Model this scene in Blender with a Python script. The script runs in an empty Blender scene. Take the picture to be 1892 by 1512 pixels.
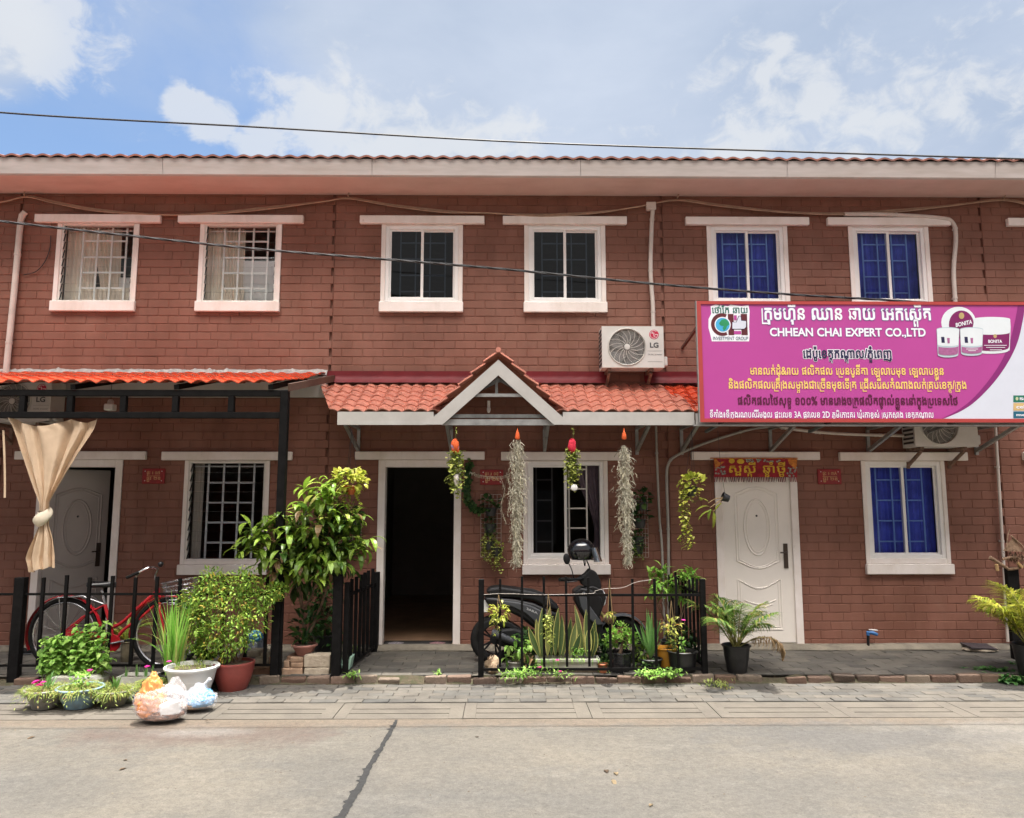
import bpy, math, random
from mathutils import Vector as V, Matrix
rad = math.radians
scene = bpy.context.scene
COL = scene.collection

# ---------------------------------------------------------------- camera, sky, sun, exposure
CAM_P, CAM_A, CAM_D, CAM_H, CAM_F = 7.1, 0.6, 9.1, 1.62, 1400.0
cam = bpy.data.cameras.new('camera')
cam.sensor_fit = 'HORIZONTAL'; cam.sensor_width = 36.0
cam.lens = 36.0 * CAM_F / 1892.0
cam.clip_start = 0.05; cam.clip_end = 2000
cam_o = bpy.data.objects.new('camera', cam); COL.objects.link(cam_o)
cam_o.location = (0, -CAM_D, CAM_H)
cam_o.rotation_euler = (rad(90 + CAM_P), 0, rad(-CAM_A))
scene.camera = cam_o

SUN_DIR = V((0.07, 0.11, 1.0)).normalized()
SUN_EL = math.asin(SUN_DIR.z); SUN_AZ = math.atan2(SUN_DIR.x, SUN_DIR.y)
sl = bpy.data.lights.new('sun', 'SUN'); sl.energy = 4.0; sl.angle = rad(0.5); sl.color = (1.0, 0.95, 0.87)
so = bpy.data.objects.new('sun', sl); COL.objects.link(so)
so.rotation_euler = SUN_DIR.to_track_quat('Z', 'Y').to_euler()
so.location = (0, 0, 30)

scene.view_settings.view_transform = 'Standard'
scene.view_settings.look = 'None'
scene.view_settings.exposure = 1.3
scene.view_settings.gamma = 1.0
scene.render.engine = 'CYCLES'
scene.cycles.max_bounces = 8
scene.cycles.transparent_max_bounces = 12

world = bpy.data.worlds.new("World"); scene.world = world; world.use_nodes = True
def build_world():
    nt = world.node_tree; N = nt.nodes; L = nt.links; N.clear()
    out = N.new('ShaderNodeOutputWorld'); bg = N.new('ShaderNodeBackground')
    L.new(bg.outputs[0], out.inputs[0])
    sky = N.new('ShaderNodeTexSky'); sky.sky_type = 'NISHITA'; sky.sun_disc = False
    sky.sun_elevation = SUN_EL; sky.sun_rotation = SUN_AZ
    sky.air_density = 1.0; sky.dust_density = 1.5; sky.ozone_density = 1.5
    tc = N.new('ShaderNodeTexCoord')
    D = tc.outputs['Generated']
    def math_(op, a, b=None, c=None, clamp=False):
        n = N.new('ShaderNodeMath'); n.operation = op; n.use_clamp = clamp
        for i, x in enumerate((a, b, c)):
            if x is None: continue
            if isinstance(x, (int, float)): n.inputs[i].default_value = x
            else: L.new(x, n.inputs[i])
        return n.outputs[0]
    def noise(scale, detail, rough, dist=0.0, off=(0, 0, 0), st=(1, 1, 1)):
        mp = N.new('ShaderNodeMapping'); mp.inputs['Location'].default_value = off; mp.inputs['Scale'].default_value = st
        L.new(D, mp.inputs[0])
        n = N.new('ShaderNodeTexNoise'); n.inputs['Scale'].default_value = scale
        n.inputs['Detail'].default_value = detail; n.inputs['Roughness'].default_value = rough
        n.inputs['Distortion'].default_value = dist
        L.new(mp.outputs[0], n.inputs[0]); return n.outputs[0]
    def blob(u, v, rr, ax=1.0):
        # a soft bump round the direction of the cloud; ax widens it sideways
        d = pixdir(u, v)
        vm = N.new('ShaderNodeVectorMath'); vm.operation = 'SUBTRACT'; L.new(D, vm.inputs[0]); vm.inputs[1].default_value = d
        v2 = N.new('ShaderNodeVectorMath'); v2.operation = 'MULTIPLY'; L.new(vm.outputs[0], v2.inputs[0]); v2.inputs[1].default_value = (1.0 / ax, 1.0, 1.0)
        ln = N.new('ShaderNodeVectorMath'); ln.operation = 'LENGTH'; L.new(v2.outputs[0], ln.inputs[0])
        return math_('SUBTRACT', 1.0, math_('DIVIDE', ln.outputs['Value'], rr))
    # cover field = clouds of the photo (big bank overhead, small cumulus low down) + break-up noise
    big = noise(2.2, 8, 0.58, 0.3, (3.1, 1.7, 0.4), (1, 1, 1.6))
    fine = noise(7.0, 10, 0.62, 0.5, (0.3, 5.2, 2.0), (1, 1, 1.5))
    vsub = math_('MULTIPLY', math_('SUBTRACT', big, 0.5), 1.5)
    fsub = math_('MULTIPLY', math_('SUBTRACT', fine, 0.5), 1.15)
    br = math_('ADD', vsub, fsub)
    soft = None
    for (u, v, rr, ax, w) in [(960, 60, .36, 1.1, .95), (1250, 140, .30, 1.3, .7), (1780, 110, .34, 1.15, 1.35), (560, 60, .16, 1.2, .35), (-60, 40, .10, 1.2, .8), (2100, -350, .6, 1.3, .8), (900, -1000, .7, 1.4, .7)]:
        b = math_('MULTIPLY', math_('MAXIMUM', blob(u, v, rr, ax), 0.0), w)
        soft = b if soft is None else math_('MAXIMUM', soft, b)
    cover_s = math_('ADD', math_('MULTIPLY', soft, 1.9), math_('MULTIPLY', br, 0.42))
    mr = N.new('ShaderNodeMapRange'); mr.interpolation_type = 'SMOOTHERSTEP'
    mr.inputs['From Min'].default_value = 0.02; mr.inputs['From Max'].default_value = 0.95
    L.new(cover_s, mr.inputs['Value'])
    hard = None
    for (u, v, rr, ax, w) in [(345, 195, .030, 1.0, 1.0), (390, 226, .030, 1.5, .8), (590, 225, .075, 1.2, .72), (720, 268, .06, 2.2, .62), (490, 262, .045, 1.5, .5), (900, 280, .05, 2.2, .45), (1446, 84, .020, 1.2, .5), (1410, 140, .035, 1.0, .42), (1360, 285, .045, 1.5, .6), (1500, 200, .10, 1.7, .32), (1720, 180, .09, 1.6, .3), (60, 55, .07, 1.3, .75), (120, 100, .035, 1.2, .6)]:
        b = math_('MULTIPLY', math_('MAXIMUM', blob(u, v, rr, ax), -0.8), w)
        hard = b if hard is None else math_('MAXIMUM', hard, b)
    vfine = noise(24.0, 8, 0.6, 0.4, (2.3, 4.2, 1.0), (1, 1, 1.3))
    cover_h = math_('ADD', hard, math_('ADD', math_('MULTIPLY', fsub, 0.75), math_('MULTIPLY', math_('SUBTRACT', vfine, 0.5), 1.5)))
    mh = N.new('ShaderNodeMapRange'); mh.interpolation_type = 'SMOOTHSTEP'
    mh.inputs['From Min'].default_value = 0.0; mh.inputs['From Max'].default_value = 0.42
    L.new(cover_h, mh.inputs['Value'])
    # tone of the clouds: pale blue-grey body, whiter crests
    tone = N.new('ShaderNodeValToRGB')
    tone.color_ramp.elements[0].position = 0.30; tone.color_ramp.elements[0].color = (0.60, 0.72, 0.93, 1)
    tone.color_ramp.elements[1].position = 0.68; tone.color_ramp.elements[1].color = (0.80, 0.90, 1.08, 1)
    L.new(noise(3.0, 6, 0.55, 0.2, (7, 2, 1), (1, 1, 2.2)), tone.inputs[0])
    sk = N.new('ShaderNodeVectorMath'); sk.operation = 'MULTIPLY'; L.new(sky.outputs[0], sk.inputs[0]); sk.inputs[1].default_value = SKY_GAIN
    m1 = N.new('ShaderNodeMix'); m1.data_type = 'RGBA'
    L.new(mr.outputs[0], m1.inputs['Factor']); L.new(sk.outputs[0], m1.inputs['A'])
    cs = N.new('ShaderNodeVectorMath'); cs.operation = 'SCALE'; L.new(tone.outputs[0], cs.inputs[0]); cs.inputs['Scale'].default_value = CLOUD_GAIN
    L.new(cs.outputs[0], m1.inputs['B'])
    m2 = N.new('ShaderNodeMix'); m2.data_type = 'RGBA'
    mul = math_('MULTIPLY', mh.outputs[0], 0.72)
    L.new(mul, m2.inputs['Factor']); L.new(m1.outputs['Result'], m2.inputs['A'])
    m2.inputs['B'].default_value = (1.03 * CLOUD_GAIN, 1.06 * CLOUD_GAIN, 1.10 * CLOUD_GAIN, 1)
    # bright band added to the unseen sky behind the camera, lighting the house fronts
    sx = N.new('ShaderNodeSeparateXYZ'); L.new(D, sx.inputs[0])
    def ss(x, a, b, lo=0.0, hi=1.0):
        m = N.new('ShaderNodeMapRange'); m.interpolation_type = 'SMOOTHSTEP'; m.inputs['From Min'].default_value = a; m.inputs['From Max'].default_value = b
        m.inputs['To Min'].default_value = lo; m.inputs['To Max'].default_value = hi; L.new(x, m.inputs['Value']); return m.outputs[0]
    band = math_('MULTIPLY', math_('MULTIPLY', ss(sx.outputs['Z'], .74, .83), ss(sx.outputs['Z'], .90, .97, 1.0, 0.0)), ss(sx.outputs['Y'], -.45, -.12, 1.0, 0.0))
    gain = math_('MULTIPLY_ADD', band, REAR_FILL - 1.0, 1.0)
    hz = N.new('ShaderNodeMix'); hz.data_type = 'RGBA'; L.new(ss(sx.outputs['Y'], -.55, .1, .85, 0.0), hz.inputs['Factor']); L.new(m2.outputs['Result'], hz.inputs['A']); hz.inputs['B'].default_value = (.98 * CLOUD_GAIN, .93 * CLOUD_GAIN, .87 * CLOUD_GAIN, 1)  # pale haze added to the unseen rear sky to whiten its light
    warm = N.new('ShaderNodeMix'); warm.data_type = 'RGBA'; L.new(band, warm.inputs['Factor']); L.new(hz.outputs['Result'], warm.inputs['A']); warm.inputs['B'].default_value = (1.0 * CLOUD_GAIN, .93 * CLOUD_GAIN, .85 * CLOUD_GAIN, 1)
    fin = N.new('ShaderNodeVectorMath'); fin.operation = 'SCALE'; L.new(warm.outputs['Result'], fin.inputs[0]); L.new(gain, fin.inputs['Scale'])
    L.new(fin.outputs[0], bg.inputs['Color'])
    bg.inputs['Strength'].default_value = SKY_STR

SKY_STR = 0.10
SKY_GAIN = (0.66, 0.72, 0.76)
CLOUD_GAIN = 3.2
REAR_FILL = 25.0  # strength of the fill band added behind the camera

# ---------------------------------------------------------------- measuring helpers
_a, _p = rad(CAM_A), rad(CAM_P)
FW = V((math.sin(_a) * math.cos(_p), math.cos(_a) * math.cos(_p), math.sin(_p)))
RT = V((math.cos(_a), -math.sin(_a), 0)); UP = RT.cross(FW)
EYE = V((0, -CAM_D, CAM_H))
def pixdir(u, v): return (RT * (u - 946) + UP * (756 - v) + FW * CAM_F).normalized()
def W(u, v, Y):
    """the point of the upright plane y = Y seen at (u, v) of the photograph"""
    d = pixdir(u, v); return EYE + d * ((Y + CAM_D) / d.y)
def G(u, v, Z=-0.14):
    """the point of the level plane z = Z seen at (u, v) of the photograph"""
    d = pixdir(u, v); return EYE + d * ((Z - CAM_H) / d.z)
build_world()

# ---------------------------------------------------------------- materials
MATS = {}
def _princ(name):
    m = bpy.data.materials.new(name); m.use_nodes = True
    return m, m.node_tree, m.node_tree.nodes['Principled BSDF']
def mat(name, col, rough=0.6, var=0.12, scale=5.0, bump=0.0, bscale=40.0, metal=0.0, spec=0.5, col2=None, detail=6, island=0.0, streak=None, coat=0.0):
    """plain surface: base colour broken up by noise in the surface's own place, optional second colour in patches, bump, streaks"""
    if name in MATS: return MATS[name]
    m, nt, b = _princ(name); N = nt.nodes; L = nt.links
    tc = N.new('ShaderNodeNewGeometry')
    n1 = N.new('ShaderNodeTexNoise'); n1.inputs['Scale'].default_value = scale; n1.inputs['Detail'].default_value = detail; n1.inputs['Roughness'].default_value = 0.62
    if streak:
        mp = N.new('ShaderNodeMapping'); mp.inputs['Scale'].default_value = streak; L.new(tc.outputs['Position'], mp.inputs[0]); L.new(mp.outputs[0], n1.inputs[0])
    else: L.new(tc.outputs['Position'], n1.inputs[0])
    r = N.new('ShaderNodeValToRGB'); e = r.color_ramp.elements
    c = V(col); c2 = V(col2) if col2 else c * (1 - 2 * var)
    e[0].position = 0.30; e[0].color = (*c2, 1); e[1].position = 0.62; e[1].color = (*(c * (1 + 0.35 * var)), 1)
    L.new(n1.outputs[0], r.inputs[0])
    outc = r.outputs[0]
    if island:
        hs = N.new('ShaderNodeHueSaturation'); mr = N.new('ShaderNodeMapRange')
        mr.inputs['To Min'].default_value = 1 - island; mr.inputs['To Max'].default_value = 1 + island
        L.new(tc.outputs['Random Per Island'], mr.inputs['Value']); L.new(mr.outputs[0], hs.inputs['Value']); L.new(outc, hs.inputs['Color']); outc = hs.outputs[0]
    L.new(outc, b.inputs['Base Color'])
    mr = N.new('ShaderNodeMapRange'); mr.inputs['To Min'].default_value = min(1, rough + .08); mr.inputs['To Max'].default_value = max(.02, rough - .08)
    L.new(n1.outputs[0], mr.inputs['Value']); L.new(mr.outputs[0], b.inputs['Roughness'])
    b.inputs['Metallic'].default_value = metal; b.inputs['Specular IOR Level'].default_value = spec
    b.inputs['Coat Weight'].default_value = coat
    if bump:
        n2 = N.new('ShaderNodeTexNoise'); n2.inputs['Scale'].default_value = bscale; n2.inputs['Detail'].default_value = 5; L.new(tc.outputs['Position'], n2.inputs[0])
        bp = N.new('ShaderNodeBump'); bp.inputs['Strength'].default_value = bump; bp.inputs['Distance'].default_value = 0.01
        L.new(n2.outputs[0], bp.inputs['Height']); L.new(bp.outputs[0], b.inputs['Normal'])
    MATS[name] = m; return m
def leafmat(name, c1, c2, c3=None, rough=0.45, trans=0.35):
    """leaves: each leaf takes its own colour between c1 and c2 (c3: a rare odd one) and lets some light through"""
    if name in MATS: return MATS[name]
    m, nt, b = _princ(name); N = nt.nodes; L = nt.links; out = N['Material Output']
    g = N.new('ShaderNodeNewGeometry'); r = N.new('ShaderNodeValToRGB'); e = r.color_ramp.elements
    e[0].position = 0.0; e[0].color = (*c1, 1); e[1].position = 0.85; e[1].color = (*c2, 1)
    if c3: x = e.new(0.93); x.color = (*c3, 1)
    L.new(g.outputs['Random Per Island'], r.inputs[0])
    n1 = N.new('ShaderNodeTexNoise'); n1.inputs['Scale'].default_value = 60; L.new(g.outputs['Position'], n1.inputs[0])
    mx = N.new('ShaderNodeHueSaturation'); mr = N.new('ShaderNodeMapRange'); mr.inputs['To Min'].default_value = .75; mr.inputs['To Max'].default_value = 1.2
    L.new(n1.outputs[0], mr.inputs['Value']); L.new(mr.outputs[0], mx.inputs['Value']); L.new(r.outputs[0], mx.inputs['Color'])
    L.new(mx.outputs[0], b.inputs['Base Color']); b.inputs['Roughness'].default_value = rough; b.inputs['Specular IOR Level'].default_value = .35
    t = N.new('ShaderNodeBsdfTranslucent'); L.new(mx.outputs[0], t.inputs['Color'])
    ms = N.new('ShaderNodeMixShader'); ms.inputs[0].default_value = trans
    L.new(b.outputs[0], ms.inputs[1]); L.new(t.outputs[0], ms.inputs[2]); L.new(ms.outputs[0], out.inputs['Surface'])
    MATS[name] = m; return m
def glassmat(name, tint, ior=1.35, rough=0.015):
    if name in MATS: return MATS[name]
    m, nt, b = _princ(name); N = nt.nodes; L = nt.links; out = N['Material Output']; N.remove(b)
    t = N.new('ShaderNodeBsdfTransparent'); t.inputs[0].default_value = (*tint, 1)
    gl = N.new('ShaderNodeBsdfGlossy'); gl.inputs['Roughness'].default_value = rough
    fr = N.new('ShaderNodeFresnel'); fr.inputs['IOR'].default_value = ior
    ms = N.new('ShaderNodeMixShader'); L.new(fr.outputs[0], ms.inputs[0]); L.new(t.outputs[0], ms.inputs[1]); L.new(gl.outputs[0], ms.inputs[2])
    L.new(ms.outputs[0], out.inputs['Surface'])
    MATS[name] = m; return m
def filmmat(name, col, alpha=0.5, rough=0.25):
    """thin crinkled plastic film"""
    if name in MATS: return MATS[name]
    m, nt, b = _princ(name); N = nt.nodes; L = nt.links; out = N['Material Output']
    b.inputs['Base Color'].default_value = (*col, 1); b.inputs['Roughness'].default_value = rough
    g = N.new('ShaderNodeNewGeometry')
    n2 = N.new('ShaderNodeTexNoise'); n2.inputs['Scale'].default_value = 11; n2.inputs['Detail'].default_value = 3; L.new(g.outputs['Position'], n2.inputs[0])
    bp = N.new('ShaderNodeBump'); bp.inputs['Strength'].default_value = .35; bp.inputs['Distance'].default_value = .02
    L.new(n2.outputs[0], bp.inputs['Height']); L.new(bp.outputs[0], b.inputs['Normal'])
    t = N.new('ShaderNodeBsdfTransparent')
    mr = N.new('ShaderNodeMapRange'); mr.inputs['To Min'].default_value = alpha - .14; mr.inputs['To Max'].default_value = alpha + .14
    L.new(n2.outputs[0], mr.inputs['Value'])
    ms = N.new('ShaderNodeMixShader'); L.new(mr.outputs[0], ms.inputs[0]); L.new(t.outputs[0], ms.inputs[1]); L.new(b.outputs[0], ms.inputs[2])
    L.new(ms.outputs[0], out.inputs['Surface'])
    MATS[name] = m; return m

# ---------------------------------------------------------------- mesh helpers
class MB:
    def __init__(s): s.v = []; s.f = []
    def add(s, vs, fs):
        n = len(s.v); s.v.extend([tuple(p) for p in vs]); s.f.extend([tuple(i + n for i in f) for f in fs]); return s
    def box(s, x0, x1, y0, y1, z0, z1):
        return s.add([(x0, y0, z0), (x1, y0, z0), (x1, y1, z0), (x0, y1, z0), (x0, y0, z1), (x1, y0, z1), (x1, y1, z1), (x0, y1, z1)],
                     [(0, 3, 2, 1), (4, 5, 6, 7), (0, 1, 5, 4), (1, 2, 6, 5), (2, 3, 7, 6), (3, 0, 4, 7)])
    def obox(s, c, size, R=None):
        hx, hy, hz = size[0] / 2, size[1] / 2, size[2] / 2; R = R or Matrix.Identity(3); c = V(c)
        vs = [c + R @ V((x, y, z)) for (x, y, z) in [(-hx, -hy, -hz), (hx, -hy, -hz), (hx, hy, -hz), (-hx, hy, -hz), (-hx, -hy, hz), (hx, -hy, hz), (hx, hy, hz), (-hx, hy, hz)]]
        return s.add(vs, [(0, 3, 2, 1), (4, 5, 6, 7), (0, 1, 5, 4), (1, 2, 6, 5), (2, 3, 7, 6), (3, 0, 4, 7)])
    def bar(s, p, q, w, h, up=(0, 0, 1)):
        p, q = V(p), V(q); d = (q - p); l = d.length; d.normalize(); up = V(up)
        if abs(d.dot(up)) > .98: up = V((0, 1, 0))
        x = d.cross(up).normalized(); z = x.cross(d)
        return s.obox((p + q) / 2, (w, l, h), Matrix((x, d, z)).transposed())
    def tube(s, pts, r, n=8, closed=False, caps=True):
        pts = [V(p) for p in pts]; k = len(pts); rr = r if isinstance(r, (list, tuple)) else [r] * k
        base = len(s.v); prev = None
        for i, p in enumerate(pts):
            a = pts[(i - 1) % k] if (closed or i > 0) else p; b = pts[(i + 1) % k] if (closed or i < k - 1) else p
            t = (b - a).normalized() if (b - a).length > 1e-9 else V((0, 0, 1))
            if prev is None:
                h = V((0, 0, 1)) if abs(t.z) < .9 else V((1, 0, 0)); x = t.cross(h).normalized()
            else:
                x = prev - t * prev.dot(t); x = x.normalized() if x.length > 1e-6 else t.orthogonal().normalized()
            prev = x; y = t.cross(x)
            for j in range(n):
                a_ = 2 * math.pi * j / n; s.v.append(tuple(p + (x * math.cos(a_) + y * math.sin(a_)) * rr[i]))
        for i in range(k if closed else k - 1):
            i2 = (i + 1) % k
            for j in range(n):
                j2 = (j + 1) % n; s.f.append((base + i * n + j, base + i * n + j2, base + i2 * n + j2, base + i2 * n + j))
        if caps and not closed:
            s.f.append(tuple(base + j for j in reversed(range(n)))); s.f.append(tuple(base + (k - 1) * n + j for j in range(n)))
        return s
    def lathe(s, c, prof, n=24, R=None, sx=1.0, sy=1.0, a0=0.0, a1=None):
        c = V(c); R = R or Matrix.Identity(3); base = len(s.v); full = a1 is None; a1 = a1 if a1 is not None else a0 + 2 * math.pi
        m = n if full else n + 1
        for (r, z) in prof:
            for j in range(m):
                a = a0 + (a1 - a0) * j / n; s.v.append(tuple(c + R @ V((r * math.cos(a) * sx, r * math.sin(a) * sy, z))))
        for i in range(len(prof) - 1):
            for j in range(n):
                j2 = (j + 1) % m; s.f.append((base + i * m + j, base + i * m + j2, base + (i + 1) * m + j2, base + (i + 1) * m + j))
        return s
    def ell(s, c, r, n=16, m=10, R=None):
        r = r if isinstance(r, (list, tuple, V)) else (r, r, r)
        prof = [(max(1e-4, math.cos(-math.pi / 2 + math.pi * i / m)), math.sin(-math.pi / 2 + math.pi * i / m)) for i in range(m + 1)]
        c = V(c); R = R or Matrix.Identity(3); base = len(s.v)
        for (a, z) in prof:
            for j in range(n):
                t = 2 * math.pi * j / n; s.v.append(tuple(c + R @ V((a * math.cos(t) * r[0], a * math.sin(t) * r[1], z * r[2]))))
        for i in range(m):
            for j in range(n):
                j2 = (j + 1) % n; s.f.append((base + i * n + j, base + i * n + j2, base + (i + 1) * n + j2, base + (i + 1) * n + j))
        return s
    def poly(s, pts): return s.add(pts, [tuple(range(len(pts)))])
    def prism(s, pts, d):
        """flat outline pts pushed along d"""
        n = len(pts); d = V(d); a = [V(p) for p in pts]
        return s.add(a + [p + d for p in a], [tuple(reversed(range(n))), tuple(range(n, 2 * n))] + [(i, (i + 1) % n, n + (i + 1) % n, n + i) for i in range(n)])
    def grid(s, fn, nu, nv, closed_u=False):
        base = len(s.v); m = nu if closed_u else nu + 1
        for i in range(nv + 1):
            for j in range(m): s.v.append(tuple(fn(j / nu, i / nv)))
        for i in range(nv):
            for j in range(nu):
                j2 = (j + 1) % m; s.f.append((base + i * m + j, base + i * m + j2, base + (i + 1) * m + j2, base + (i + 1) * m + j))
        return s
    def leaf(s, p, d, up, l, w, curl=0.3, fold=0.15, n=4, tip=1.0, wide=0.45):
        """one leaf: a folded blade that droops along its length"""
        p, d, up = V(p), V(d).normalized(), V(up)
        x = d.cross(up)
        x = x.normalized() if x.length > 1e-5 else d.orthogonal().normalized()
        z = x.cross(d); base = len(s.v); q = p.copy(); ang = 0.0
        for i in range(n + 1):
            t = i / n
            ww = w * .5 * (math.sin(math.pi * min(1, max(0, t ** (math.log(.5) / math.log(wide))))) ** .8 if 0 < t < 1 else .04)
            dd = d * math.cos(ang) - z * math.sin(ang); zz = z * math.cos(ang) + d * math.sin(ang)
            s.v.extend([tuple(q - x * ww + zz * ww * fold), tuple(q), tuple(q + x * ww + zz * ww * fold)])
            q = q + dd * (l / n); ang += curl / n * 2
        for i in range(n):
            b = base + i * 3; s.f.append((b, b + 1, b + 4, b + 3)); s.f.append((b + 1, b + 2, b + 5, b + 4))
        return s
def world_off(o):
    t = V((0, 0, 0))
    while o is not None: t = t + o.location; o = o.parent
    return t
def part(name, mb, m, parent=None, smooth=False, bevel=0.0, label=None, angle=40, seg=1):
    me = bpy.data.meshes.new(name); off = world_off(parent)
    me.from_pydata([(v[0] - off.x, v[1] - off.y, v[2] - off.z) for v in mb.v], [], mb.f)
    me.materials.append(m)
    if smooth:
        me.polygons.foreach_set('use_smooth', [True] * len(me.polygons))
        me.set_sharp_from_angle(angle=rad(angle))
    me.update()
    o = bpy.data.objects.new(name, me); COL.objects.link(o)
    if parent is not None: o.parent = parent
    if bevel:
        bm_ = o.modifiers.new('edge', 'BEVEL'); bm_.width = bevel; bm_.segments = seg; bm_.limit_method = 'ANGLE'; bm_.angle_limit = rad(35)
    if label: o['label'] = label
    return o
def thing(name, label, cat, loc=(0, 0, 0), group=None):
    o = bpy.data.objects.new(name, None); COL.objects.link(o); o.location = loc; o.empty_display_size = .1
    o['label'] = label; o['category'] = cat
    if group: o['group'] = group
    return o
def tag(o, label, cat, group=None):
    o['label'] = label; o['category'] = cat
    if group: o['group'] = group
    return o
def struct(name, mb, m, **k):
    o = part(name, mb, m, **k); o['kind'] = 'structure'; return o
def bez(pts, n=12):
    """smooth run through pts (Catmull-Rom)"""
    P = [V(p) for p in pts]; P = [P[0] * 2 - P[1]] + P + [P[-1] * 2 - P[-2]]; out = []
    for i in range(1, len(P) - 2):
        a, b, c, d = P[i - 1:i + 3]
        for j in range(n):
            t = j / n; out.append(.5 * ((2 * b) + (c - a) * t + (2 * a - 5 * b + 4 * c - d) * t * t + (3 * b - a - 3 * c + d) * t ** 3))
    out.append(P[-2]); return out
def rdir(R, up=0.0):
    while True:
        d = V((R.uniform(-1, 1), R.uniform(-1, 1), R.uniform(-1, 1)))
        if .05 < d.length < 1: d.normalize(); d.z += up; return d.normalized()
def circ(c, r, n, ax='y', r2=None):
    r2 = r2 or r; c = V(c); o = []
    for i in range(n):
        a = 2 * math.pi * i / n
        o.append(c + (V((r * math.cos(a), 0, r2 * math.sin(a))) if ax == 'y' else V((r * math.cos(a), r2 * math.sin(a), 0)) if ax == 'z' else V((0, r * math.cos(a), r2 * math.sin(a)))))
    return o
def Rz(a): return Matrix.Rotation(a, 3, 'Z')
def Rx(a): return Matrix.Rotation(a, 3, 'X')
def Ry(a): return Matrix.Rotation(a, 3, 'Y')

# ---------------------------------------------------------------- lettering
_GL = {}
from mathutils.geometry import tessellate_polygon, interpolate_bezier
def _text_obj(body):
    c = bpy.data.curves.new('t', 'FONT'); c.body = body
    o = bpy.data.objects.new('t', c); COL.objects.link(o); bpy.context.view_layer.update(); return o
def _drop(o):
    c = o.data; bpy.data.objects.remove(o); bpy.data.curves.remove(c)
def _outlines(body):
    """closed outlines of a character, curves cut into short straight runs"""
    o = _text_obj(body); cv = o.to_curve(bpy.context.evaluated_depsgraph_get()); out = []
    for sp_ in cv.splines:
        run = []
        bp = sp_.bezier_points; n = len(bp)
        for i in range(n):
            p, q = bp[i], bp[(i + 1) % n]
            if (p.handle_right - p.co).length < 1e-5 and (q.handle_left - q.co).length < 1e-5: run.append(V((p.co.x, p.co.y, 0)))
            else:
                d1, d2, d3 = p.handle_right - p.co, q.handle_left - q.co, q.co - p.co
                flat_ = d1.cross(d3).length < 1e-6 and d2.cross(d3).length < 1e-6
                k = 1 if flat_ else 5
                run.extend([V((v_.x, v_.y, 0)) for v_ in interpolate_bezier(p.co, p.handle_right, q.handle_left, q.co, k + 1)[:-1]])
        cl_ = [p for i, p in enumerate(run) if (p - run[i - 1]).length > 1e-5]
        if len(cl_) > 2: out.append(cl_)
    o.to_curve_clear(); _drop(o); return out
def _area(r): return sum(r[i - 1].x * r[i].y - r[i].x * r[i - 1].y for i in range(len(r))) / 2
def _inside(p, r):
    c = False
    for i in range(len(r)):
        a, b = r[i - 1], r[i]
        if (a.y > p.y) != (b.y > p.y) and p.x < (b.x - a.x) * (p.y - a.y) / (b.y - a.y) + a.x: c = not c
    return c
def _fatten(r, w, sgn):
    out = []
    for i in range(len(r)):
        a, b, c = r[i - 1], r[i], r[(i + 1) % len(r)]
        d1, d2 = (b - a).normalized(), (c - b).normalized()
        n1, n2 = V((d1.y, -d1.x, 0)) * sgn, V((d2.y, -d2.x, 0)) * sgn
        m = n1 + n2
        m = m / max(.35, (m.length_squared / 2)) if m.length > 1e-4 else n1
        out.append(b + m * w)
    return out
_SZ = {}
def _width(body):
    o = _text_obj(body); me = o.evaluated_get(bpy.context.evaluated_depsgraph_get()).to_mesh()
    x = max(v.co.x for v in me.vertices); _drop(o); return x
def glyph(ch, weight):
    k = (ch, weight)
    if k not in _GL:
        rs = _outlines(ch); vs, fs, isl = [], [], []
        if rs:
            big = max(rs, key=lambda r: abs(_area(r))); sg_ = 1 if _area(big) > 0 else -1
            outer = [r for r in rs if _area(r) * sg_ > 0]; holes = [r for r in rs if _area(r) * sg_ <= 0]
            for n, r in enumerate(outer):
                hs = [h for h in holes if _inside(h[0], r) and abs(_area(h)) < abs(_area(r))]
                loops = [_fatten(q, weight, sg_) for q in [r] + hs]
                base = len(vs)
                for kk in (1, .8, .6, .4, .2, .05):      # thinner strokes if the fattened outline crosses itself
                    loops = [_fatten(q, weight * kk, sg_) for q in [r] + hs]
                    tri = tessellate_polygon(loops); fl = [p for l in loops for p in l]
                    got = sum(abs((fl[t[1]] - fl[t[0]]).cross(fl[t[2]] - fl[t[0]]).z) / 2 for t in tri)
                    if abs(got - abs(sum(_area(l) for l in loops))) < .06 * got: break
                flat_ = [p for l in loops for p in l]; vs.extend(flat_); isl.extend([n] * len(flat_))
                for t in tri:
                    a, b, c = [flat_[i] for i in t]
                    if (b - a).cross(c - a).z < 0: t = (t[0], t[2], t[1])
                    fs.append(tuple(base + i for i in t))
        if ch not in _SZ: _SZ[ch] = _width('|' + ch + '|') - _width('||')
        _GL[k] = (vs, fs, isl, _SZ[ch])
    return _GL[k]
CONS = set(chr(c) for c in range(0x1780, 0x17B4))
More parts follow.
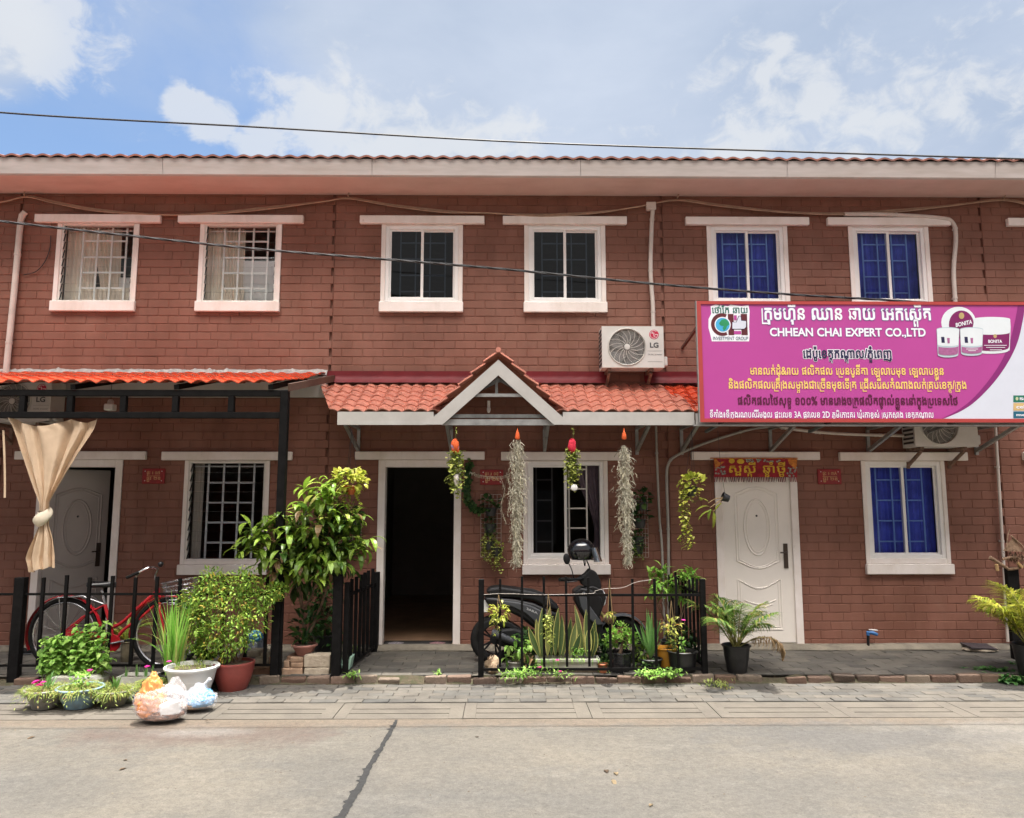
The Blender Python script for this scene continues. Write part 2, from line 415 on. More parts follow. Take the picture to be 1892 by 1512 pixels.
def layout(s, weight):
    """Khmer (and Latin) string to glyphs: (char, x, y, scale) list and total width"""
    out = []; x = 0.0; i = 0; COENG = '\u17d2'; cuts = []
    def put(ch, dx=0.0, dy=0.0, sc=1.0, advance=True):
        nonlocal x
        a = glyph(ch, weight)[3]; out.append((ch, x + dx, dy, sc))
        if advance: x += a * sc
    while i < len(s):
        ch = s[i]
        if ch == ' ': x += .32; i += 1; cuts.append(len(out)); continue
        if ch not in CONS: put(ch); i += 1; continue
        base = ch; i += 1; subs = []; marks = []
        while i < len(s):
            if s[i] == COENG and i + 1 < len(s): subs.append(s[i + 1]); i += 2
            elif '\u17b6' <= s[i] <= '\u17d1': marks.append(s[i]); i += 1
            else: break
        pre = [m for m in marks if m in '\u17be\u17bf\u17c0\u17c1\u17c2\u17c3\u17c4\u17c5']
        for m in pre: put({'\u17c2': '\u17c2', '\u17c3': '\u17c3'}.get(m, '\u17c1'))
        if '\u179a' in subs:
            out.append(('RO', x, 0, 1.0)); x += .17
        bx = x; put(base); ex = x
        for q in subs:
            if q != '\u179a':
                sw = glyph(q, weight)[3] * .62; out.append((q, (bx + ex) / 2 - sw / 2, -.36, .62))
        for m in marks:
            if m == '\u17b6' or m == '\u17c4': put('\u17b6')
            elif m == '\u17c5': put('\u17b6'); out.append(('\u17cb', x - .0, 0.02, 1.0))
            elif m == '\u17be': out.append(('\u17b8', x, 0, 1.0))
            elif m == '\u17c0': out.append(('\u17b8', x, 0, 1.0)); out.append(('TAIL', x, 0, 1)); x += .2
            elif m == '\u17bf': out.append(('\u17ba', x, 0, 1.0)); out.append(('TAIL', x, 0, 1)); x += .2
            elif m in '\u17c1\u17c2\u17c3': pass
            elif m == '\u17c7': put(m)
            elif m in '\u17bb\u17bc\u17bd': out.append((m, x, -.20 if [q for q in subs if q != '\u179a'] else 0, 1.0))
            else: out.append((m, x, .0, 1.0))
    layout.cuts = cuts
    return out, x
def text(mb, s, x0, x1, zb, ztop, Y, weight=0.0, body=0.586, lift=0.0003, word=None):
    """write s on the upright plane y = Y between x0 and x1, standing on zb, letters reaching ztop"""
    lay, w = layout(s, weight); sx = (x1 - x0) / w; sz = (ztop - zb) / body; n = 0
    if word is not None: c_ = [0] + layout.cuts + [len(lay)]; lay = lay[c_[word]:c_[word + 1]]
    for (ch, x, y, sc) in lay:
        if ch in ('RO', 'TAIL'):
            h = .055 + weight
            st = [[(.05, -.24), (.05 + h, -.24), (.05 + h, .58), (.05, .58)], [(.05, -.25), (.55, -.25), (.55, -.25 + h), (.05, -.25 + h)]] if ch == 'RO' else [[(.06, -.2), (.06 + h * 1.2, -.2), (.06 + h * 1.2, .58), (.06, .58)]]
            for q in st:
                n += 1; mb.poly([(x0 + (x + a) * sx, Y - lift * (n % 7), zb + (y + b) * sz) for a, b in q])
            continue
        vs, fs, isl, a = glyph(ch, weight)
        mb.add([(x0 + (x + p.x * sc) * sx, Y - lift * ((isl[i] + n) % 7), zb + (y + p.y * sc) * sz) for i, p in enumerate(vs)], fs); n += 1
    return mb
# ================================================================ THE SETTING
R0 = random.Random(7)
Z_PORCH, Z_PAVE, Z_ROAD = -0.06, -0.14, -0.15
Y_STEP, Y_KERB, Y_ROAD = -1.34, -2.07, -2.56

def stonemat(name, cols, rough=0.8, bump=0.4):
    m, nt, b = _princ(name); N = nt.nodes; L = nt.links
    g = N.new('ShaderNodeNewGeometry'); r = N.new('ShaderNodeValToRGB'); r.color_ramp.interpolation = 'LINEAR'
    e = r.color_ramp.elements
    for i, c in enumerate(cols):
        x = e[i] if i < 2 else e.new(1.0)
        x.position = i / (len(cols) - 1); x.color = (*c, 1)
    L.new(g.outputs['Random Per Island'], r.inputs[0])
    n1 = N.new('ShaderNodeTexNoise'); n1.inputs['Scale'].default_value = 3.2; n1.inputs['Detail'].default_value = 9; n1.inputs['Roughness'].default_value = .68; L.new(g.outputs['Position'], n1.inputs[0])
    hs = N.new('ShaderNodeHueSaturation'); mr = N.new('ShaderNodeMapRange'); mr.inputs['From Min'].default_value = .3; mr.inputs['From Max'].default_value = .7; mr.inputs['To Min'].default_value = .62; mr.inputs['To Max'].default_value = 1.25
    L.new(n1.outputs[0], mr.inputs['Value']); L.new(mr.outputs[0], hs.inputs['Value']); L.new(r.outputs[0], hs.inputs['Color'])
    L.new(hs.outputs[0], b.inputs['Base Color']); b.inputs['Roughness'].default_value = rough
    n2 = N.new('ShaderNodeTexNoise'); n2.inputs['Scale'].default_value = 55; n2.inputs['Detail'].default_value = 6; L.new(g.outputs['Position'], n2.inputs[0])
    bp = N.new('ShaderNodeBump'); bp.inputs['Strength'].default_value = bump; bp.inputs['Distance'].default_value = .008
    L.new(n2.outputs[0], bp.inputs['Height']); L.new(bp.outputs[0], b.inputs['Normal'])
    return m

def roadmat():
    m, nt, b = _princ('road_concrete'); N = nt.nodes; L = nt.links
    g = N.new('ShaderNodeNewGeometry')
    def noise(sc, det=8, ro=.6, st=(1, 1, 1), off=(0, 0, 0)):
        mp = N.new('ShaderNodeMapping'); mp.inputs['Scale'].default_value = st; mp.inputs['Location'].default_value = off; L.new(g.outputs['Position'], mp.inputs[0])
        n = N.new('ShaderNodeTexNoise'); n.inputs['Scale'].default_value = sc; n.inputs['Detail'].default_value = det; n.inputs['Roughness'].default_value = ro
        L.new(mp.outputs[0], n.inputs[0]); return n.outputs[0]
    def ramp(x, p0, c0, p1, c1):
        r = N.new('ShaderNodeValToRGB'); e = r.color_ramp.elements
        e[0].position = p0; e[0].color = (*c0, 1); e[1].position = p1; e[1].color = (*c1, 1); L.new(x, r.inputs[0]); return r.outputs[0]
    def mix(f, a, b_, mode='MIX'):
        n = N.new('ShaderNodeMix'); n.data_type = 'RGBA'; n.blend_type = mode
        if isinstance(f, float): n.inputs['Factor'].default_value = f
        else: L.new(f, n.inputs['Factor'])
        for k, x in (('A', a), ('B', b_)):
            if isinstance(x, tuple): n.inputs[k].default_value = (*x, 1)
            else: L.new(x, n.inputs[k])
        return n.outputs['Result']
    base = ramp(noise(.55, 7, .62), .36, (.098, .091, .079), .64, (.142, .126, .101))
    stain = ramp(noise(.9, 9, .72, (1, 1.9, 1), (4, 1, 0)), .50, (0, 0, 0), .70, (.75, .75, .75))
    c = mix(stain, base, (.080, .078, .073))
    pale = ramp(noise(1.7, 9, .72, (.8, 2.2, 1), (1, 7, 0)), .54, (0, 0, 0), .72, (.7, .7, .7))
    c = mix(pale, c, (.165, .152, .130))
    # reddish dust by the kerb, and a pale washed patch in it
    def spot(x, y, rx, ry):
        vm = N.new('ShaderNodeVectorMath'); vm.operation = 'SUBTRACT'; L.new(g.outputs['Position'], vm.inputs[0]); vm.inputs[1].default_value = (x, y, Z_ROAD)
        v2 = N.new('ShaderNodeVectorMath'); v2.operation = 'MULTIPLY'; L.new(vm.outputs[0], v2.inputs[0]); v2.inputs[1].default_value = (1 / rx, 1 / ry, 1)
        ln = N.new('ShaderNodeVectorMath'); ln.operation = 'LENGTH'; L.new(v2.outputs[0], ln.inputs[0])
        a = N.new('ShaderNodeMath'); a.operation = 'SUBTRACT'; a.inputs[0].default_value = 1.15; L.new(ln.outputs['Value'], a.inputs[1])
        n_ = noise(3.4, 9, .66, (1, 1, 1), (x, 0, 0)); b2 = N.new('ShaderNodeMath'); b2.operation = 'MULTIPLY_ADD'; L.new(n_, b2.inputs[0]); b2.inputs[1].default_value = 2.2; L.new(a.outputs[0], b2.inputs[2])
        mr = N.new('ShaderNodeMapRange'); mr.inputs['From Min'].default_value = 1.2; mr.inputs['From Max'].default_value = 1.9; L.new(b2.outputs[0], mr.inputs['Value']); return mr.outputs[0]
    def sc(x, k):
        n = N.new('ShaderNodeMath'); n.operation = 'MULTIPLY'; L.new(x, n.inputs[0]); n.inputs[1].default_value = k; return n.outputs[0]
    c = mix(sc(spot(-2.3, -2.98, 1.15, .36), .85), c, (.093, .068, .056))
    c = mix(sc(spot(-2.35, -2.9, .5, .17), .7), c, (.165, .152, .138))
    c = mix(sc(spot(-1.2, -2.62, 9.0, .22), .7), c, (.135, .104, .075))
    c = mix(sc(spot(5.0, -3.0, 2.0, .4), .7), c, (.175, .162, .143))
    c = mix(sc(spot(2.7, -3.1, 1.3, .5), .7), c, (.085, .082, .078))
    c = mix(sc(spot(1.2, -4.2, 2.6, .6), .55), c, (.090, .086, .078))
    c = mix(sc(spot(-3.2, -4.1, 1.3, .5), .5), c, (.092, .087, .078))
    c = mix(sc(spot(4.3, -4.4, 1.2, .5), .5), c, (.088, .085, .078))
    f = ramp(noise(24, 8, .75), .34, (.74, .74, .74), .66, (1.14, 1.14, 1.14)); gr = ramp(noise(150, 3, .6), .36, (.80, .80, .80), .62, (1.12, 1.12, 1.12)); c = mix(1.0, c, gr, 'MULTIPLY')
    c = mix(1.0, c, f, 'MULTIPLY')
    sp = ramp(noise(46, 3, .5, (1, 1, 1), (9, 3, 1)), .66, (1, 1, 1), .74, (.5, .48, .44))
    c = mix(1.0, c, sp, 'MULTIPLY')
    scr = ramp(noise(6, 7, .7, (.5, 9, 1), (2, 2, 0)), .60, (1, 1, 1), .74, (.78, .77, .76))
    c = mix(1.0, c, scr, 'MULTIPLY')
    L.new(c, b.inputs['Base Color']); b.inputs['Roughness'].default_value = .85
    bp = N.new('ShaderNodeBump'); bp.inputs['Strength'].default_value = .35; bp.inputs['Distance'].default_value = .01
    L.new(noise(35, 8, .7), bp.inputs['Height']); L.new(bp.outputs[0], b.inputs['Normal'])
    return m

M_soil = mat('earth', (.10, .075, .05), .95, .3, 30, bump=.5)
M_ground = mat('ground_earth', (.085, .076, .062), .9, .2, 1.5, bump=.3)
mb = MB(); mb.poly([(-400, -400, -.22), (400, -400, -.22), (400, 400, -.22), (-400, 400, -.22)]); struct('ground', mb, M_ground)
mb = MB(); mb.poly([(-60, -13.5, Z_ROAD), (60, -13.5, Z_ROAD), (60, Y_ROAD, Z_ROAD), (-60, Y_ROAD, Z_ROAD)]); struct('road', mb, roadmat())
# tarred crack across the road slab
pts = []
Rc = random.Random(3)
cl = [G(733, 1331, Z_ROAD), G(722, 1352, Z_ROAD), G(700, 1390, Z_ROAD), G(680, 1422, Z_ROAD), G(668, 1448, Z_ROAD), G(640, 1495, Z_ROAD), G(626, 1520, Z_ROAD), G(560, 1640, Z_ROAD), G(500, 1760, Z_ROAD)]
line = bez(cl, 14); Lf, Rt = [], []
for i, p in enumerate(line):
    w = .008 + .011 * min(1, i / 60) + Rc.random() * .012 + (.026 if Rc.random() < .14 else 0)
    w2 = .007 + .009 * min(1, i / 60) + Rc.random() * .012
    Lf.append(V((p.x - w, p.y, Z_ROAD + .004))); Rt.append(V((p.x + w2, p.y, Z_ROAD + .004)))
mb = MB()
for i in range(len(line) - 1): mb.poly([Lf[i], Lf[i + 1], Rt[i + 1], Rt[i]])
struct('road_crack', mb, mat('tar', (.018, .018, .018), .8, .2, 20))

# kerb of cast slabs, each with two long slots
M_kerb = mat('kerb_concrete', (0.115, 0.101, 0.082), .85, .22, 3.5, bump=.5, bscale=45, col2=(0.087, 0.076, 0.063), detail=9)
mb = MB(); KW = 1.075; x = -6.9 - KW * 2
def slab(mb, x0, x1):
    y0, y1, zt, zb = Y_ROAD, Y_KERB, -.1435 + R0.uniform(-.002, .002), -.2
    s0, s1 = x0 + .10, x1 - .12; ys = [y0, y0 + .15, y0 + .168, y0 + .29, y0 + .308, y1]
    mb.box(x0, s0, y0, y1, zb, zt); mb.box(s1, x1, y0, y1, zb, zt)
    for a, b in ((0, 1), (2, 3), (4, 5)): mb.box(s0 + .0015, s1 - .0015, ys[a], ys[b], zb, zt - .001)
    mb.box(s0 + .0015, s1 - .0015, ys[1] + .001, ys[4] - .001, zb, zt - .007)
k0 = G(858, 1310, -.14).x
for k in range(-7, 8): slab(mb, k0 + k * KW + .003, k0 + (k + 1) * KW - .003)
struct('kerb', mb, M_kerb)

# pavement of oblong pavers in courses
cols_p = [(0.068, 0.066, 0.061), (0.095, 0.087, 0.075), (0.112, 0.101, 0.084), (0.081, 0.078, 0.071), (0.122, 0.108, 0.089), (0.072, 0.067, 0.059)]
M_paver = stonemat('pavement_stone', cols_p)
def pave(name, x0, x1, y0, y1, z, lx, ly, m, gap=.0032, jz=.003, seed=1, col=None):
    Rp = random.Random(seed); mb = MB(); y = y0; j = 0
    while y < y1 - 1e-4:
        ye = min(y + ly, y1); x = x0 - (lx / 2 if j % 2 else 0) - Rp.random() * .02
        while x < x1:
            l = lx; dz = Rp.uniform(-jz, jz); t = Rp.uniform(-.003, .003)
            a, b, c, d = x + gap / 2, x + l - gap / 2, y + gap / 2, ye - gap / 2; e = .004
            zz = [z + dz - t, z + dz + t, z + dz + t, z + dz - t]
            base = [(a, c), (b, c), (b, d), (a, d)]; top = [(a + e, c + e), (b - e, c + e), (b - e, d - e), (a + e, d - e)]
            mb.add([(p[0], p[1], z - .03) for p in base] + [(base[i][0], base[i][1], zz[i] - e) for i in range(4)] + [(top[i][0], top[i][1], zz[i]) for i in range(4)],
                   [(0, 1, 5, 4), (1, 2, 6, 5), (2, 3, 7, 6), (3, 0, 4, 7), (4, 5, 9, 8), (5, 6, 10, 9), (6, 7, 11, 10), (7, 4, 8, 11), (8, 9, 10, 11)])
            x += l
        y = ye; j += 1
    return struct(name, mb, m)
pave('pavement', -9, 9.5, Y_KERB + .005, Y_STEP - .06, Z_PAVE + .005, .235, .107, M_paver, seed=2)
mb = MB(); mb.box(-9, 9.5, Y_KERB + .004, Y_STEP - .055, -.2, Z_PAVE - .008); struct('pavement_bed', mb, mat('sand_joint', (.080, .072, .058), .95, .3, 14))
M_porch = stonemat('porch_stone', [(0.056, 0.051, 0.044), (0.085, 0.078, 0.065), (0.107, 0.096, 0.078), (0.071, 0.065, 0.055), (0.120, 0.106, 0.084)])
pave('porch_paving', -9, 9.5, Y_STEP + .0, -.13, Z_PORCH, .30, .15, M_porch, seed=5, gap=.004)
mb = MB(); mb.box(-9, 9.5, Y_STEP + .002, 0.0, -.2, Z_PORCH - .012); struct('porch_bed', mb, M_soil)
# concrete footing along the walls
mb = MB(); mb.grid(lambda s, t: (-9 + 18.5 * s, -.145 + .145 * t + .012 * math.sin(s * 90) * (1 - t), -.052 + .048 * min(1, t * 4) + .003 * math.sin(s * 61)), 160, 6)
mb.poly([(-9, -.145, -.052), (-9, -.145, -.07), (9.5, -.145, -.07), (9.5, -.145, -.052)])
struct('footing', mb, mat('footing_concrete', (.20, .175, .135), .9, .25, 5, bump=.6, detail=9, col2=(.13, .115, .09)), smooth=True)
# row of old edging bricks along the step, sunk in earth, worn and uneven
mb = MB(); x = -9; Re = random.Random(4)
while x < 9.5:
    l = .21 + Re.random() * .05; dz = Re.uniform(-.022, .004); h_ = .085
    if Re.random() > .10:
        n0 = len(mb.v); mb.obox((x + l / 2, Y_STEP - .03 + Re.uniform(-.010, .010), -.10 + dz), (l - Re.uniform(.004, .02), .075, h_), Rz(Re.uniform(-.06, .06)) @ Rx(Re.uniform(-.12, .12)) @ Ry(Re.uniform(-.04, .04)))
        mb.v[n0:] = [(a + Re.uniform(-.008, .008), b + Re.uniform(-.008, .008), c + Re.uniform(-.008, .008)) for a, b, c in mb.v[n0:]]
    x += l
struct('edging', mb, stonemat('edging_brick', [(0.080, 0.044, 0.030), (0.136, 0.084, 0.056), (0.176, 0.136, 0.100), (0.060, 0.040, 0.027), (0.152, 0.096, 0.068), (0.208, 0.168, 0.128)], bump=1.0), bevel=.014, seg=2)
mb = MB(); mb.grid(lambda s, t: (-9 + 18.5 * s, Y_STEP - .075 + .07 * t, -.135 + .055 * t + .018 * math.sin(s * 211 + 3 * math.sin(s * 67)) * (.3 + t * .7)), 420, 4); struct('edging_bed', mb, mat('mossy_earth', (0.068, 0.052, 0.032), .95, .35, 16, bump=.8, col2=(0.040, 0.044, 0.018), detail=9), smooth=True)

# ================================================================ THE TERRACE
M_brick = mat('brick_paint', (.212, .093, .065), .62, .10, 1.6, bump=.35, bscale=70, spec=.35, col2=(.165, .068, .044), detail=10, streak=(1.4, 1.4, .55), island=.06)
def weather(m, dust, amount, scale, st=(1, 1, .6), lo=.52, hi=.72):
    nt = m.node_tree; N = nt.nodes; L = nt.links; b = N['Principled BSDF']; src = b.inputs['Base Color'].links[0].from_socket
    g = N.new('ShaderNodeNewGeometry'); mp = N.new('ShaderNodeMapping'); mp.inputs['Scale'].default_value = st; mp.inputs['Location'].default_value = (3, 1, 2); L.new(g.outputs['Position'], mp.inputs[0])
    n = N.new('ShaderNodeTexNoise'); n.inputs['Scale'].default_value = scale; n.inputs['Detail'].default_value = 9; n.inputs['Roughness'].default_value = .7; L.new(mp.outputs[0], n.inputs[0])
    mr = N.new('ShaderNodeMapRange'); mr.inputs['From Min'].default_value = lo; mr.inputs['From Max'].default_value = hi; mr.inputs['To Max'].default_value = amount; L.new(n.outputs[0], mr.inputs['Value'])
    mx = N.new('ShaderNodeMix'); mx.data_type = 'RGBA'; L.new(mr.outputs[0], mx.inputs['Factor']); L.new(src, mx.inputs['A']); mx.inputs['B'].default_value = (*dust, 1); L.new(mx.outputs['Result'], b.inputs['Base Color'])
weather(M_brick, (.26, .15, .11), .45, 1.1); weather(M_brick, (.12, .05, .035), .55, 2.3, (1, 1, .35)); weather(M_brick, (.33, .24, .19), .5, 7.0, (1, 1, 1), .66, .76)
M_white = mat('white_paint', (.80, .74, .71), .55, .06, 3.0, bump=.12, bscale=50, col2=(.70, .63, .57), detail=8)
weather(M_white, (.50, .42, .35), .5, 3.0, (1, 1, .3), .5, .75); weather(M_white, (.42, .33, .26), .5, 14.0, (1, 1, .5), .64, .74)
M_fascia = mat('gutter_paint', (.50, .45, .43), .5, .05, 2.0, streak=(.8, .8, 6), col2=(.41, .365, .34))
M_soffit = mat('soffit_paint', (.62, .46, .41), .6, .06, 2.0, col2=(.57, .41, .36))
weather(M_fascia, (.34, .27, .22), .5, 2.0, (.35, 1, 2.2), .5, .75); weather(M_soffit, (.42, .26, .21), .4, 2.0, (.5, 2, 1), .5, .75)
M_roof = mat('roof_tile', (.30, .11, .075), .45, .15, 4.0, col2=(.20, .08, .06))
M_alu = mat('white_aluminium', (.80, .78, .76), .35, .03, 6.0)
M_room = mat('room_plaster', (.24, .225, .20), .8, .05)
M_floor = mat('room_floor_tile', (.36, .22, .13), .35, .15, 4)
M_grille = mat('window_bars', (.72, .69, .64), .45, .05)
M_louvre_bar = mat('white_louvre_bars', (.88, .86, .82), .45, .04)
M_gblue = mat('blue_tint_bars', (.20, .36, .70), .45, .05)
M_gdark = mat('dim_bars', (.45, .47, .48), .5, .05)
GL_clear = glassmat('clear_glass', (.93, .94, .94), 1.22)
GL_dark = glassmat('tinted_glass', (.34, .40, .46), 1.46)
GL_blue = glassmat('blue_glass', (.82, .86, .97), 1.32)
GL_low = glassmat('clear_dark_glass', (.86, .88, .9), 1.2)
GL_half = glassmat('smoked_glass', (.22, .23, .25), 1.2)
M_blue = mat('blue_curtain', (.085, .125, .60), .75, .22, 3)
M_beige = mat('beige_lining', (.86, .76, .64), .85, .06, 5)
M_purple = mat('mauve_curtain', (.16, .12, .15), .7, .15, 6)
M_paper = mat('white_board', (.75, .74, .72), .7, .03)
M_dark = mat('black_enamel', (.012, .012, .013), .38, .3, 20)

CB = .1015                     # one course of bricks
def brick_wall(mb, x0, x1, z0, z1, ops, seed, gapL=None):
    """painted brick skin between x0 and x1: every brick stands 5 mm proud of its joints; ops are the openings"""
    R = random.Random(seed)
    bx0, bx1 = x0 + .017, x1 - .017
    xs = sorted({bx0, bx1, *[o[0] for o in ops], *[o[1] for o in ops]}); zs = sorted({z0, z1, *[o[2] for o in ops], *[o[3] for o in ops]})
    inside = lambda x, z: any(o[0] < x < o[1] and o[2] < z < o[3] for o in ops)
    for i in range(len(xs) - 1):
        for j in range(len(zs) - 1):
            if not inside((xs[i] + xs[i + 1]) / 2, (zs[j] + zs[j + 1]) / 2):
                for y in (.006, .2):
                    q = [(xs[i], y, zs[j]), (xs[i + 1], y, zs[j]), (xs[i + 1], y, zs[j + 1]), (xs[i], y, zs[j + 1])]
                    mb.poly(q if y < .1 else q[::-1])
    for (a, b, c, d) in ops:
        for q in ([(a, c), (a, d)], [(b, d), (b, c)], [(a, d), (b, d)], [(b, c), (a, c)]):
            (p0, q0), (p1, q1) = q; mb.poly([(p0, -.004, q0), (p1, -.004, q1), (p1, .2, q1), (p0, .2, q0)])
    mb.poly([(bx0, .006, z0), (bx0, .006, z1), (bx0, .2, z1), (bx0, .2, z0)]); mb.poly([(bx1, .006, z0), (bx1, .2, z0), (bx1, .2, z1), (bx1, .006, z1)])
    k = 0; z = z0
    while z < z1 - .01:
        zt = min(z + CB, z1); segs = []
        ends = (x0 + (.018 if k % 2 else .017), x1 - (.017 if k % 2 == 0 else -.0165))
        x = ends[0]; first = True
        while x < ends[1] - .005:
            l = (.125 if (k % 2 == 0) == first and first else .25) * R.uniform(.97, 1.03)
            if R.random() < .07: l = .25 * 2
            first = False; xe = min(x + l, ends[1])
            if ends[1] - xe < .06: xe = ends[1]
            segs.append((x, xe)); x = xe
        for (a, b) in segs:
            pieces = [(a, b, False, False)]
            for (o0, o1, o2, o3) in ops:
                if zt > o2 + .01 and z < o3 - .01:
                    np_ = []
                    for (p, q, l0, l1) in pieces:
                        if q <= o0 or p >= o1: np_.append((p, q, l0, l1)); continue
                        if p < o0: np_.append((p, o0, l0, True))
                        if q > o1: np_.append((o1, q, True, l1))
                    pieces = np_
            for (p, q, l0, l1) in pieces:
                if q - p < .012: continue
                g = R.uniform(.0022, .0042) if R.random() > .12 else .001
                gz = R.uniform(.0026, .004) if R.random() > .06 else .0012
                e = .0045; y = R.uniform(-.0015, .0015)
                a1, b1 = p + (0 if l0 else g), q - (0 if l1 else g); c1, d1 = z + gz, zt - gz
                ea, eb = (0 if l0 else e), (0 if l1 else e)
                wob = [R.uniform(-.0012, .0012) for _ in range(4)]
                mb.add([(a1, .0062, c1), (b1, .0062, c1), (b1, .0062, d1), (a1, .0062, d1), (a1 + ea, y, c1 + e + wob[0]), (b1 - eb, y, c1 + e + wob[1]), (b1 - eb, y, d1 - e + wob[2]), (a1 + ea, y, d1 - e + wob[3])],
                       [(0, 1, 5, 4), (1, 2, 6, 5), (2, 3, 7, 6), (3, 0, 4, 7), (4, 5, 6, 7)])
        z = zt; k += 1

Z_WALL = 5.52
def pleats(mb, x0, x1, z0, z1, y, n, amp, R, pinch=None):
    """hanging cloth in folds; pinch = (x, z, f) draws it in towards a tie"""
    ph = R.random() * 6
    def fn(s, t):
        z = z1 + (z0 - z1) * t; x = x0 + (x1 - x0) * s
        if pinch:
            px, pz, f = pinch; k = math.exp(-((z - pz) / .55) ** 2); x = x + (px - x) * f * k
        return (x, y + amp * math.sin(ph + s * n * 6.283 + .6 * math.sin(s * 17)) + .4 * amp * math.sin(3 * ph + s * n * 14), z)
    mb.grid(fn, n * 10, 14)

def win_trim(house, x0, x1, z0, z1, lintel=True, surround=.055, y=-.018, sill_h=.115, sill_over=.01, low=False):
    """plaster surround, lintel and sill: returns the window part"""
    mb = MB(); s = surround
    mb.box(x0, x0 + s, y, .10, z0, z1); mb.box(x1 - s, x1, y, .10, z0, z1); mb.box(x0 + s, x1 - s, y, .10, z1 - .012, z1)
    if low: mb.box(x0 + s, x1 - s, y, .10, z0, z0 + .062)
    w = part('window', mb, M_white, house, bevel=.004)
    xm = (x0 + x1) / 2
    mb = MB(); mb.box(xm - .772, xm + .772, -.06, .0, z1 + .002, z1 + .103); part('lintel', mb, M_white, w, bevel=.006)
    mb = MB(); mb.box(x0 - sill_over, x1 + sill_over - .0, -.055 if low else -.05, .0, z0 - sill_h, z0 - .002)
    part('sill', mb, M_white, w, bevel=.006)
    return w
def bars(mb, x0, x1, z0, z1, xs, zs, y, t=.014):
    for x in xs: mb.box(x - t / 2, x + t / 2, y, y + .012, z0, z1)
    for (a, b, z) in zs: mb.box(a, b, y + .0125, y + .02, z - t / 2, z + t / 2)
def slider(w, x0, x1, z0, z1, glass, grille, curtain, R, low=False, open_right=False):
    """two-leaf sliding window: frame, sashes with panes, bars behind, curtain behind the bars"""
    f = .045; mb = MB(); y0, y1 = -.006, .07
    mb.box(x0, x0 + f, y0, y1, z0, z1); mb.box(x1 - f, x1, y0, y1, z0, z1); mb.box(x0 + f, x1 - f, y0, y1, z1 - f, z1); mb.box(x0 + f, x1 - f, y0, y1, z0, z0 + f)
    part('frame', mb, M_alu, w, bevel=.003)
    xm = (x0 + x1) / 2; t = .034
    for k, (a, b, y) in enumerate([(x0 + f - .01, xm + .018, .012), (xm - .018, x1 - f + .01, .036)]):
        if open_right and k == 1: continue
        mb = MB(); mb.box(a, a + t, y, y + .022, z0 + f - .01, z1 - f + .01); mb.box(b - t, b, y, y + .022, z0 + f - .01, z1 - f + .01)
        mb.box(a + t, b - t, y, y + .022, z1 - f - t + .012, z1 - f + .01); mb.box(a + t, b - t, y, y + .022, z0 + f - .01, z0 + f + t - .012)
        part('sash', mb, M_alu, w, bevel=.003)
        mb = MB(); mb.poly([(a + t, y + .011, z0 + f), (b - t, y + .011, z0 + f), (b - t, y + .011, z1 - f), (a + t, y + .011, z1 - f)])
        part('pane', mb, glass, w)
    mb = MB(); wd = x1 - x0; h = z1 - z0; n = 5
    xs = [x0 + wd * q for q in (.19, .40, .60, .81)]; zs = [z0 + h * (.17 + .215 * i) for i in range(4)]
    if not open_right:
        bars(mb, x0, x1, z0 + f, z1 - f, xs, [(xs[0], xs[1], z) for z in zs] + [(xs[2], xs[3], z) for z in zs] + [(xs[1], xs[2], z) for z in zs], .105, .017)
    else:
        xs = [x0 + wd * q for q in (.12, .33, .555, .79)]
        bars(mb, x0, x1, z0 + f, z1 - f, xs, [(xs[2] - .04, xs[3], z) for z in [z0 + h * (.105 + .205 * i) for i in range(5)]] + [(xs[0], xs[1], z) for z in zs], .105, .018)
    part('grille', mb, grille, w)
    if curtain == 'blue':
        mb = MB(); pleats(mb, x0 + .03, x1 - .03, z0 + .02, z1 - .02, .155, 9, .014, R); part('curtain', mb, M_blue, w, smooth=True)
    elif curtain == 'half':
        mb = MB(); pleats(mb, x1 - .36, x1 - .04, z0 - .1, z1 - .02, .165, 5, .012, R, pinch=(x1 - .03, z0 + .30, .8)); part('curtain', mb, M_purple, w, smooth=True)
def louvre(w, x0, x1, z0, z1, R, low=False, n=9):
    """glass louvre window: tilted blades in side channels, bars and curtain behind"""
    mb = MB()
    mb.box(x0, x0 + .022, .0, .05, z0, z1); mb.box(x1 - .022, x1, .0, .05, z0, z1); mb.box(x0 + .022, x1 - .022, .0, .05, z1 - .02, z1); mb.box(x0 + .022, x1 - .022, .0, .05, z0, z0 + .018)
    part('frame', mb, M_grille, w)
    h = (z1 - z0 - .03) / n; mb = MB(); tilt = rad(34 if low else 18)
    for i in range(n):
        zc = z0 + .02 + h * (i + .5); R_ = Rx(-tilt)
        L_ = h * 1.12
        mb.obox(((x0 + x1) / 2, .018, zc), (x1 - x0 - .06, .005, L_), Rx(-tilt))
    part('louvre_glass', mb, GL_low if low else GL_clear, w)
    for xx in (x0 + .026, x1 - .026):
        mk2 = MB()
        for i in range(n): mk2.obox((xx, .018, z0 + .02 + h * (i + .5)), (.008, .01, h * 1.05), Rx(-tilt))
        part('louvre_clip', mk2, M_dark, w)
    mb = MB(); wd = x1 - x0; hh = z1 - z0
    xs = [x0 + wd * q for q in ((.22, .42, .62, .82) if low else (.24, .44, .64, .84))]
    m = 4 if low else 4
    zs = [z0 + hh * q for q in ((.19, .39, .59, .79) if low else (.20, .40, .60, .81))]
    bars(mb, x0, x1, z0 + .02, z1 - .02, xs, [(xs[0] if i % 2 or not low else xs[0], xs[3], z) for i, z in enumerate(zs)], .085, .022)
    mb.box(x0 + .02, x1 - .02, .108, .118, z1 - .06, z1 - .045)
    part('grille', mb, M_louvre_bar, w)
